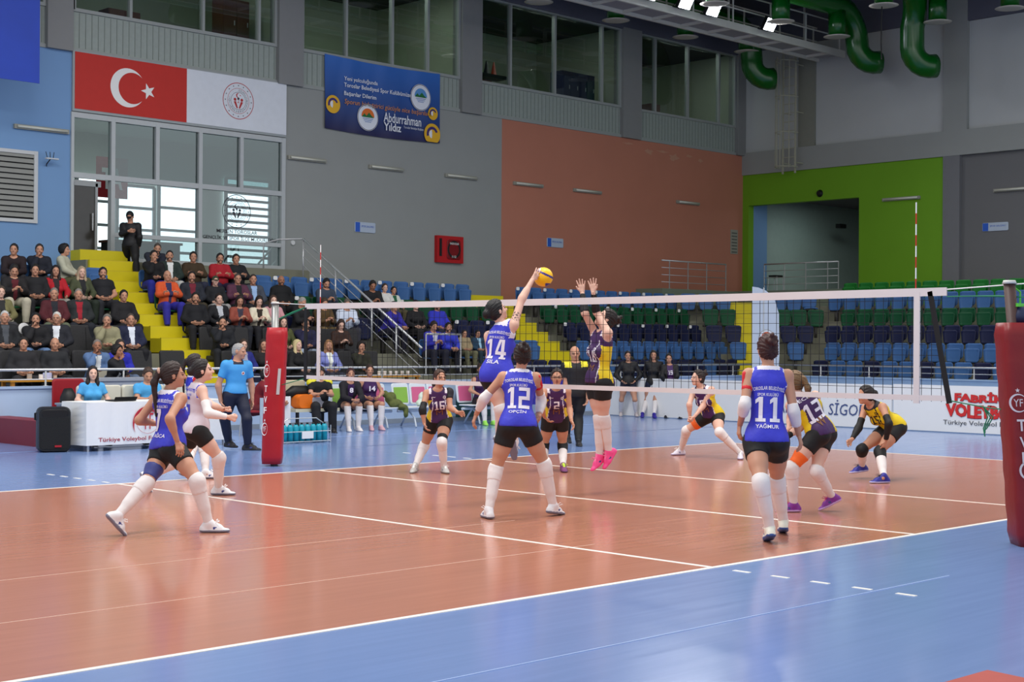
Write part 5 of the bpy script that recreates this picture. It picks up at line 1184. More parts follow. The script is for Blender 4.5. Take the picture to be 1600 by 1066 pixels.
def shoes(B, root, up, sole, lace, acc=None, h=.0075, laces=True):
    for q in 'LR':
        v, f, mi = B.shoe(q, h); o = npmesh('shoe', [(v, f, mi)], [up, sole, lace, acc or M_navb], root)
        if laces:
            a = B.J['ank'+q]; su = B.sole[q]; fwd = nrm((B.J['toe'+q]-a)-su*((B.J['toe'+q]-a)@su)); sd = np.cross(fwd, su); m = B.S; mb = MB()
            for sg in (-1, 1):
                p0 = a+fwd*.055*m+su*.0*m; mb.tube([Vector(p0), Vector(p0+sd*sg*.03*m+su*.035*m+fwd*.02*m), Vector(p0+sd*sg*.045*m+su*.02*m+fwd*.04*m), Vector(p0+sd*sg*.01*m)], .0035, 5)
            mb.tube([Vector(a+fwd*.05*m-sd*.03*m-su*.005*m), Vector(a+fwd*.055*m+su*.012*m), Vector(a+fwd*.05*m+sd*.03*m-su*.005*m)], .004, 5)
            l_ = mb.build('laces', lace, o)
def glasses(B, root):
    c = B.J['head']; m = B.S; at = lambda a, b, d: Vector(c+B.hside*a*m+B.hface*b*m+B.hup*d*m); mb = MB()
    for q in (-1, 1):
        mb.tube([at(q*.034+.02*math.cos(t), .1, .002+.016*math.sin(t)) for t in np.linspace(0, 6.283, 13)], .0014, 5); mb.tube([at(q*.056, .098, .006), at(q*.078, .0, .008)], .0014, 5)
    mb.tube([at(-.012, .102, .006), at(.012, .102, .006)], .0014, 5); return mb.build('glasses', mat((60, 58, 62), .4), root)
FWh = nrm(V(FW.x, FW.y, 0)); RTh = nrm(V(_r.x, _r.y, 0)); ZZ = V(0, 0, 1)
def face(a, pitch=0.):
    a = math.radians(a); p = math.radians(pitch); return (FWh*math.cos(a)+RTh*math.sin(a))*math.cos(p)+ZZ*math.sin(p)
def side_of(f): return nrm(np.cross(f, ZZ))
def npix(px, py, t): return np.array(pix(px, py, t))
def mid_joint(a, b, px, py, L1, L2, T, pref=0.):
    best = None
    for t in np.arange(T-.9, T+.9, .008):
        m = npix(px, py, t); c = (np.linalg.norm(m-a)-L1)**2+(np.linalg.norm(m-b)-L2)**2-pref*.012*(t-T)
        if best is None or c < best[0]: best = (c, m)
    return best[1]
DIAG = []
def pose(P):
    S = P.get('S', 1.); T = P['T']; g = lambda k: npix(P[k][0], P[k][1], T+(P[k][2] if len(P[k]) > 2 else 0)); J = {}
    J['pel'] = g('pel'); J['neck'] = g('neck'); J['head'] = g('head')
    fp, fc = P['fp'], P.get('fc', P['fp']); hs = side_of(face(fp)); cs = side_of(face(fc)); u = nrm(J['neck']-J['pel'])
    d = nrm(J['head']-J['neck']); J['head'] = J['neck']+d*CAN['neckhead']*S
    cs = nrm(cs-u*(cs@u)*.7+ZZ*P.get('roll', 0)); hs = nrm(hs+ZZ*P.get('hroll', 0))
    for q, sg in (('L', -1), ('R', 1)):
        J['hip'+q] = J['pel']+hs*sg*.088*S-ZZ*.03*S
        J['sh'+q] = J['neck']-u*.045*S+cs*sg*(.158 if P.get('fem', True) else .172)*S
        if 'sh'+q in P: J['sh'+q] = g('sh'+q)
    sole = {}
    for q in 'LR':
        an = P['an'+q]; fa, fpit = P['ft'+q]; froll = 0
        if an[2] == 'g': J['ank'+q] = np.array(onax(an[0], an[1], 2, (.085+.13*math.sin(math.radians(max(fpit, 0))))*S))
        else: J['ank'+q] = npix(an[0], an[1], T+an[2])
        f = face(fa, -fpit); J['toe'+q] = J['ank'+q]+f*.18*S; sole[q] = nrm(np.cross(side_of(face(fa)), f))
        kn = P['kn'+q]; J['knee'+q] = mid_joint(J['hip'+q], J['ank'+q], kn[0], kn[1], CAN['thigh']*S, CAN['shank']*S, T, kn[2] if len(kn) > 2 else 0)
        wr = P['wr'+q]; J['wr'+q] = npix(wr[0], wr[1], T+wr[2])
        el = P['el'+q]; J['el'+q] = mid_joint(J['sh'+q], J['wr'+q], el[0], el[1], CAN['uarm']*S, CAN['farm']*S, T, el[2] if len(el) > 2 else 0)
        if 'ha'+q in P: ha = P['ha'+q]; J['ha'+q] = J['wr'+q]+nrm(npix(ha[0], ha[1], T+ha[2])-J['wr'+q])*.17*S
        else: J['ha'+q] = J['wr'+q]+nrm(J['wr'+q]-J['el'+q])*.17*S
    n = lambda a, b: round(float(np.linalg.norm(J[a]-J[b])/S), 2)
    DIAG.append((P['n'], 'T %.1f' % T, 'tr', n('pel', 'neck'), 'thL', n('hipL', 'kneeL'), 'thR', n('hipR', 'kneeR'), 'shL', n('kneeL', 'ankL'), 'shR', n('kneeR', 'ankR'), 'uL', n('shL', 'elL'), 'uR', n('shR', 'elR'), 'fL', n('elL', 'wrL'), 'fR', n('elR', 'wrR'), 'ankz', round(float(J['ankL'][2]), 2), round(float(J['ankR'][2]), 2), 'tank', round(float((J['ankL']-np.array(C0))@np.array(FW)), 1), round(float((J['ankR']-np.array(C0))@np.array(FW)), 1)))
    hf = face(P['fh'][0], P['fh'][1])
    B = Body(J, S, P.get('b', 1.), P.get('fem', True), hf, nrm(ZZ+(J['head']-J['neck'])*1.5+(-hf*0)))
    B.sole = sole
    return B
def root_for(P, B, label, group=None):
    x, y = (B.J['ankL']+B.J['ankR'])[:2]/2; r = thing('person', label, 'person', group, (float(x), float(y), 0)); return r
def keep(parts, root):
    inv = Matrix.Translation(-root.location)
    for o in list(root.children):
        o.data.transform(inv)
        for c_ in o.children: c_.data.transform(inv)
M_wh = mat((224, 218, 216), .7, var=.04, scale=20, bump=.15); M_blk = mat((16, 16, 18), .65, var=.2, scale=20, bump=.2); M_jb = mat((52, 56, 190), .55, var=.1, scale=14, bump=.35)
M_jw = mat((206, 196, 206), .6, var=.05, scale=14, bump=.35); M_pur = mat((62, 28, 84), .55, var=.12, scale=14, bump=.3); M_yel = mat((224, 196, 20), .55, var=.06, scale=14, bump=.3); M_txt = mat((226, 222, 232), .5, var=.02)
M_pbk = mat((24, 20, 30), .6); M_or = mat((240, 104, 30), .55); M_navb = mat((58, 66, 130), .55); M_redt = mat((204, 28, 40), .55); M_gold = mat((130, 84, 50), .5)
SHOEW = (mat((226, 226, 228), .5), mat((120, 122, 140), .5), mat((240, 240, 240), .5))
def jersey_blue(a, f, t, cen, mi):
    mi = mi.copy(); return mi
def player(P, label, kind, num, name=None, group=None, shoe=SHOEW, pads=('w', 'w'), hair=('bun', (30, 20, 18)), skin='m', hands=('relaxed', 'relaxed'), glass=False, extra=None, palms=(None, None), tatt=None, shorts=.40, numc=None, hem=None, top=None):
    B = pose(P); root = root_for(P, B, label, group)
    tt = None if tatt is None else (B.J[tatt[0]]*(1-tatt[2])+B.J[tatt[1]]*tatt[2], tatt[3])
    make_body(B, root, SK[skin], hair[1], hands, palms=palms, tatt=tt)
    hair_mesh(B, hair[0], hair[1], root, .007)
    if kind == 'blue': jm = [M_jb, M_txt]; cf = lambda a, f, t, c, m: np.where(((t > .985) & (np.abs(a) < .1)) | (np.abs(a) > .118*B.S) & (t > .74) & (np.abs(f) < .06), 1, m)
    elif kind == 'white': jm = [M_jw, M_jb]; cf = lambda a, f, t, c, m: np.where((np.abs(a) > .118*B.S) & (t > .72) & (np.abs(f) < .06), 1, m)
    elif kind == 'purple': jm = [M_pur, M_yel, M_txt]; cf = lambda a, f, t, c, m: np.where((np.abs(a) > (.102+.016*np.cos(t*4.5))) & (t < .74) & (np.abs(f) < .09), 1, np.where((np.abs(np.abs(a)-(.102+.016*np.cos(t*4.5))) < .006) & (t < .84) & (f > -.02) | (t > .93) & (np.abs(a) > .09), 2, m))
    else: jm = [M_yel, M_pbk]; cf = lambda a, f, t, c, m: np.where((np.abs(np.abs(a)-.09) < .008) | (t > .97), 1, m)
    j = top_mesh(B, 'jersey', root, jm, e=.014, hem=-.03 if hem is None else hem, colfn=cf, skirt=1)
    legwear(B, 'shorts', root, [M_blk], e=.010, f1=shorts)
    for i, q in enumerate('LR'):
        seg(B, 'sock', root, M_wh, 'shank', q, .1, 1., .006)
        if pads[i]: kneepad(B, root, {'w': M_wh, 'b': M_blk}[pads[i]], q)
    shoes(B, root, *shoe)
    nc = numc or M_txt; front = kind in ('purple', 'yellow') and P.get('front', True)
    if P.get('frontnum') is not None: front = P['frontnum']
    tm = [M_txt]
    if num:
        w_ = .235 if len(num) == 2 else .13
        if kind in ('blue', 'white'): w_ *= 1.0
        sz = .205 if not front else .12
        if front: w_ *= .66
        proj_text(j, B, num, w_*B.S, sz*B.S, P.get('nu', 0), (.24 if not front else .27)*B.S, front, M_jb if kind == 'white' else (M_pbk if kind == 'yellow' else nc), root, .055 if len(num) == 2 else .05)
    if kind in ('blue', 'white'):
        proj_text(j, B, 'TOROSLAR BELEDİYESİ', .27*B.S, .04*B.S, 0, .405*B.S, False, M_jb if kind == 'white' else M_txt, root, .015, arc=.018); proj_text(j, B, 'SPOR KULÜBÜ', .17*B.S, .03*B.S, 0, .365*B.S, False, M_jb if kind == 'white' else M_txt, root, .01)
        if name: proj_text(j, B, name, P.get('nw', .16)*B.S, .042*B.S, 0, .105*B.S, False, M_jb if kind == 'white' else M_txt, root, .015)
    if kind in ('purple', 'yellow') and front:
        c2 = M_txt if kind == 'purple' else M_pbk
        a = text2d('O', .055); proj_text(j, B, '©', .045, .045, -.075*-1*(1), .36, True, c2, root, .01); proj_text(j, B, 'HUMMEL'[:0] or '~', .05, .012, -.07, .37, True, c2, root, .02)
        if kind == 'purple': proj_text(j, B, '♆' if False else 'M', .09, .07, 0, .15, True, M_gold, root, .0)
    elif kind == 'purple':
        proj_text(j, B, name or '', .2, .035, 0, .40, False, M_txt, root, .01) if name else None
        proj_text(j, B, 'W', .11, .09, 0, .12, False, M_gold, root)
    if glass: glasses(B, root)
    if extra: extra(B, root)
    keep(None, root)
    return B, root
# ------------------------------------------------------------------ players
def depth_g(px, py): return float((np.array(gnd(px, py))-np.array(C0))@np.array(FW))
import time as _time
_t0 = _time.time()
# 12: back view, centre
P = dict(n='12', T=14.65, S=1.03, pel=(809, 663), neck=(812, 582, .1), head=(816, 557, .1), fp=-4, fc=4, fh=(-5, 0), knL=(774, 735), anL=(764, 797, 'g'), ftL=(-20, 0), knR=(851, 727), anR=(864, 790, 'g'), ftR=(38, 8),
         elL=(757, 622, 1), wrL=(744, 648, .25), haL=(735, 672, .25), elR=(846, 625), wrR=(841, 655, .1), haR=(826, 680, .1), nw=.17)
def x12(B, r):
    elbowpad(B, r, M_wh, 'L', .72, .72); elbowpad(B, r, M_wh, 'R', .72, .72); seg(B, 'shoulder_tape', r, M_redt, 'upper', 'R', .35, .47, .003)
    g = B.grid(['shR', 'elR'], .12); a = B.J['shR']; b = B.J['elR']; o = -B.f*.03+B.s*.03; g.cap(a+o*.9+(b-a)*.0, a+(b-a)*.38+o*.4+B.s*.02, .024, .02, .01); npmesh('shoulder_tape', [(*g.nets(), 0)], [M_redt], r)
player(P, 'player in blue jersey 12 seen from behind at centre court, elbows strapped white', 'blue', '12', 'OPÇİN', hair=('bun', (38, 24, 20)), extra=x12)
# 11: back view, right
P = dict(n='11', T=13.1, S=1.07, pel=(1197, 686), neck=(1200, 577, .05), head=(1199, 551, .08), fp=4, fc=6, fh=(-8, 0), knL=(1189, 754), anL=(1203, 826, 'g'), ftL=(0, 16), knR=(1214, 750), anR=(1224, 815, 'g'), ftR=(8, 12),
         elL=(1164, 632), wrL=(1156, 664, .12), haL=(1153, 692, .12), elR=(1240, 642), wrR=(1248, 680, .1), haR=(1255, 706, .1), nw=.19)
def x11(B, r):
    elbowpad(B, r, M_wh, 'L', .78, .45); elbowpad(B, r, M_wh, 'R', .8, .6); seg(B, 'shoulder_tape', r, M_redt, 'upper', 'L', .42, .56, .003)
    g = B.grid(['shL', 'elL'], .12); a = B.J['shL']; b = B.J['elL']; g.cap(a-B.s*.035-B.f*.03, a+(b-a)*.42-B.s*.03-B.f*.0, .024, .018, .01); npmesh('shoulder_tape', [(*g.nets(), 0)], [M_redt], r)
player(P, 'player in blue jersey 11 seen from behind at the right, with red shoulder tape', 'blue', '11', 'YAĞMUR', hair=('bun', (58, 28, 26)), extra=x11, shoe=(mat((232, 232, 216), .5), mat((50, 84, 150), .5), c_off), shorts=.36)
# 7: lunging left
P = dict(n='7', T=13.5, S=1.0, pel=(265, 697), neck=(264, 614, .0), head=(272, 583, .0), fp=48, fc=34, fh=(72, 4), knL=(228, 757, -1), anL=(184, 806, 'g'), ftL=(60, 48), knR=(309, 752, 1), anR=(326, 818, 'g'), ftR=(82, 0),
         elL=(217, 657), wrL=(243, 662, .25), haL=(258, 660, .3), elR=(265, 654, 0), wrR=(277, 690, -.26), haR=(284, 712, -.28), nu=-.045, frontnum=False, nw=.15)
def x7(B, r):
    c = B.J['head']; p = c-B.hface*.128+B.hup*.045; g = Grid(p-.08, p+.08, .006); g.ell(p, (B.hside, B.hface, B.hup), (.036, .02, .036), 0); npmesh('scrunchie', [(*g.nets(), 0)], [mat((196, 160, 140), .8)], r); seg(B, 'thigh_band', r, M_navb, 'thigh', 'L', .55, .84, .006)
player(P, 'player in blue jersey 7 lunging at the left, long ponytail', 'blue', '7', 'AĞCA', hair=('pony', (44, 28, 24)), extra=x7, hands=('relaxed', 'relaxed'), skin='m', shorts=.42)
# white libero 5
P = dict(n='5', T=16.4, S=1.03, pel=(307, 669), neck=(309, 602), head=(318, 577), fp=70, fc=60, fh=(80, 8), knL=(276, 722, -.3), anL=(233, 744, .5), ftL=(70, 60), knR=(343, 716, .5), anR=(341, 762, 'g'), ftR=(86, 0),
         elL=(335, 636, 0), wrL=(350, 640, .2), haL=(362, 634, .1), elR=(325, 646, -.5), wrR=(357, 652, -.2), haR=(372, 655, -.2), frontnum=False, nw=.14)
def x5(B, r): elbowpad(B, r, M_wh, 'R', .5, .9)
player(P, 'libero in white jersey stepping right behind player seven with a white arm sleeve', 'white', '5', None, hair=('lowbun', (30, 22, 22)), extra=x5, hands=('fist', 'fist'), skin='p')
# blue player hidden behind the libero
P = dict(n='b', T=19.0, S=1.0, pel=(308, 655), neck=(303, 588), head=(307, 562), fp=60, fc=60, fh=(75, 5), knL=(300, 700), anL=(292, 735, 'g'), ftL=(70, 20), knR=(320, 698, .3), anR=(321, 738, 'g'), ftR=(80, 0),
         elL=(300, 620), wrL=(315, 640, .1), elR=(312, 618, -.3), wrR=(330, 640, .0), frontnum=False)
player(P, 'blue shirted player with red shoulder mostly hidden behind the white libero', 'blue', '', None, hair=('pony', (34, 24, 24)), skin='m', extra=lambda B, r: seg(B, 'shoulder_tape', r, M_redt, 'upper', 'R', .0, .4, .012))
# 14 jumping and hitting
P = dict(n='14', T=15.9, S=1.03, pel=(777, 583), neck=(785, 509, .05), head=(776, 484, .05), fp=8, fc=22, fh=(62, 22), roll=.45, knL=(783, 640), anL=(780, 682, .25), ftL=(20, 40), knR=(797, 640, -.5), anR=(804, 690, .42), ftR=(20, 70),
         elL=(765, 560, 1), wrL=(778, 552, .35), elR=(815, 468), wrR=(832, 437, .2), haR=(842, 424, .25), shR=(803, 507, -.02), frontnum=False, nw=.14)
player(P, 'leaping player in blue jersey 14 striking the ball above the net', 'blue', '14', 'SILA', hair=('lowbun', (16, 14, 16)), skin='p', tatt=('shR', 'elR', .25, .07), hands=('relaxed', 'open'), hem=-.10, shorts=.38)
q = npix(849, 433, 16.25)
ball = thing('volleyball', 'yellow and blue volleyball in the air at the hitting hand', 'ball', None, tuple(q))
g = Grid(V(-.13, -.13, -.13), V(.13, .13, .13), .008); g.ell(V(0, 0, 0), np.eye(3), (.106, .106, .106), 0)
v, f = g.nets(); v = v/np.linalg.norm(v, axis=1)[:, None]*.106; c = v[f].mean(1)
cr_v = c@np.array(RTh)*.35+c[:, 2]*1.0; w1 = c@np.array(RTh)
mi = np.where(np.abs(c[:, 2]-.035+.45*w1) < .013, 1, np.where((c[:, 2] > .06) & (w1 < -.03), 2, np.where((c[:, 2] < -.07) & (w1 > .02), 1, 0)))
npmesh('panels', [(v, f, mi)], [mat((244, 186, 10), .4), mat((54, 40, 120), .4), mat((220, 214, 220), .4)], ball)
# 18 blocking
P = dict(n='18', T=17.0, S=1.04, pel=(935, 596), neck=(943, 521, .0), head=(946, 499, .05), fp=-118, fc=-122, fh=(-100, 35), knR=(937, 655, -.5), anR=(937, 712, .12), ftR=(-125, 35), knL=(943, 655, .5), anL=(951, 706, .1), ftL=(-125, 50),
         elR=(914, 490), wrR=(910, 458, .1), haR=(908, 440, .1), elL=(932, 488), wrL=(927, 457, -.1), haL=(925, 436, -.1), shR=(930, 522, .12), shL=(950, 520, -.12), nu=.0)
def x18(B, r):
    for q in 'LR': seg(B, 'arm_sleeve', r, M_blk, 'lower', q, .05, .95, .006)
player(P, 'leaping blocker in purple jersey 18 with both arms above the net and pink shoes', 'purple', '18', None, hair=('bun', (30, 20, 18)), skin='p', hands=('open', 'open'), shoe=(mat((250, 80, 150), .5), mat((240, 70, 140), .5), mat((255, 120, 170), .5)), extra=x18, palms=(-RTh*.3-FWh, -RTh*.2-FWh), hem=-.02)
# 16 ready, far left of the opposite court
P = dict(n='16', T=19.8, S=.95, pel=(686, 655, .05), neck=(684, 609, -.12), head=(688, 588, -.16), fp=-168, fc=170, fh=(150, 6), knR=(663, 697, -1), anR=(649, 728, 'g'), ftR=(-165, 5), knL=(690, 692, -1), anL=(694, 730, 'g'), ftL=(160, 0),
         elR=(660, 640), wrR=(663, 662, -.3), haR=(667, 675, -.35), elL=(703, 637), wrL=(716, 645, -.35), haL=(726, 646, -.4))
def x16(B, r):
    elbowpad(B, r, M_blk, 'R', .6, .35); seg(B, 'thigh_band', r, M_blk, 'thigh', 'L', .72, .86, .008); seg(B, 'shoulder_sleeve', r, M_pbk, 'upper', 'L', .0, .45, .01)
player(P, 'player in purple jersey 16 with glasses crouching left of centre', 'purple', '16', None, hair=('pony', (66, 44, 34)), glass=True, shoe=(mat((186, 184, 180), .5), mat((140, 138, 134), .5), c_off), extra=x16)
# 2
P = dict(n='2', T=20.0, S=.97, pel=(868, 651, .12), neck=(869, 607, -.12), head=(870, 590, -.18), fp=178, fc=176, fh=(180, 0), knR=(850, 696, -1), anR=(851, 728, 'g'), ftR=(190, 0), knL=(879, 696, -1), anL=(880, 728, 'g'), ftL=(172, 0),
         elR=(846, 637), wrR=(851, 652, -.1), haR=(860, 662, -.14), elL=(890, 640), wrL=(893, 658, -.25), haL=(899, 672, -.3))
player(P, 'player in purple jersey 2 with glasses and black knee pads facing the camera', 'purple', '2', None, hair=('short', (40, 30, 26)), glass=True, pads=('b', 'b'), shoe=(mat((120, 60, 110), .5), mat((90, 50, 90), .5), mat((190, 220, 60), .5)))
# 9
P = dict(n='9', T=22.6, S=1.0, pel=(1113, 648, .1), neck=(1096, 606, -.05), head=(1089, 588, -.1), fp=-140, fc=-145, fh=(-115, 4), knR=(1072, 673, -1), anR=(1064, 703, 'g'), ftR=(-120, 0), knL=(1124, 676, -.5), anL=(1157, 709, 'g'), ftL=(-170, 0),
         elR=(1077, 632), wrR=(1078, 652, -.1), haR=(1076, 662, -.15), elL=(1099, 634), wrL=(1085, 651, -.2), haL=(1077, 661, -.22))
player(P, 'player in purple jersey 9 with glasses and orange thigh band, hands together low', 'purple', '9', None, hair=('bun', (40, 28, 26)), glass=True, hands=('fist', 'fist'), skin='p', shoe=(mat((214, 210, 222), .5), mat((170, 160, 190), .5), c_off), extra=lambda B, r: seg(B, 'thigh_band', r, M_or, 'thigh', 'R', .45, .62, .007))
# 13 back view leaning
P = dict(n='13', T=15.3, S=.99, pel=(1282, 676, -.0), neck=(1251, 620, .0), head=(1240, 598, .05), fp=-55, fc=-18, fh=(-48, 0), knL=(1236, 732), anL=(1240, 788, 'g'), ftL=(-92, 0), knR=(1275, 737, -1), anR=(1300, 776, .1), ftR=(-95, 25),
         elL=(1236, 650), wrL=(1232, 672, .1), haL=(1222, 680, .1), elR=(1250, 668, -1), wrR=(1226, 685, -.1), haR=(1215, 692, -.1), frontnum=False)
player(P, 'player in purple jersey 13 leaning left beside player eleven with orange thigh band', 'purple', '13', 'ECEM', hair=('pony', (110, 84, 54)), skin='p', shoe=(mat((130, 50, 150), .5), mat((200, 170, 220), .5), mat((180, 40, 110), .5)), extra=lambda B, r: (seg(B, 'thigh_band', r, M_or, 'thigh', 'L', .6, .86, .006), seg(B, 'wrist_band', r, M_blk, 'lower', 'R', .6, .85, .006)))
# 15 yellow libero
P = dict(n='15', T=19.1, S=1.0, pel=(1395, 666, .1), neck=(1362, 633, -.02), head=(1350, 614, -.08), fp=-112, fc=-125, fh=(-100, -4), knR=(1346, 703, -1), anR=(1347, 728, .2), ftR=(-105, 6), knL=(1374, 706, -.3), anL=(1381, 745, 'g'), ftL=(-100, 0),
         elR=(1342, 668), wrR=(1331, 687, -.15), haR=(1322, 694, -.2), elL=(1389, 662), wrL=(1384, 689, -.25), haL=(1381, 699, -.25), front=True)
def x15(B, r):
    for q in 'LR': elbowpad(B, r, M_blk, q, .55, .92, .007)
player(P, 'libero in yellow jersey 15 crouching low before the white boards', 'yellow', '15', None, hair=('lowbun', (34, 26, 24)), skin='m', pads=('b', 'b'), shoe=(mat((40, 40, 140), .5), mat((180, 180, 220), .5), mat((30, 30, 60), .5)), extra=x15)
# ------------------------------------------------------------------ officials and other standing people
def dressed(P, label, topm, legm, shoem, skin='m', hair=('short', (30, 24, 22)), sleeve='short', hands=('relaxed', 'relaxed'), colfn=None, full=True, f1=.4, e=.018, glass=False, socks=False, group=None, hem=-.06, extra=None, h=.013, name='shirt', beard=None):
    B = pose(P); B.h = h; root = root_for(P, B, label, group); make_body(B, root, SK[skin], hair[1], hands, hh=.0075, hf=.0065)
    if hair[0]: hair_mesh(B, hair[0], hair[1], root, .008)
    j = top_mesh(B, name, root, topm, e=e, hem=hem, sleeve=sleeve, colfn=colfn, skirt=1, slv=.62)
    legwear(B, 'trousers' if full else 'shorts', root, [legm], e=.016 if full else .012, f1=f1, full=full)
    if socks:
        for q in 'LR': seg(B, 'sock', root, M_wh, 'shank', q, .06, 1., .007)
    shoes(B, root, shoem, shoem if not isinstance(shoem, tuple) else shoem[0], shoem)
    if glass: glasses(B, root)
    if beard: beard_mesh(B, beard, root)
    if extra: extra(B, root, j)
    keep(None, root); return B, root
def beard_mesh(B, col, root, h=.009):
    c = B.J['head']; f, r, u = B.hface, B.hside, B.hup; m = B.S*(1. if B.fem else 1.04); at = lambda a, b, d: c+r*a*m+f*b*m+u*d*m
    g = Grid(c-.16, c+.16, h); g.ell(at(0, .0245, -.042), (r, f, u), (.060*m, .0685*m, .073*m), 0); n = u; g.plane(n, n@at(0, 0, -.028)); g.ell(at(0, .1, -.062), (r, f, u), (.02*m, .03*m, .009*m), .004, True)
    return npmesh('beard', [(*g.nets(), 0)], [mat(col, .7, var=.2, scale=40)], root)
M_pol = mat((64, 150, 212), .6, var=.06, scale=10, bump=.3); M_nav = mat((24, 28, 50), .65, var=.15, scale=10, bump=.3); M_shb = mat((28, 28, 34), .5)
P = dict(n='ref', T=23.6, S=1.04, fem=False, b=1.02, pel=(368, 615), neck=(370, 566), head=(374, 549), fp=140, fc=150, fh=(105, -4), knR=(351, 655, -.3), anR=(357, 690, .2), ftR=(130, 0), knL=(386, 655), anL=(387, 695, 'g'), ftL=(95, 0),
         elR=(341, 602), wrR=(345, 628, -.1), haR=(350, 640, -.1), elL=(393, 602, 1), wrL=(394, 626, .1), haL=(393, 638, .1))
def xref(B, r, j):
    proj_text(j, B, 'O', .06, .06, .07, .33, True, c_off, r, .09); proj_text(j, B, '•', .03, .03, .07, .33, True, c_red, r, .02, offs=.012)
dressed(P, 'grey-haired referee in light blue polo standing with a whistle beside the red pad', [M_pol, M_nav], M_nav, M_shb, hair=('buzz', (150, 148, 146)), colfn=lambda a, f, t, c, m: np.where((t > .93) & (np.abs(a) < .085), 1, m), extra=xref, hem=-.0)
M_bp = mat((20, 20, 24), .6, var=.1, scale=10, bump=.3); M_yp = mat((216, 206, 40), .6)
ycol = lambda a, f, t, c, m: np.where((t > .87) & (np.abs(a) > .085) & (np.abs(a) < .2), 1, m)
P = dict(n='coach', T=25.3, S=1.03, fem=False, b=1.06, pel=(900, 615), neck=(899, 568), head=(898, 551), fp=170, fc=172, fh=(175, -5), knR=(886, 650, -.4), anR=(886, 676, .35), ftR=(160, 30), knL=(903, 655, -.3), anL=(904, 689, 'g'), ftL=(175, 0),
         elR=(884, 600), wrR=(887, 622, -.1), elL=(921, 600), wrL=(918, 622, -.1))
dressed(P, 'bald coach with glasses in black polo with yellow shoulders standing behind the net', [M_bp, M_yp], M_blk, M_shb, hair=('bald_side', (90, 84, 80)), colfn=ycol, glass=True)
P = dict(n='girlA', T=35.6, S=.98, pel=(982, 598), neck=(982, 567), head=(981, 555), fp=178, fh=(180, 0), knR=(971, 625), anR=(970, 645, 'g'), ftR=(185, 0), knL=(992, 625), anL=(994, 646, 'g'), ftL=(172, 0), elR=(962, 586), wrR=(972, 596, -.12), elL=(1002, 586), wrL=(992, 596, -.12))
girl = dict(sleeve='long', full=False, f1=.3, socks=True, h=.015, hem=-.06, name='tracksuit_top')
dressed(P, 'girl in black tracksuit top with hands on hips, left of three before the barrier', [M_bp], M_nav, mat((200, 190, 190), .5), hair=('short', (24, 18, 18)), skin='m', **girl)
P = dict(n='girlB', T=35.4, S=.99, pel=(1021, 598), neck=(1022, 566), head=(1021, 554), fp=185, fh=(185, 0), knR=(1010, 626), anR=(1004, 647, 'g'), ftR=(190, 0), knL=(1024, 626), anL=(1022, 648, 'g'), ftL=(172, 0), elR=(1007, 584), wrR=(1012, 600, .1), elL=(1036, 584), wrL=(1034, 600, .1))
dressed(P, 'tall girl with long dark hair in black top, middle of three before the barrier', [M_bp], M_nav, mat((50, 40, 150), .5), hair=('long', (22, 18, 18)), skin='m', **girl)
P = dict(n='girlC', T=35.2, S=.96, pel=(1047, 600), neck=(1046, 571), head=(1045, 560), fp=178, fh=(185, 0), knR=(1040, 627), anR=(1042, 648, 'g'), ftR=(200, 0), knL=(1056, 627), anL=(1061, 649, 'g'), ftL=(165, 0), elR=(1034, 588), wrR=(1042, 600, -.12), elL=(1058, 588), wrL=(1050, 600, -.12))
dressed(P, 'girl in purple shirt 19 under open black jacket, right of three before the barrier', [M_bp, M_pur], M_nav, mat((24, 26, 40), .5), hair=('bun', (26, 20, 20)), skin='m', colfn=lambda a, f, t, c, m: np.where((np.abs(a) < .07) & (f > 0), 1, m), extra=lambda B, r, j: proj_text(j, B, '19', .11, .1, 0, .27, True, M_txt, r, .03), **girl)
P = dict(n='standman', T=34.2, S=1.0, fem=False, pel=(204, 382), neck=(204, 350), head=(203, 339), fp=178, fh=(176, -25), knR=(198, 409), anR=(197, 430, 0), ftR=(185, 0), knL=(212, 412, 0), anL=(214, 438, -.5), ftL=(172, 0), elR=(190, 366), wrR=(201, 361, -.25), haR=(208, 361, -.3), elL=(218, 370), wrL=(217, 386, .0))
dressed(P, 'man in black clothes and cap standing at the top of the yellow steps', [M_bp], M_blk, M_shb, hair=('cap', (20, 20, 24)), skin='m', sleeve='long', h=.015)
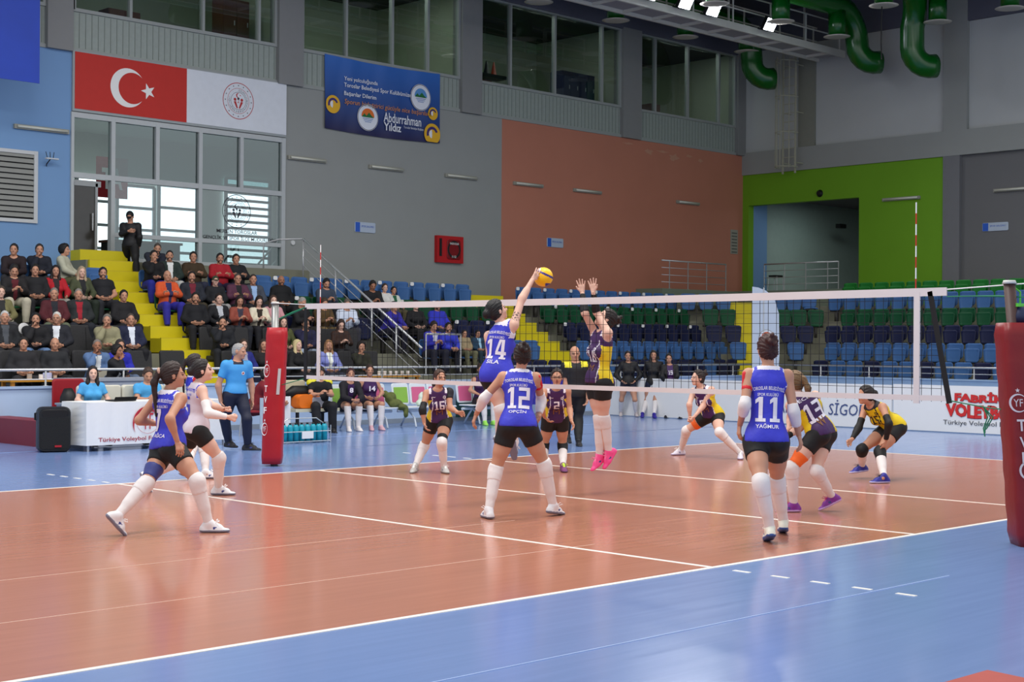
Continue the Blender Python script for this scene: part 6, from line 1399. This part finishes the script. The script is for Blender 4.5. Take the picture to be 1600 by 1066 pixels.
# ------------------------------------------------------------------ seated people (built once per pose, then copied)
def seated_J(pose, S, fem):
    f = V(0, -1, 0); r = V(-1, 0, 0); J = dict(pel=V(0, .0, .53), neck=V(0, .05, 1.03)); hp = 0
    sw = .15 if fem else .168; kx = .12 if fem else .17
    if pose == 'forward': J['neck'] = V(0, -.2, .97)
    if pose == 'phone': J['neck'] = V(0, -.1, 1.0); hp = -22
    if pose == 'chin': J['neck'] = V(0, -.1, 1.0)
    J['head'] = J['neck']+V(0, -.035, .16)
    for q, g in (('L', 1), ('R', -1)):
        J['hip'+q] = J['pel']+V(.088*g, 0, -.03); J['sh'+q] = J['neck']+V(sw*g, 0, -.05); J['knee'+q] = V(kx*g, -.42, .53); J['ank'+q] = V((kx-.01)*g, -.40+(.0 if q == 'L' else -.06), .10); J['toe'+q] = J['ank'+q]+V(0.02*g, -.18, -.0)
        if pose == 'lap': el, wr, ha = V(.26*g, .0, .75), V(.12*g, -.2, .66), V(.04*g, -.3, .63)
        if pose == 'crossed': el, wr, ha = V(.24*g, -.1, .78), V(-.02*g, -.22, .80), V(-.15*g, -.19, .82)
        if pose == 'chin': el, wr, ha = (V(.23*g, -.14, .74), V(.06*g, -.32, .68), V(-.03*g, -.36, .66)) if q == 'L' else (V(-.16, -.34, .80), V(-.06, -.23, 1.0), V(-.02, -.235, 1.09))
        if pose == 'forward': el, wr, ha = V(.19*g, -.36, .68), V(.06*g, -.54, .64), V(.0*g, -.6, .60)
        if pose == 'phone': el, wr, ha = V(.21*g, -.2, .74), V(.08*g, -.37, .76), V(.03*g, -.42, .82)
        if pose == 'knees': el, wr, ha = V(.24*g, -.06, .76), V(.15*g, -.27, .66), V(.13*g, -.37, .62)
        J['el'+q], J['wr'+q], J['ha'+q] = el, wr, ha
    return {k: v*S for k, v in J.items()}, hp
TPL = {}
def tpl(pose, fem, build, bare=False):
    key = (pose, fem, build, bare)
    if key in TPL: return TPL[key]
    J, hp = seated_J(pose, 1., fem); hf = nrm(V(-.12, -math.cos(math.radians(hp)), math.sin(math.radians(hp))))
    B = Body(J, 1., build, fem, hf, None, h=.016); B.sole = {'L': V(0, 0, 1), 'R': V(0, 0, 1)}
    T = {'B': B}; T['body'] = make_body(B, None, SK['m'], (30, 24, 22), ('relaxed', 'relaxed'), hh=.0085, hf=.0085); T['hair'] = {}; T['wear'] = {}
    TPL[key] = T; return T
def strip(o, parent):
    c = o.copy(); COL.objects.link(c); c.parent = parent; return c
def setm(o, ms):
    for i, m in enumerate(ms):
        if i < len(o.material_slots): o.material_slots[i].link = 'OBJECT'; o.material_slots[i].material = m
def cloth(rgb, kind='c'): return mat(rgb, .8, var=.14, scale=12, bump=.35)
TMP = []
def sitter(loc, rz, pose, sex, top, inner, legs, hair, hcol, skin, label, group='spectators seated in the stand', S=1., build=None, sleeve='long', beard=None, glass=False, shoe=(30, 30, 34), bare=False, colfn=None, socks=False):
    fem = sex == 'f'; T = tpl(pose, fem, build or (1.0 if fem else 1.12)); B = T['B']
    root = thing('person', label, 'person', group, loc, rz); root.scale = (S, S, S)
    o = strip(T['body'], root); o.name = 'body'; sk_ = SK[skin]; setm(o, [mat(sk_, .5, var=.05, scale=9, spec=.35), mat(tuple(int(q*.5) for q in sk_), .5), mat((int(sk_[0]*.86), int(sk_[1]*.74), int(sk_[2]*.74)), .5), mat(tuple(int(sk_[i]*.5+hcol[i]*.35) for i in range(3)), .6)]); TMP.append(T['body'])
    if hair:
        if hair not in T['hair']: T['hair'][hair] = hair_mesh(B, hair, hcol, None, .0095); TMP.append(T['hair'][hair])
        h = strip(T['hair'][hair], root); h.name = 'cap' if hair == 'cap' else 'hair'; setm(h, [mat(hcol, .6, var=.25, scale=30, bump=.3)])
    k = ('top', sleeve)
    if k not in T['wear']:
        T['wear'][k] = top_mesh(B, 'top', None, [M_blk, M_blk], e=.022 if sleeve == 'long' else .014, hem=-.02, sleeve=sleeve, slv=.6, colfn=lambda a, f, t, c, m: np.where((np.abs(a) < .03+.05*np.clip(t-.2, 0, 1)) & (f > 0) & (t > .1) & (t < 1.0), 1, m)); TMP.append(T['wear'][k])
    t = strip(T['wear'][k], root); t.name = {'long': 'jacket', 'short': 'shirt', 'none': 'jersey'}[sleeve]; setm(t, [cloth(top), cloth(inner or top)])
    if bare:
        if 'sh' not in T['wear']: T['wear']['sh'] = legwear(B, 'shorts', None, [M_blk], e=.012, f1=.45); TMP.append(T['wear']['sh'])
        x = strip(T['wear']['sh'], root); x.name = 'shorts'; setm(x, [cloth(legs)])
        for q in 'LR':
            if 'sock'+q not in T['wear']: T['wear']['sock'+q] = seg(B, 'sock', None, M_wh, 'shank', q, .02, 1., .01); TMP.append(T['wear']['sock'+q])
            x = strip(T['wear']['sock'+q], root); x.name = 'sock'
    else:
        if 'tr' not in T['wear']: T['wear']['tr'] = legwear(B, 'trousers', None, [M_blk], e=.02, full=True); TMP.append(T['wear']['tr'])
        x = strip(T['wear']['tr'], root); x.name = 'trousers'; setm(x, [cloth(legs)])
    if 'shoe' not in T['wear']:
        T['wear']['shoe'] = [npmesh('shoe', [B.shoe(q, .011)], [M_blk]*4, None) for q in 'LR']; TMP.extend(T['wear']['shoe'])
    for z in T['wear']['shoe']: x = strip(z, root); x.name = 'shoe'; sm = mat(shoe, .5); setm(x, [sm]*4)
    if beard:
        if 'beard' not in T['wear']: T['wear']['beard'] = beard_mesh(B, beard, None); TMP.append(T['wear']['beard'])
        x = strip(T['wear']['beard'], root); x.name = 'beard'; setm(x, [mat(tuple(int(beard[i]*.75+SK[skin][i]*.25) for i in range(3)), .8, var=.2, scale=40)])
    if glass:
        if 'gl' not in T['wear']: gl = glasses(B, None); T['wear']['gl'] = gl; TMP.append(gl)
        x = strip(T['wear']['gl'], root); x.name = 'glasses'
    return root, t, B
VIP = None
def vip(x, y, z, label):
    global VIP
    if VIP is None:
        VIP = thing('padded_chair', label, 'chair', 'dark grey padded chairs in the lower rows'); m = mat((46, 46, 48), .75, var=.2, scale=30, bump=.2)
        mb = MB(); mb.rbox(lambda a, b, d: Vector((a, -.02+b, .36+d)), .52, .5, .1, .06); mb.build('seat', m, VIP)
        mb = MB(); mb.rbox(lambda a, b, d: Vector((a, .2+d+b*.1, .74+b)), .56, .66, .08, .05); mb.build('backrest', m, VIP)
        for sx in (-1, 1):
            for sy in (-1, 1): MB().box(sx*.22-.02, sx*.22+.02, sy*.18-.02, sy*.18+.02, 0, .37).build('leg', c_dark, VIP)
        o = VIP
    else: o = copy_tree(VIP)
    o.location = (x, y, z); o['label'] = label; return o
DK = (22, 22, 25)
L = [  # px, row, pose, sex, top, inner, legs, hair, haircolour, skin, turn, extra, label
(22, 4, 'forward', 'm', (34, 22, 26), None, (40, 40, 44), 'short', (24, 20, 20), 'm', -25, {}, 'man in dark maroon shirt, top row at the left edge against the blue wall'),
(60, 4, 'chin', 'm', (24, 28, 40), None, (60, 62, 66), 'short', (40, 36, 34), 'm', -15, {}, 'man in navy vest with hand on mouth, top row against the blue wall'),
(103, 4, 'knees', 'm', (176, 176, 156), None, (86, 88, 60), 'curly', (18, 16, 18), 'm', 45, {}, 'curly haired youth in pale jacket turned right, top row beside the yellow steps'),
(20, 3, 'phone', 'm', (28, 26, 28), (90, 24, 34), (186, 180, 160), 'short', (28, 24, 22), 'm', -10, {}, 'man in dark jacket and beige trousers near the left edge, second row from top'),
(56, 3, 'lap', 'm', (26, 26, 30), None, (34, 34, 38), 'short', (26, 22, 20), 'm', -15, {}, 'man in plain black jacket left of the woman in red'),
(88, 3, 'knees', 'f', (168, 20, 34), (40, 30, 34), (150, 148, 140), 'long', (24, 18, 18), 'm', -12, {}, 'woman in red jacket with long dark hair'),
(129, 3, 'lap', 'f', (68, 74, 50), (30, 30, 34), (34, 44, 34), 'wavy', (168, 148, 120), 'p', -5, {}, 'fair haired woman in olive jacket beside the red jacketed woman'),
(162, 3, 'lap', 'm', (24, 25, 30), None, (38, 40, 46), 'short', (28, 24, 22), 'm', -15, dict(sleeve='short', beard=(34, 28, 26), build=1.3), 'burly bearded man in black short sleeved shirt beside the yellow steps'),
(3, 2, 'lap', 'f', (112, 108, 70), (40, 40, 40), (60, 60, 64), 'lowbun', (70, 60, 50), 'p', -10, {}, 'person in olive yellow coat cut by the left edge'),
(86, 2, 'knees', 'm', (78, 26, 34), (30, 32, 40), (90, 98, 78), 'buzz', (120, 116, 110), 'm', -20, {}, 'grey haired man in maroon cardigan with hands on knees'),
(124, 2, 'lap', 'm', (36, 40, 42), (150, 24, 40), (30, 34, 42), 'buzz', (130, 124, 118), 'm', -18, dict(build=1.35), 'stout man with red sweater under dark jacket'),
(195, 2, 'knees', 'm', (24, 23, 26), None, (24, 24, 28), 'short', (24, 20, 20), 'm', -10, dict(build=1.2), 'man in black suit leaning back at the edge of the yellow steps'),
(9, 1, 'lap', 'm', (28, 30, 34), (70, 74, 80), (34, 34, 38), 'buzz', (186, 186, 184), 'm', -15, {}, 'white haired man in dark jacket at the left edge, second row'),
(56, 1, 'chin', 'm', (24, 24, 28), None, (92, 120, 160), 'short', (22, 20, 20), 'm', -20, dict(beard=(30, 26, 24)), 'bearded man in black with hand over mouth beside the sticker chair'),
(90, 1, 'lap', 'm', (32, 34, 42), (220, 224, 230), (30, 30, 36), 'buzz', (196, 196, 190), 'm', -30, dict(glass=True), 'white haired man with glasses, dark suit and white shirt'),
(168, 1, 'chin', 'm', (142, 138, 108), None, (60, 58, 52), 'short', (110, 106, 100), 'm', -25, dict(build=1.2), 'grey haired man in khaki jacket with hand at chin'),
(206, 1, 'lap', 'm', (28, 34, 62), (214, 220, 232), (24, 24, 30), 'buzz', (70, 62, 56), 'm', -15, {}, 'man in navy suit and white shirt beside the yellow steps'),
(39, 0, 'lap', 'm', (34, 34, 38), None, (34, 34, 38), 'short', (30, 26, 24), 'm', -18, dict(beard=None), 'dark haired man in charcoal jacket in the front row behind the low table'),
(88, 0, 'lap', 'm', (34, 36, 40), None, (30, 30, 34), None, (90, 80, 70), 'm', -15, {}, 'bald man in dark zipped jacket in the front row'),
(151, 0, 'chin', 'm', (88, 116, 158), (222, 226, 230), (60, 80, 120), 'buzz', (120, 112, 106), 'd', -15, {}, 'man in denim jacket over white shirt with hand at mouth, front row'),
(184, 0, 'chin', 'm', (40, 44, 170), None, (88, 104, 130), 'short', (50, 42, 38), 'm', 0, {}, 'man in bright blue jacket with both hands at mouth, front row'),
(238, 4, 'chin', 'm', (20, 20, 23), None, (34, 40, 140), 'short', (24, 20, 20), 'm', -10, {}, 'youth in black with bright blue shorts, top row right of the yellow steps'),
(266, 4, 'lap', 'm', (34, 48, 44), (216, 218, 216), (190, 190, 186), 'buzz', (24, 20, 20), 'm', -20, dict(beard=(40, 32, 28)), 'man in dark green jacket with white T-shirt, top row below the glazing'),
(303, 4, 'crossed', 'm', (58, 44, 26), None, (40, 44, 66), 'short', (26, 22, 20), 'm', -20, {}, 'man in brown shirt with arms crossed, top row below the glazing'),
(345, 4, 'crossed', 'm', (160, 24, 38), None, (40, 30, 60), 'short', (24, 20, 20), 'm', -15, dict(beard=(30, 26, 24)), 'bearded man in red vest, top row below the glazing'),
(370, 4, 'crossed', 'm', (22, 23, 28), None, (30, 30, 36), 'short', (22, 18, 18), 'm', -15, dict(build=1.2), 'man in black jacket beside the red vest, top row'),
(263, 3, 'crossed', 'm', (206, 84, 40), (44, 44, 84), (46, 44, 150), None, (60, 50, 44), 'm', -12, {}, 'bald man in orange and blue top and blue trousers beside the yellow steps'),
(301, 3, 'lap', 'm', (36, 40, 50), (110, 26, 44), (60, 54, 40), 'short', (30, 24, 22), 'm', -20, dict(beard=(46, 36, 30), build=1.2), 'bearded man in dark suit over a dark red shirt'),
(338, 3, 'lap', 'm', (24, 26, 32), None, (150, 150, 150), 'cap', (50, 66, 44), 'p', -15, dict(S=.9), 'boy in black jacket and green cap'),
(373, 3, 'crossed', 'm', (84, 44, 66), (26, 26, 30), (30, 30, 36), 'buzz', (70, 62, 58), 'm', -15, dict(glass=True), 'man in plum sleeves and black vest with glasses, arms crossed'),
(397, 3, 'lap', 'm', (66, 72, 84), (150, 180, 220), (40, 44, 54), 'buzz', (50, 42, 38), 'm', -18, {}, 'man in grey suit and light blue shirt'),
(441, 3, 'lap', 'm', (18, 19, 22), None, (24, 24, 28), None, (40, 34, 30), 'd', -12, dict(build=1.35, beard=(44, 38, 34)), 'shaven headed man in a thick black hooded coat above the far post'),
(507, 3, 'phone', 'm', (56, 66, 82), None, (40, 42, 50), 'short', (24, 22, 24), 'm', -10, dict(build=1.3, beard=(60, 52, 48)), 'man in hooded slate jacket looking down at his phone by the left antenna'),
(580, 3, 'phone', 'm', (22, 22, 26), None, (40, 44, 60), 'short', (26, 22, 20), 'd', -15, {}, 'man in black sweater looking down between empty blue seats'),
(603, 3, 'lap', 'f', (214, 214, 210), None, (80, 80, 90), 'short', (60, 44, 34), 'p', -10, dict(S=.9), 'girl in white top beside the man in black sweater'),
(617, 3, 'knees', 'f', (206, 212, 202), (30, 90, 60), (90, 84, 60), 'short', (28, 22, 20), 'm', -5, dict(S=.82), 'child in white and green top with khaki trousers'),
(307, 2, 'lap', 'm', (20, 21, 26), None, (24, 24, 28), 'short', (24, 20, 18), 'm', -18, dict(beard=(32, 26, 24)), 'bearded man in black hooded top beside the yellow steps, middle row'),
(344, 2, 'lap', 'f', (24, 25, 30), (180, 184, 190), (30, 30, 36), 'lowbun', (34, 26, 24), 'p', -12, {}, 'woman in black jacket with hair tied back'),
(373, 2, 'phone', 'f', (142, 70, 56), (60, 56, 70), (34, 36, 44), 'wavy', (34, 24, 22), 'm', -15, {}, 'woman in rust coloured jacket with wavy dark hair'),
(403, 2, 'phone', 'f', (222, 214, 190), (50, 40, 32), (30, 30, 36), 'long', (34, 24, 22), 'p', -15, {}, 'woman in cream jacket with long dark hair'),
(429, 2, 'lap', 'f', (206, 150, 156), None, (40, 50, 84), 'long', (70, 50, 40), 'p', -15, {}, 'person in pink shirt partly behind the far post'),
(467, 2, 'phone', 'm', (24, 25, 28), None, (40, 38, 36), 'buzz', (150, 146, 140), 'm', 10, {}, 'grey haired man in black jacket right of the far post'),
(503, 2, 'phone', 'm', (84, 64, 34), None, (110, 92, 60), 'short', (60, 46, 34), 'm', -5, {}, 'person in mustard brown top under the net corner'),
(541, 2, 'phone', 'm', (206, 216, 234), None, (50, 50, 60), 'buzz', (90, 80, 72), 'm', -20, dict(glass=True), 'man with glasses in white shirt seated behind the net corner'),
(606, 2, 'forward', 'm', (46, 40, 150), None, (26, 26, 44), 'cap', (24, 22, 34), 'm', 10, {}, 'man in blue jacket and dark cap leaning forward behind the stair rail'),
(652, 2, 'lap', 'f', (22, 22, 26), None, (28, 28, 32), 'short', (24, 20, 20), 'p', -12, {}, 'woman in black sweater seated left of the man in blue with hands on hips'),
(686, 2, 'knees', 'm', (44, 52, 180), None, (26, 28, 50), 'short', (26, 22, 20), 'm', -10, dict(beard=(36, 30, 28)), 'bearded man in royal blue jacket in the row above the other two blue jackets'),
(347, 1, 'chin', 'm', (26, 28, 34), None, (26, 28, 34), 'short', (20, 18, 18), 'm', -20, dict(beard=(28, 24, 22)), 'bearded man in black sweater above the referee'),
(445, 1, 'lap', 'f', (76, 80, 44), None, (40, 40, 40), 'long', (50, 38, 30), 'p', -15, {}, 'person in olive jacket mostly hidden by the red post pad'),
(476, 1, 'chin', 'm', (30, 30, 62), None, (150, 164, 184), 'short', (30, 24, 22), 'm', -15, dict(beard=(50, 40, 34)), 'bearded man in dark navy top with hand at face'),
(531, 1, 'phone', 'f', (54, 34, 26), None, (30, 30, 34), 'long', (52, 34, 28), 'p', -15, {}, 'long haired woman in dark brown jacket on a padded chair'),
(675, 1, 'phone', 'm', (44, 46, 172), (206, 206, 220), (24, 26, 44), 'short', (40, 30, 26), 'm', -10, {}, 'left of two seated men in blue jackets in the second row'),
(696, 1, 'forward', 'm', (52, 62, 190), None, (24, 26, 40), 'short', (22, 18, 18), 'm', -15, dict(beard=(30, 26, 24)), 'right of two seated men in blue jackets, bearded and leaning forward'),
(728, 1, 'lap', 'm', (152, 136, 104), None, (104, 104, 78), 'short', (40, 30, 26), 'm', -10, dict(S=.72), 'small child in beige jacket left of the leaping player'),
(749, 1, 'lap', 'm', (30, 60, 84), (150, 190, 214), (30, 50, 60), 'short', (26, 22, 20), 'm', -10, dict(S=.72), 'small child in dark teal patterned jacket beside the leaping player'),
(383, 0, 'lap', 'f', (34, 40, 120), (150, 150, 170), (30, 32, 60), 'short', (60, 46, 36), 'p', -12, dict(glass=True), 'woman with glasses in navy jacket in the front row behind the referee'),
(414, 0, 'lap', 'f', (26, 24, 26), None, (30, 30, 34), 'long', (50, 36, 30), 'm', -12, {}, 'dark clothed person mostly behind the red pad in the front row'),
(468, 0, 'lap', 'f', (20, 20, 22), None, (24, 24, 28), 'long', (206, 188, 140), 'p', 15, {}, 'blonde woman in black in the front row right of the red pad'),
(516, 0, 'lap', 'f', (128, 136, 200), (226, 230, 222), (40, 44, 60), 'long', (150, 110, 74), 'm', -12, {}, 'woman in white sweater with lilac sleeves and fair hair, front row'),
(563, 0, 'chin', 'f', (40, 42, 30), None, (34, 34, 30), 'curly', (30, 24, 22), 'm', -15, {}, 'dark haired woman in dark olive jacket with hand under chin, front row'),
]
for (px, row, pose_, sex, top, inner, legs, hair, hc, sk, turn, ex, label) in L:
    ysit = YR[row]+.42; ex = dict(ex); S = ex.pop('S', 1.0); x = onax(px, 500, 1, ysit-.1)[0]
    z = ZT[row]-.0
    if row <= 1 and px < 640: vip(x, ysit+.08, z, 'dark padded chair under the '+' '.join(label.split()[:10])); 
    else:
        col = RC[row]; seat(x, ysit+.02, z, 0, col, f'{SCOL[col][1]} seat under the '+' '.join(label.split()[:11]), 'occupied seats in the left stand', kind='open')
    OCC.append((row, x))
    dz = (1-S)*.5
    sitter((x, ysit-.06, z+dz), math.radians(turn), pose_, sex, top, inner, legs, hair, hc, sk, label, S=S, **ex)
# empty padded chairs seen between people
for i, (px, row, lab) in enumerate(((30, 0, 'left end'), (118, 0, 'between the bald man and the denim jacket'), (232, 0, 'beside the yellow steps behind player seven'), (284, 0, 'right of the yellow steps in the front row'), (330, 0, 'left of the referee in the front row'), (590, 0, 'rightmost, beside the empty blue seats'), (442, 0, 'just right of the red pad in the front row'), (540, 0, 'between the two women in the front row'),
                                   (128, 1, 'behind the denim jacket'), (28, 1, 'by the left edge in the second row'), (385, 1, 'behind the referee in the second row'), (415, 1, 'left of the red pad in the second row'), (500, 1, 'between the two women of the second row'), (558, 1, 'left in the wide empty pair'), (580, 1, 'right in the wide empty pair'), (318, 1, 'beside the yellow steps in the second row'))):
    y = YR[row]+.5; x = onax(px, 500, 1, y-.1)[0]
    if all(r_ != row or abs(x-q) > .5 for r_, q in OCC) and not (4.3 < x < 5.6):
        vip(x, y, ZT[row], 'empty dark grey padded chair, '+lab); OCC.append((row, x))
x = onax(36, 502, 1, YR[1]+.42)[0]
tag(MB().tube([(x, YR[1]+.38, 1.96), (x, YR[1]+.4, 1.96)], .11, 20).build('round_sticker', c_off), 'round white sticker with red print hung on a dark chair near the left edge', 'sticker')
# empty tip-up seats of the left blocks
for k in range(5):
    for (a, b, nm) in ((SPX[k][0], SPX[k][1], 'between the stairs'),):
        n = 0; x = b
        while x > a:
            if all(r_ != k or abs(x-q) > .46 for r_, q in OCC) and (k != 0 or x > 12.4):
                n += 1; col = RC[k] if k != 2 or x < 99 else 'navy'
                if k == 1 and x > 12: col = 'blue'
                seat(x, YR[k]+.42, ZT[k], 0, col, f'{SCOL[col][1]} folded seat, {ROWN[k]}, left of middle steps, {ORD[n-1]} empty one', f'empty folded seats in the {ROWN[k]} left of the middle steps', tagged=(n % 2 == 0 and k in (2, 3, 4)))
            x -= .54
for k in range(2, 5):
    x = 4.0
    n = 0
    while x > 2.4:
        if all(r_ != k or abs(x-q) > .5 for r_, q in OCC):
            n += 1; seat(x, YR[k]+.42, ZT[k], 0, RC[k], f'{SCOL[RC[k]][1]} folded seat left of the yellow entrance steps, {ROWN[k]}, {ORD[n-1]} empty one', 'empty seats left of the entrance steps')
        x -= .54
# bearded man standing bent over behind the top row
P = dict(n='bent', T=34.0, S=1.0, fem=False, b=1.1, pel=(240, 424, .2), neck=(243, 398, -.1), head=(247, 386, -.2), fp=170, fh=(160, -10), knR=(236, 450), anR=(236, 474, .2), ftR=(175, 0), knL=(245, 450), anL=(246, 474, .2), ftL=(175, 0), elR=(234, 412), wrR=(242, 416, -.35), elL=(254, 408), wrL=(250, 414, -.3))
dressed(P, 'bearded man in navy jacket standing bent over behind the youth in black', [mat((34, 38, 52), .8), mat((150, 160, 170), .8)], M_blk, M_shb, hair=('buzz', (70, 62, 56)), sleeve='long', h=.015, beard=(70, 58, 50), colfn=lambda a, f, t, c, m: np.where((np.abs(a) < .03) & (f > 0), 1, m))
def blob(name, ells, m, label, cat, h=.014):
    P_ = np.array([e[0] for e in ells]); g = Grid(P_.min(0)-.25, P_.max(0)+.25, h)
    for c, rad in ells: g.ell(V(*c), np.eye(3), rad, .03)
    v, q_ = g.nets(); n = v*38; v = v+np.stack([np.sin(n[:, 1]+np.sin(n[:, 2])), np.sin(n[:, 2]+1.3*np.sin(n[:, 0])), np.sin(n[:, 0]+n[:, 1])], 1)*.006
    return tag(npmesh(name, [(v, q_, 0)], [m]), label, cat)
q = bx(604)
blob('olive_coat', [((q+.02, BY-.1, .62), (.13, .09, .12)), ((q+.1, BY-.16, .5), (.17, .12, .09)), ((q+.2, BY-.24, .43), (.12, .1, .06)), ((q+.26, BY-.3, .33), (.06, .05, .12)), ((q-.06, BY-.02, .7), (.07, .06, .07))], mat((92, 100, 52), .9, var=.3, scale=20, bump=.6), 'crumpled olive green coat on the bench beside player fourteen', 'coat')
q = bx(652)
blob('plastic_bag', [((q, BY-.1, .49), (.1, .08, .08)), ((q+.02, BY-.09, .6), (.06, .05, .1)), ((q+.05, BY-.09, .68), (.03, .02, .05))], mat((200, 214, 200), .4), 'thin pale plastic bag on the bench behind player ten', 'bag')
# ------------------------------------------------------------------ bench and table people
def bench(px, y, zoff, turn, pose_, sex, top, inner, legs, hair, hc, sk, label, **k):
    x = onax(px, 585, 1, y-.1)[0]; return sitter((x, y, zoff), math.radians(turn), pose_, sex, top, inner, legs, hair, hc, sk, label, group='people sitting along the court side', **k)
r, t_, B = bench(502, 16.1, -.02, -20, 'phone', 'm', (20, 20, 24), None, (26, 26, 30), 'short', (34, 26, 22), 'm', 'coach in black polo with yellow shoulders seated looking at his phone', sleeve='short', build=1.2)
ym = mat((216, 206, 40), .6)
for q in (-1, 1):
    g = Grid(V(-.3, -.3, .8), V(.3, .3, 1.2), .012); g.cap(B.J['neck']+B.s*q*.09-B.u*.005, B.J['neck']+B.s*q*.19-B.u*.03, .07, .072, .01); npmesh('shoulder_panel', [(*g.nets(), 0)], [ym], r)
r, t_, B = bench(547, 16.1, -.02, -20, 'forward', 'f', (56, 26, 78), (56, 26, 78), (24, 22, 30), 'short', (60, 30, 34), 'm', 'seated substitute in purple jersey 8 with white socks', sleeve='long', bare=True, shoe=(220, 214, 214))
setm(t_, [cloth((24, 22, 30)), cloth((56, 26, 78))])
o = MB(); put(o, fitw('8', .08, .1, .04), lambda a, b: Vector((a, -.30+.0, .82+b))); o.build('lettering', M_txt, r)
r, t_, B = bench(583, 16.1, -.02, -22, 'lap', 'f', (56, 26, 78), (56, 26, 78), (24, 22, 30), 'bun', (50, 34, 28), 'm', 'seated substitute in purple jersey 14 with knees forward and white socks', sleeve='none', bare=True, shoe=(200, 160, 170))
o = MB(); put(o, fitw('14', .13, .1, .04), lambda a, b: Vector((a, -.175, .84+b))); o.build('lettering', M_txt, r)
bench(757, 16.1, -.02, -20, 'lap', 'f', (56, 26, 78), None, (24, 22, 30), 'bun', (50, 34, 28), 'm', 'seated substitute with bright green and peach shoes, mostly hidden behind player fourteen', sleeve='none', bare=True, shoe=(150, 220, 90))
bench(402, 15.9, -.02, 50, 'forward', 'm', (116, 24, 34), None, (90, 20, 30), 'short', (26, 20, 20), 'm', 'man in maroon tracksuit seated left of the far red pad', beard=(44, 34, 30))
chair(onax(402, 585, 1, 15.8)[0], 15.9, math.radians(50), mat((140, 30, 40), .5), 'folding chair under the man in maroon tracksuit')
bench(150, 15.28, .0, -12, 'lap', 'f', (74, 160, 216), None, (24, 28, 50), 'long', (28, 22, 22), 'p', 'woman official in light blue polo with long dark hair at the scorer table', sleeve='short')
bench(232, 15.28, .0, -12, 'phone', 'm', (74, 160, 216), None, (24, 28, 50), 'short', (60, 44, 36), 'm', 'official in light blue polo at the scorer table mostly hidden by player seven', sleeve='short')
bench(178, 18.12, .38, 30, 'chin', 'f', (24, 24, 30), (206, 210, 220), (30, 30, 36), 'curly', (22, 18, 18), 'd', 'dark haired woman in black jacket and white shirt close behind the grey counter')
simple('cream_chair', MB().box(-.25, .25, -.25, .25, .38, .44).box(-.25, .25, .2, .26, .44, .92).box(-.23, -.2, -.22, -.19, 0, .38).box(.2, .23, -.22, -.19, 0, .38).box(-.23, -.2, .2, .23, 0, .38).box(.2, .23, .2, .23, 0, .38), mat((206, 200, 180), .6), 'cream chair under the dark haired woman behind the grey counter', 'chair').location = (onax(178, 585, 1, 18.12)[0], 18.15, .3)
for o in set(TMP):
    if o.name in COL.objects: bpy.data.objects.remove(o)
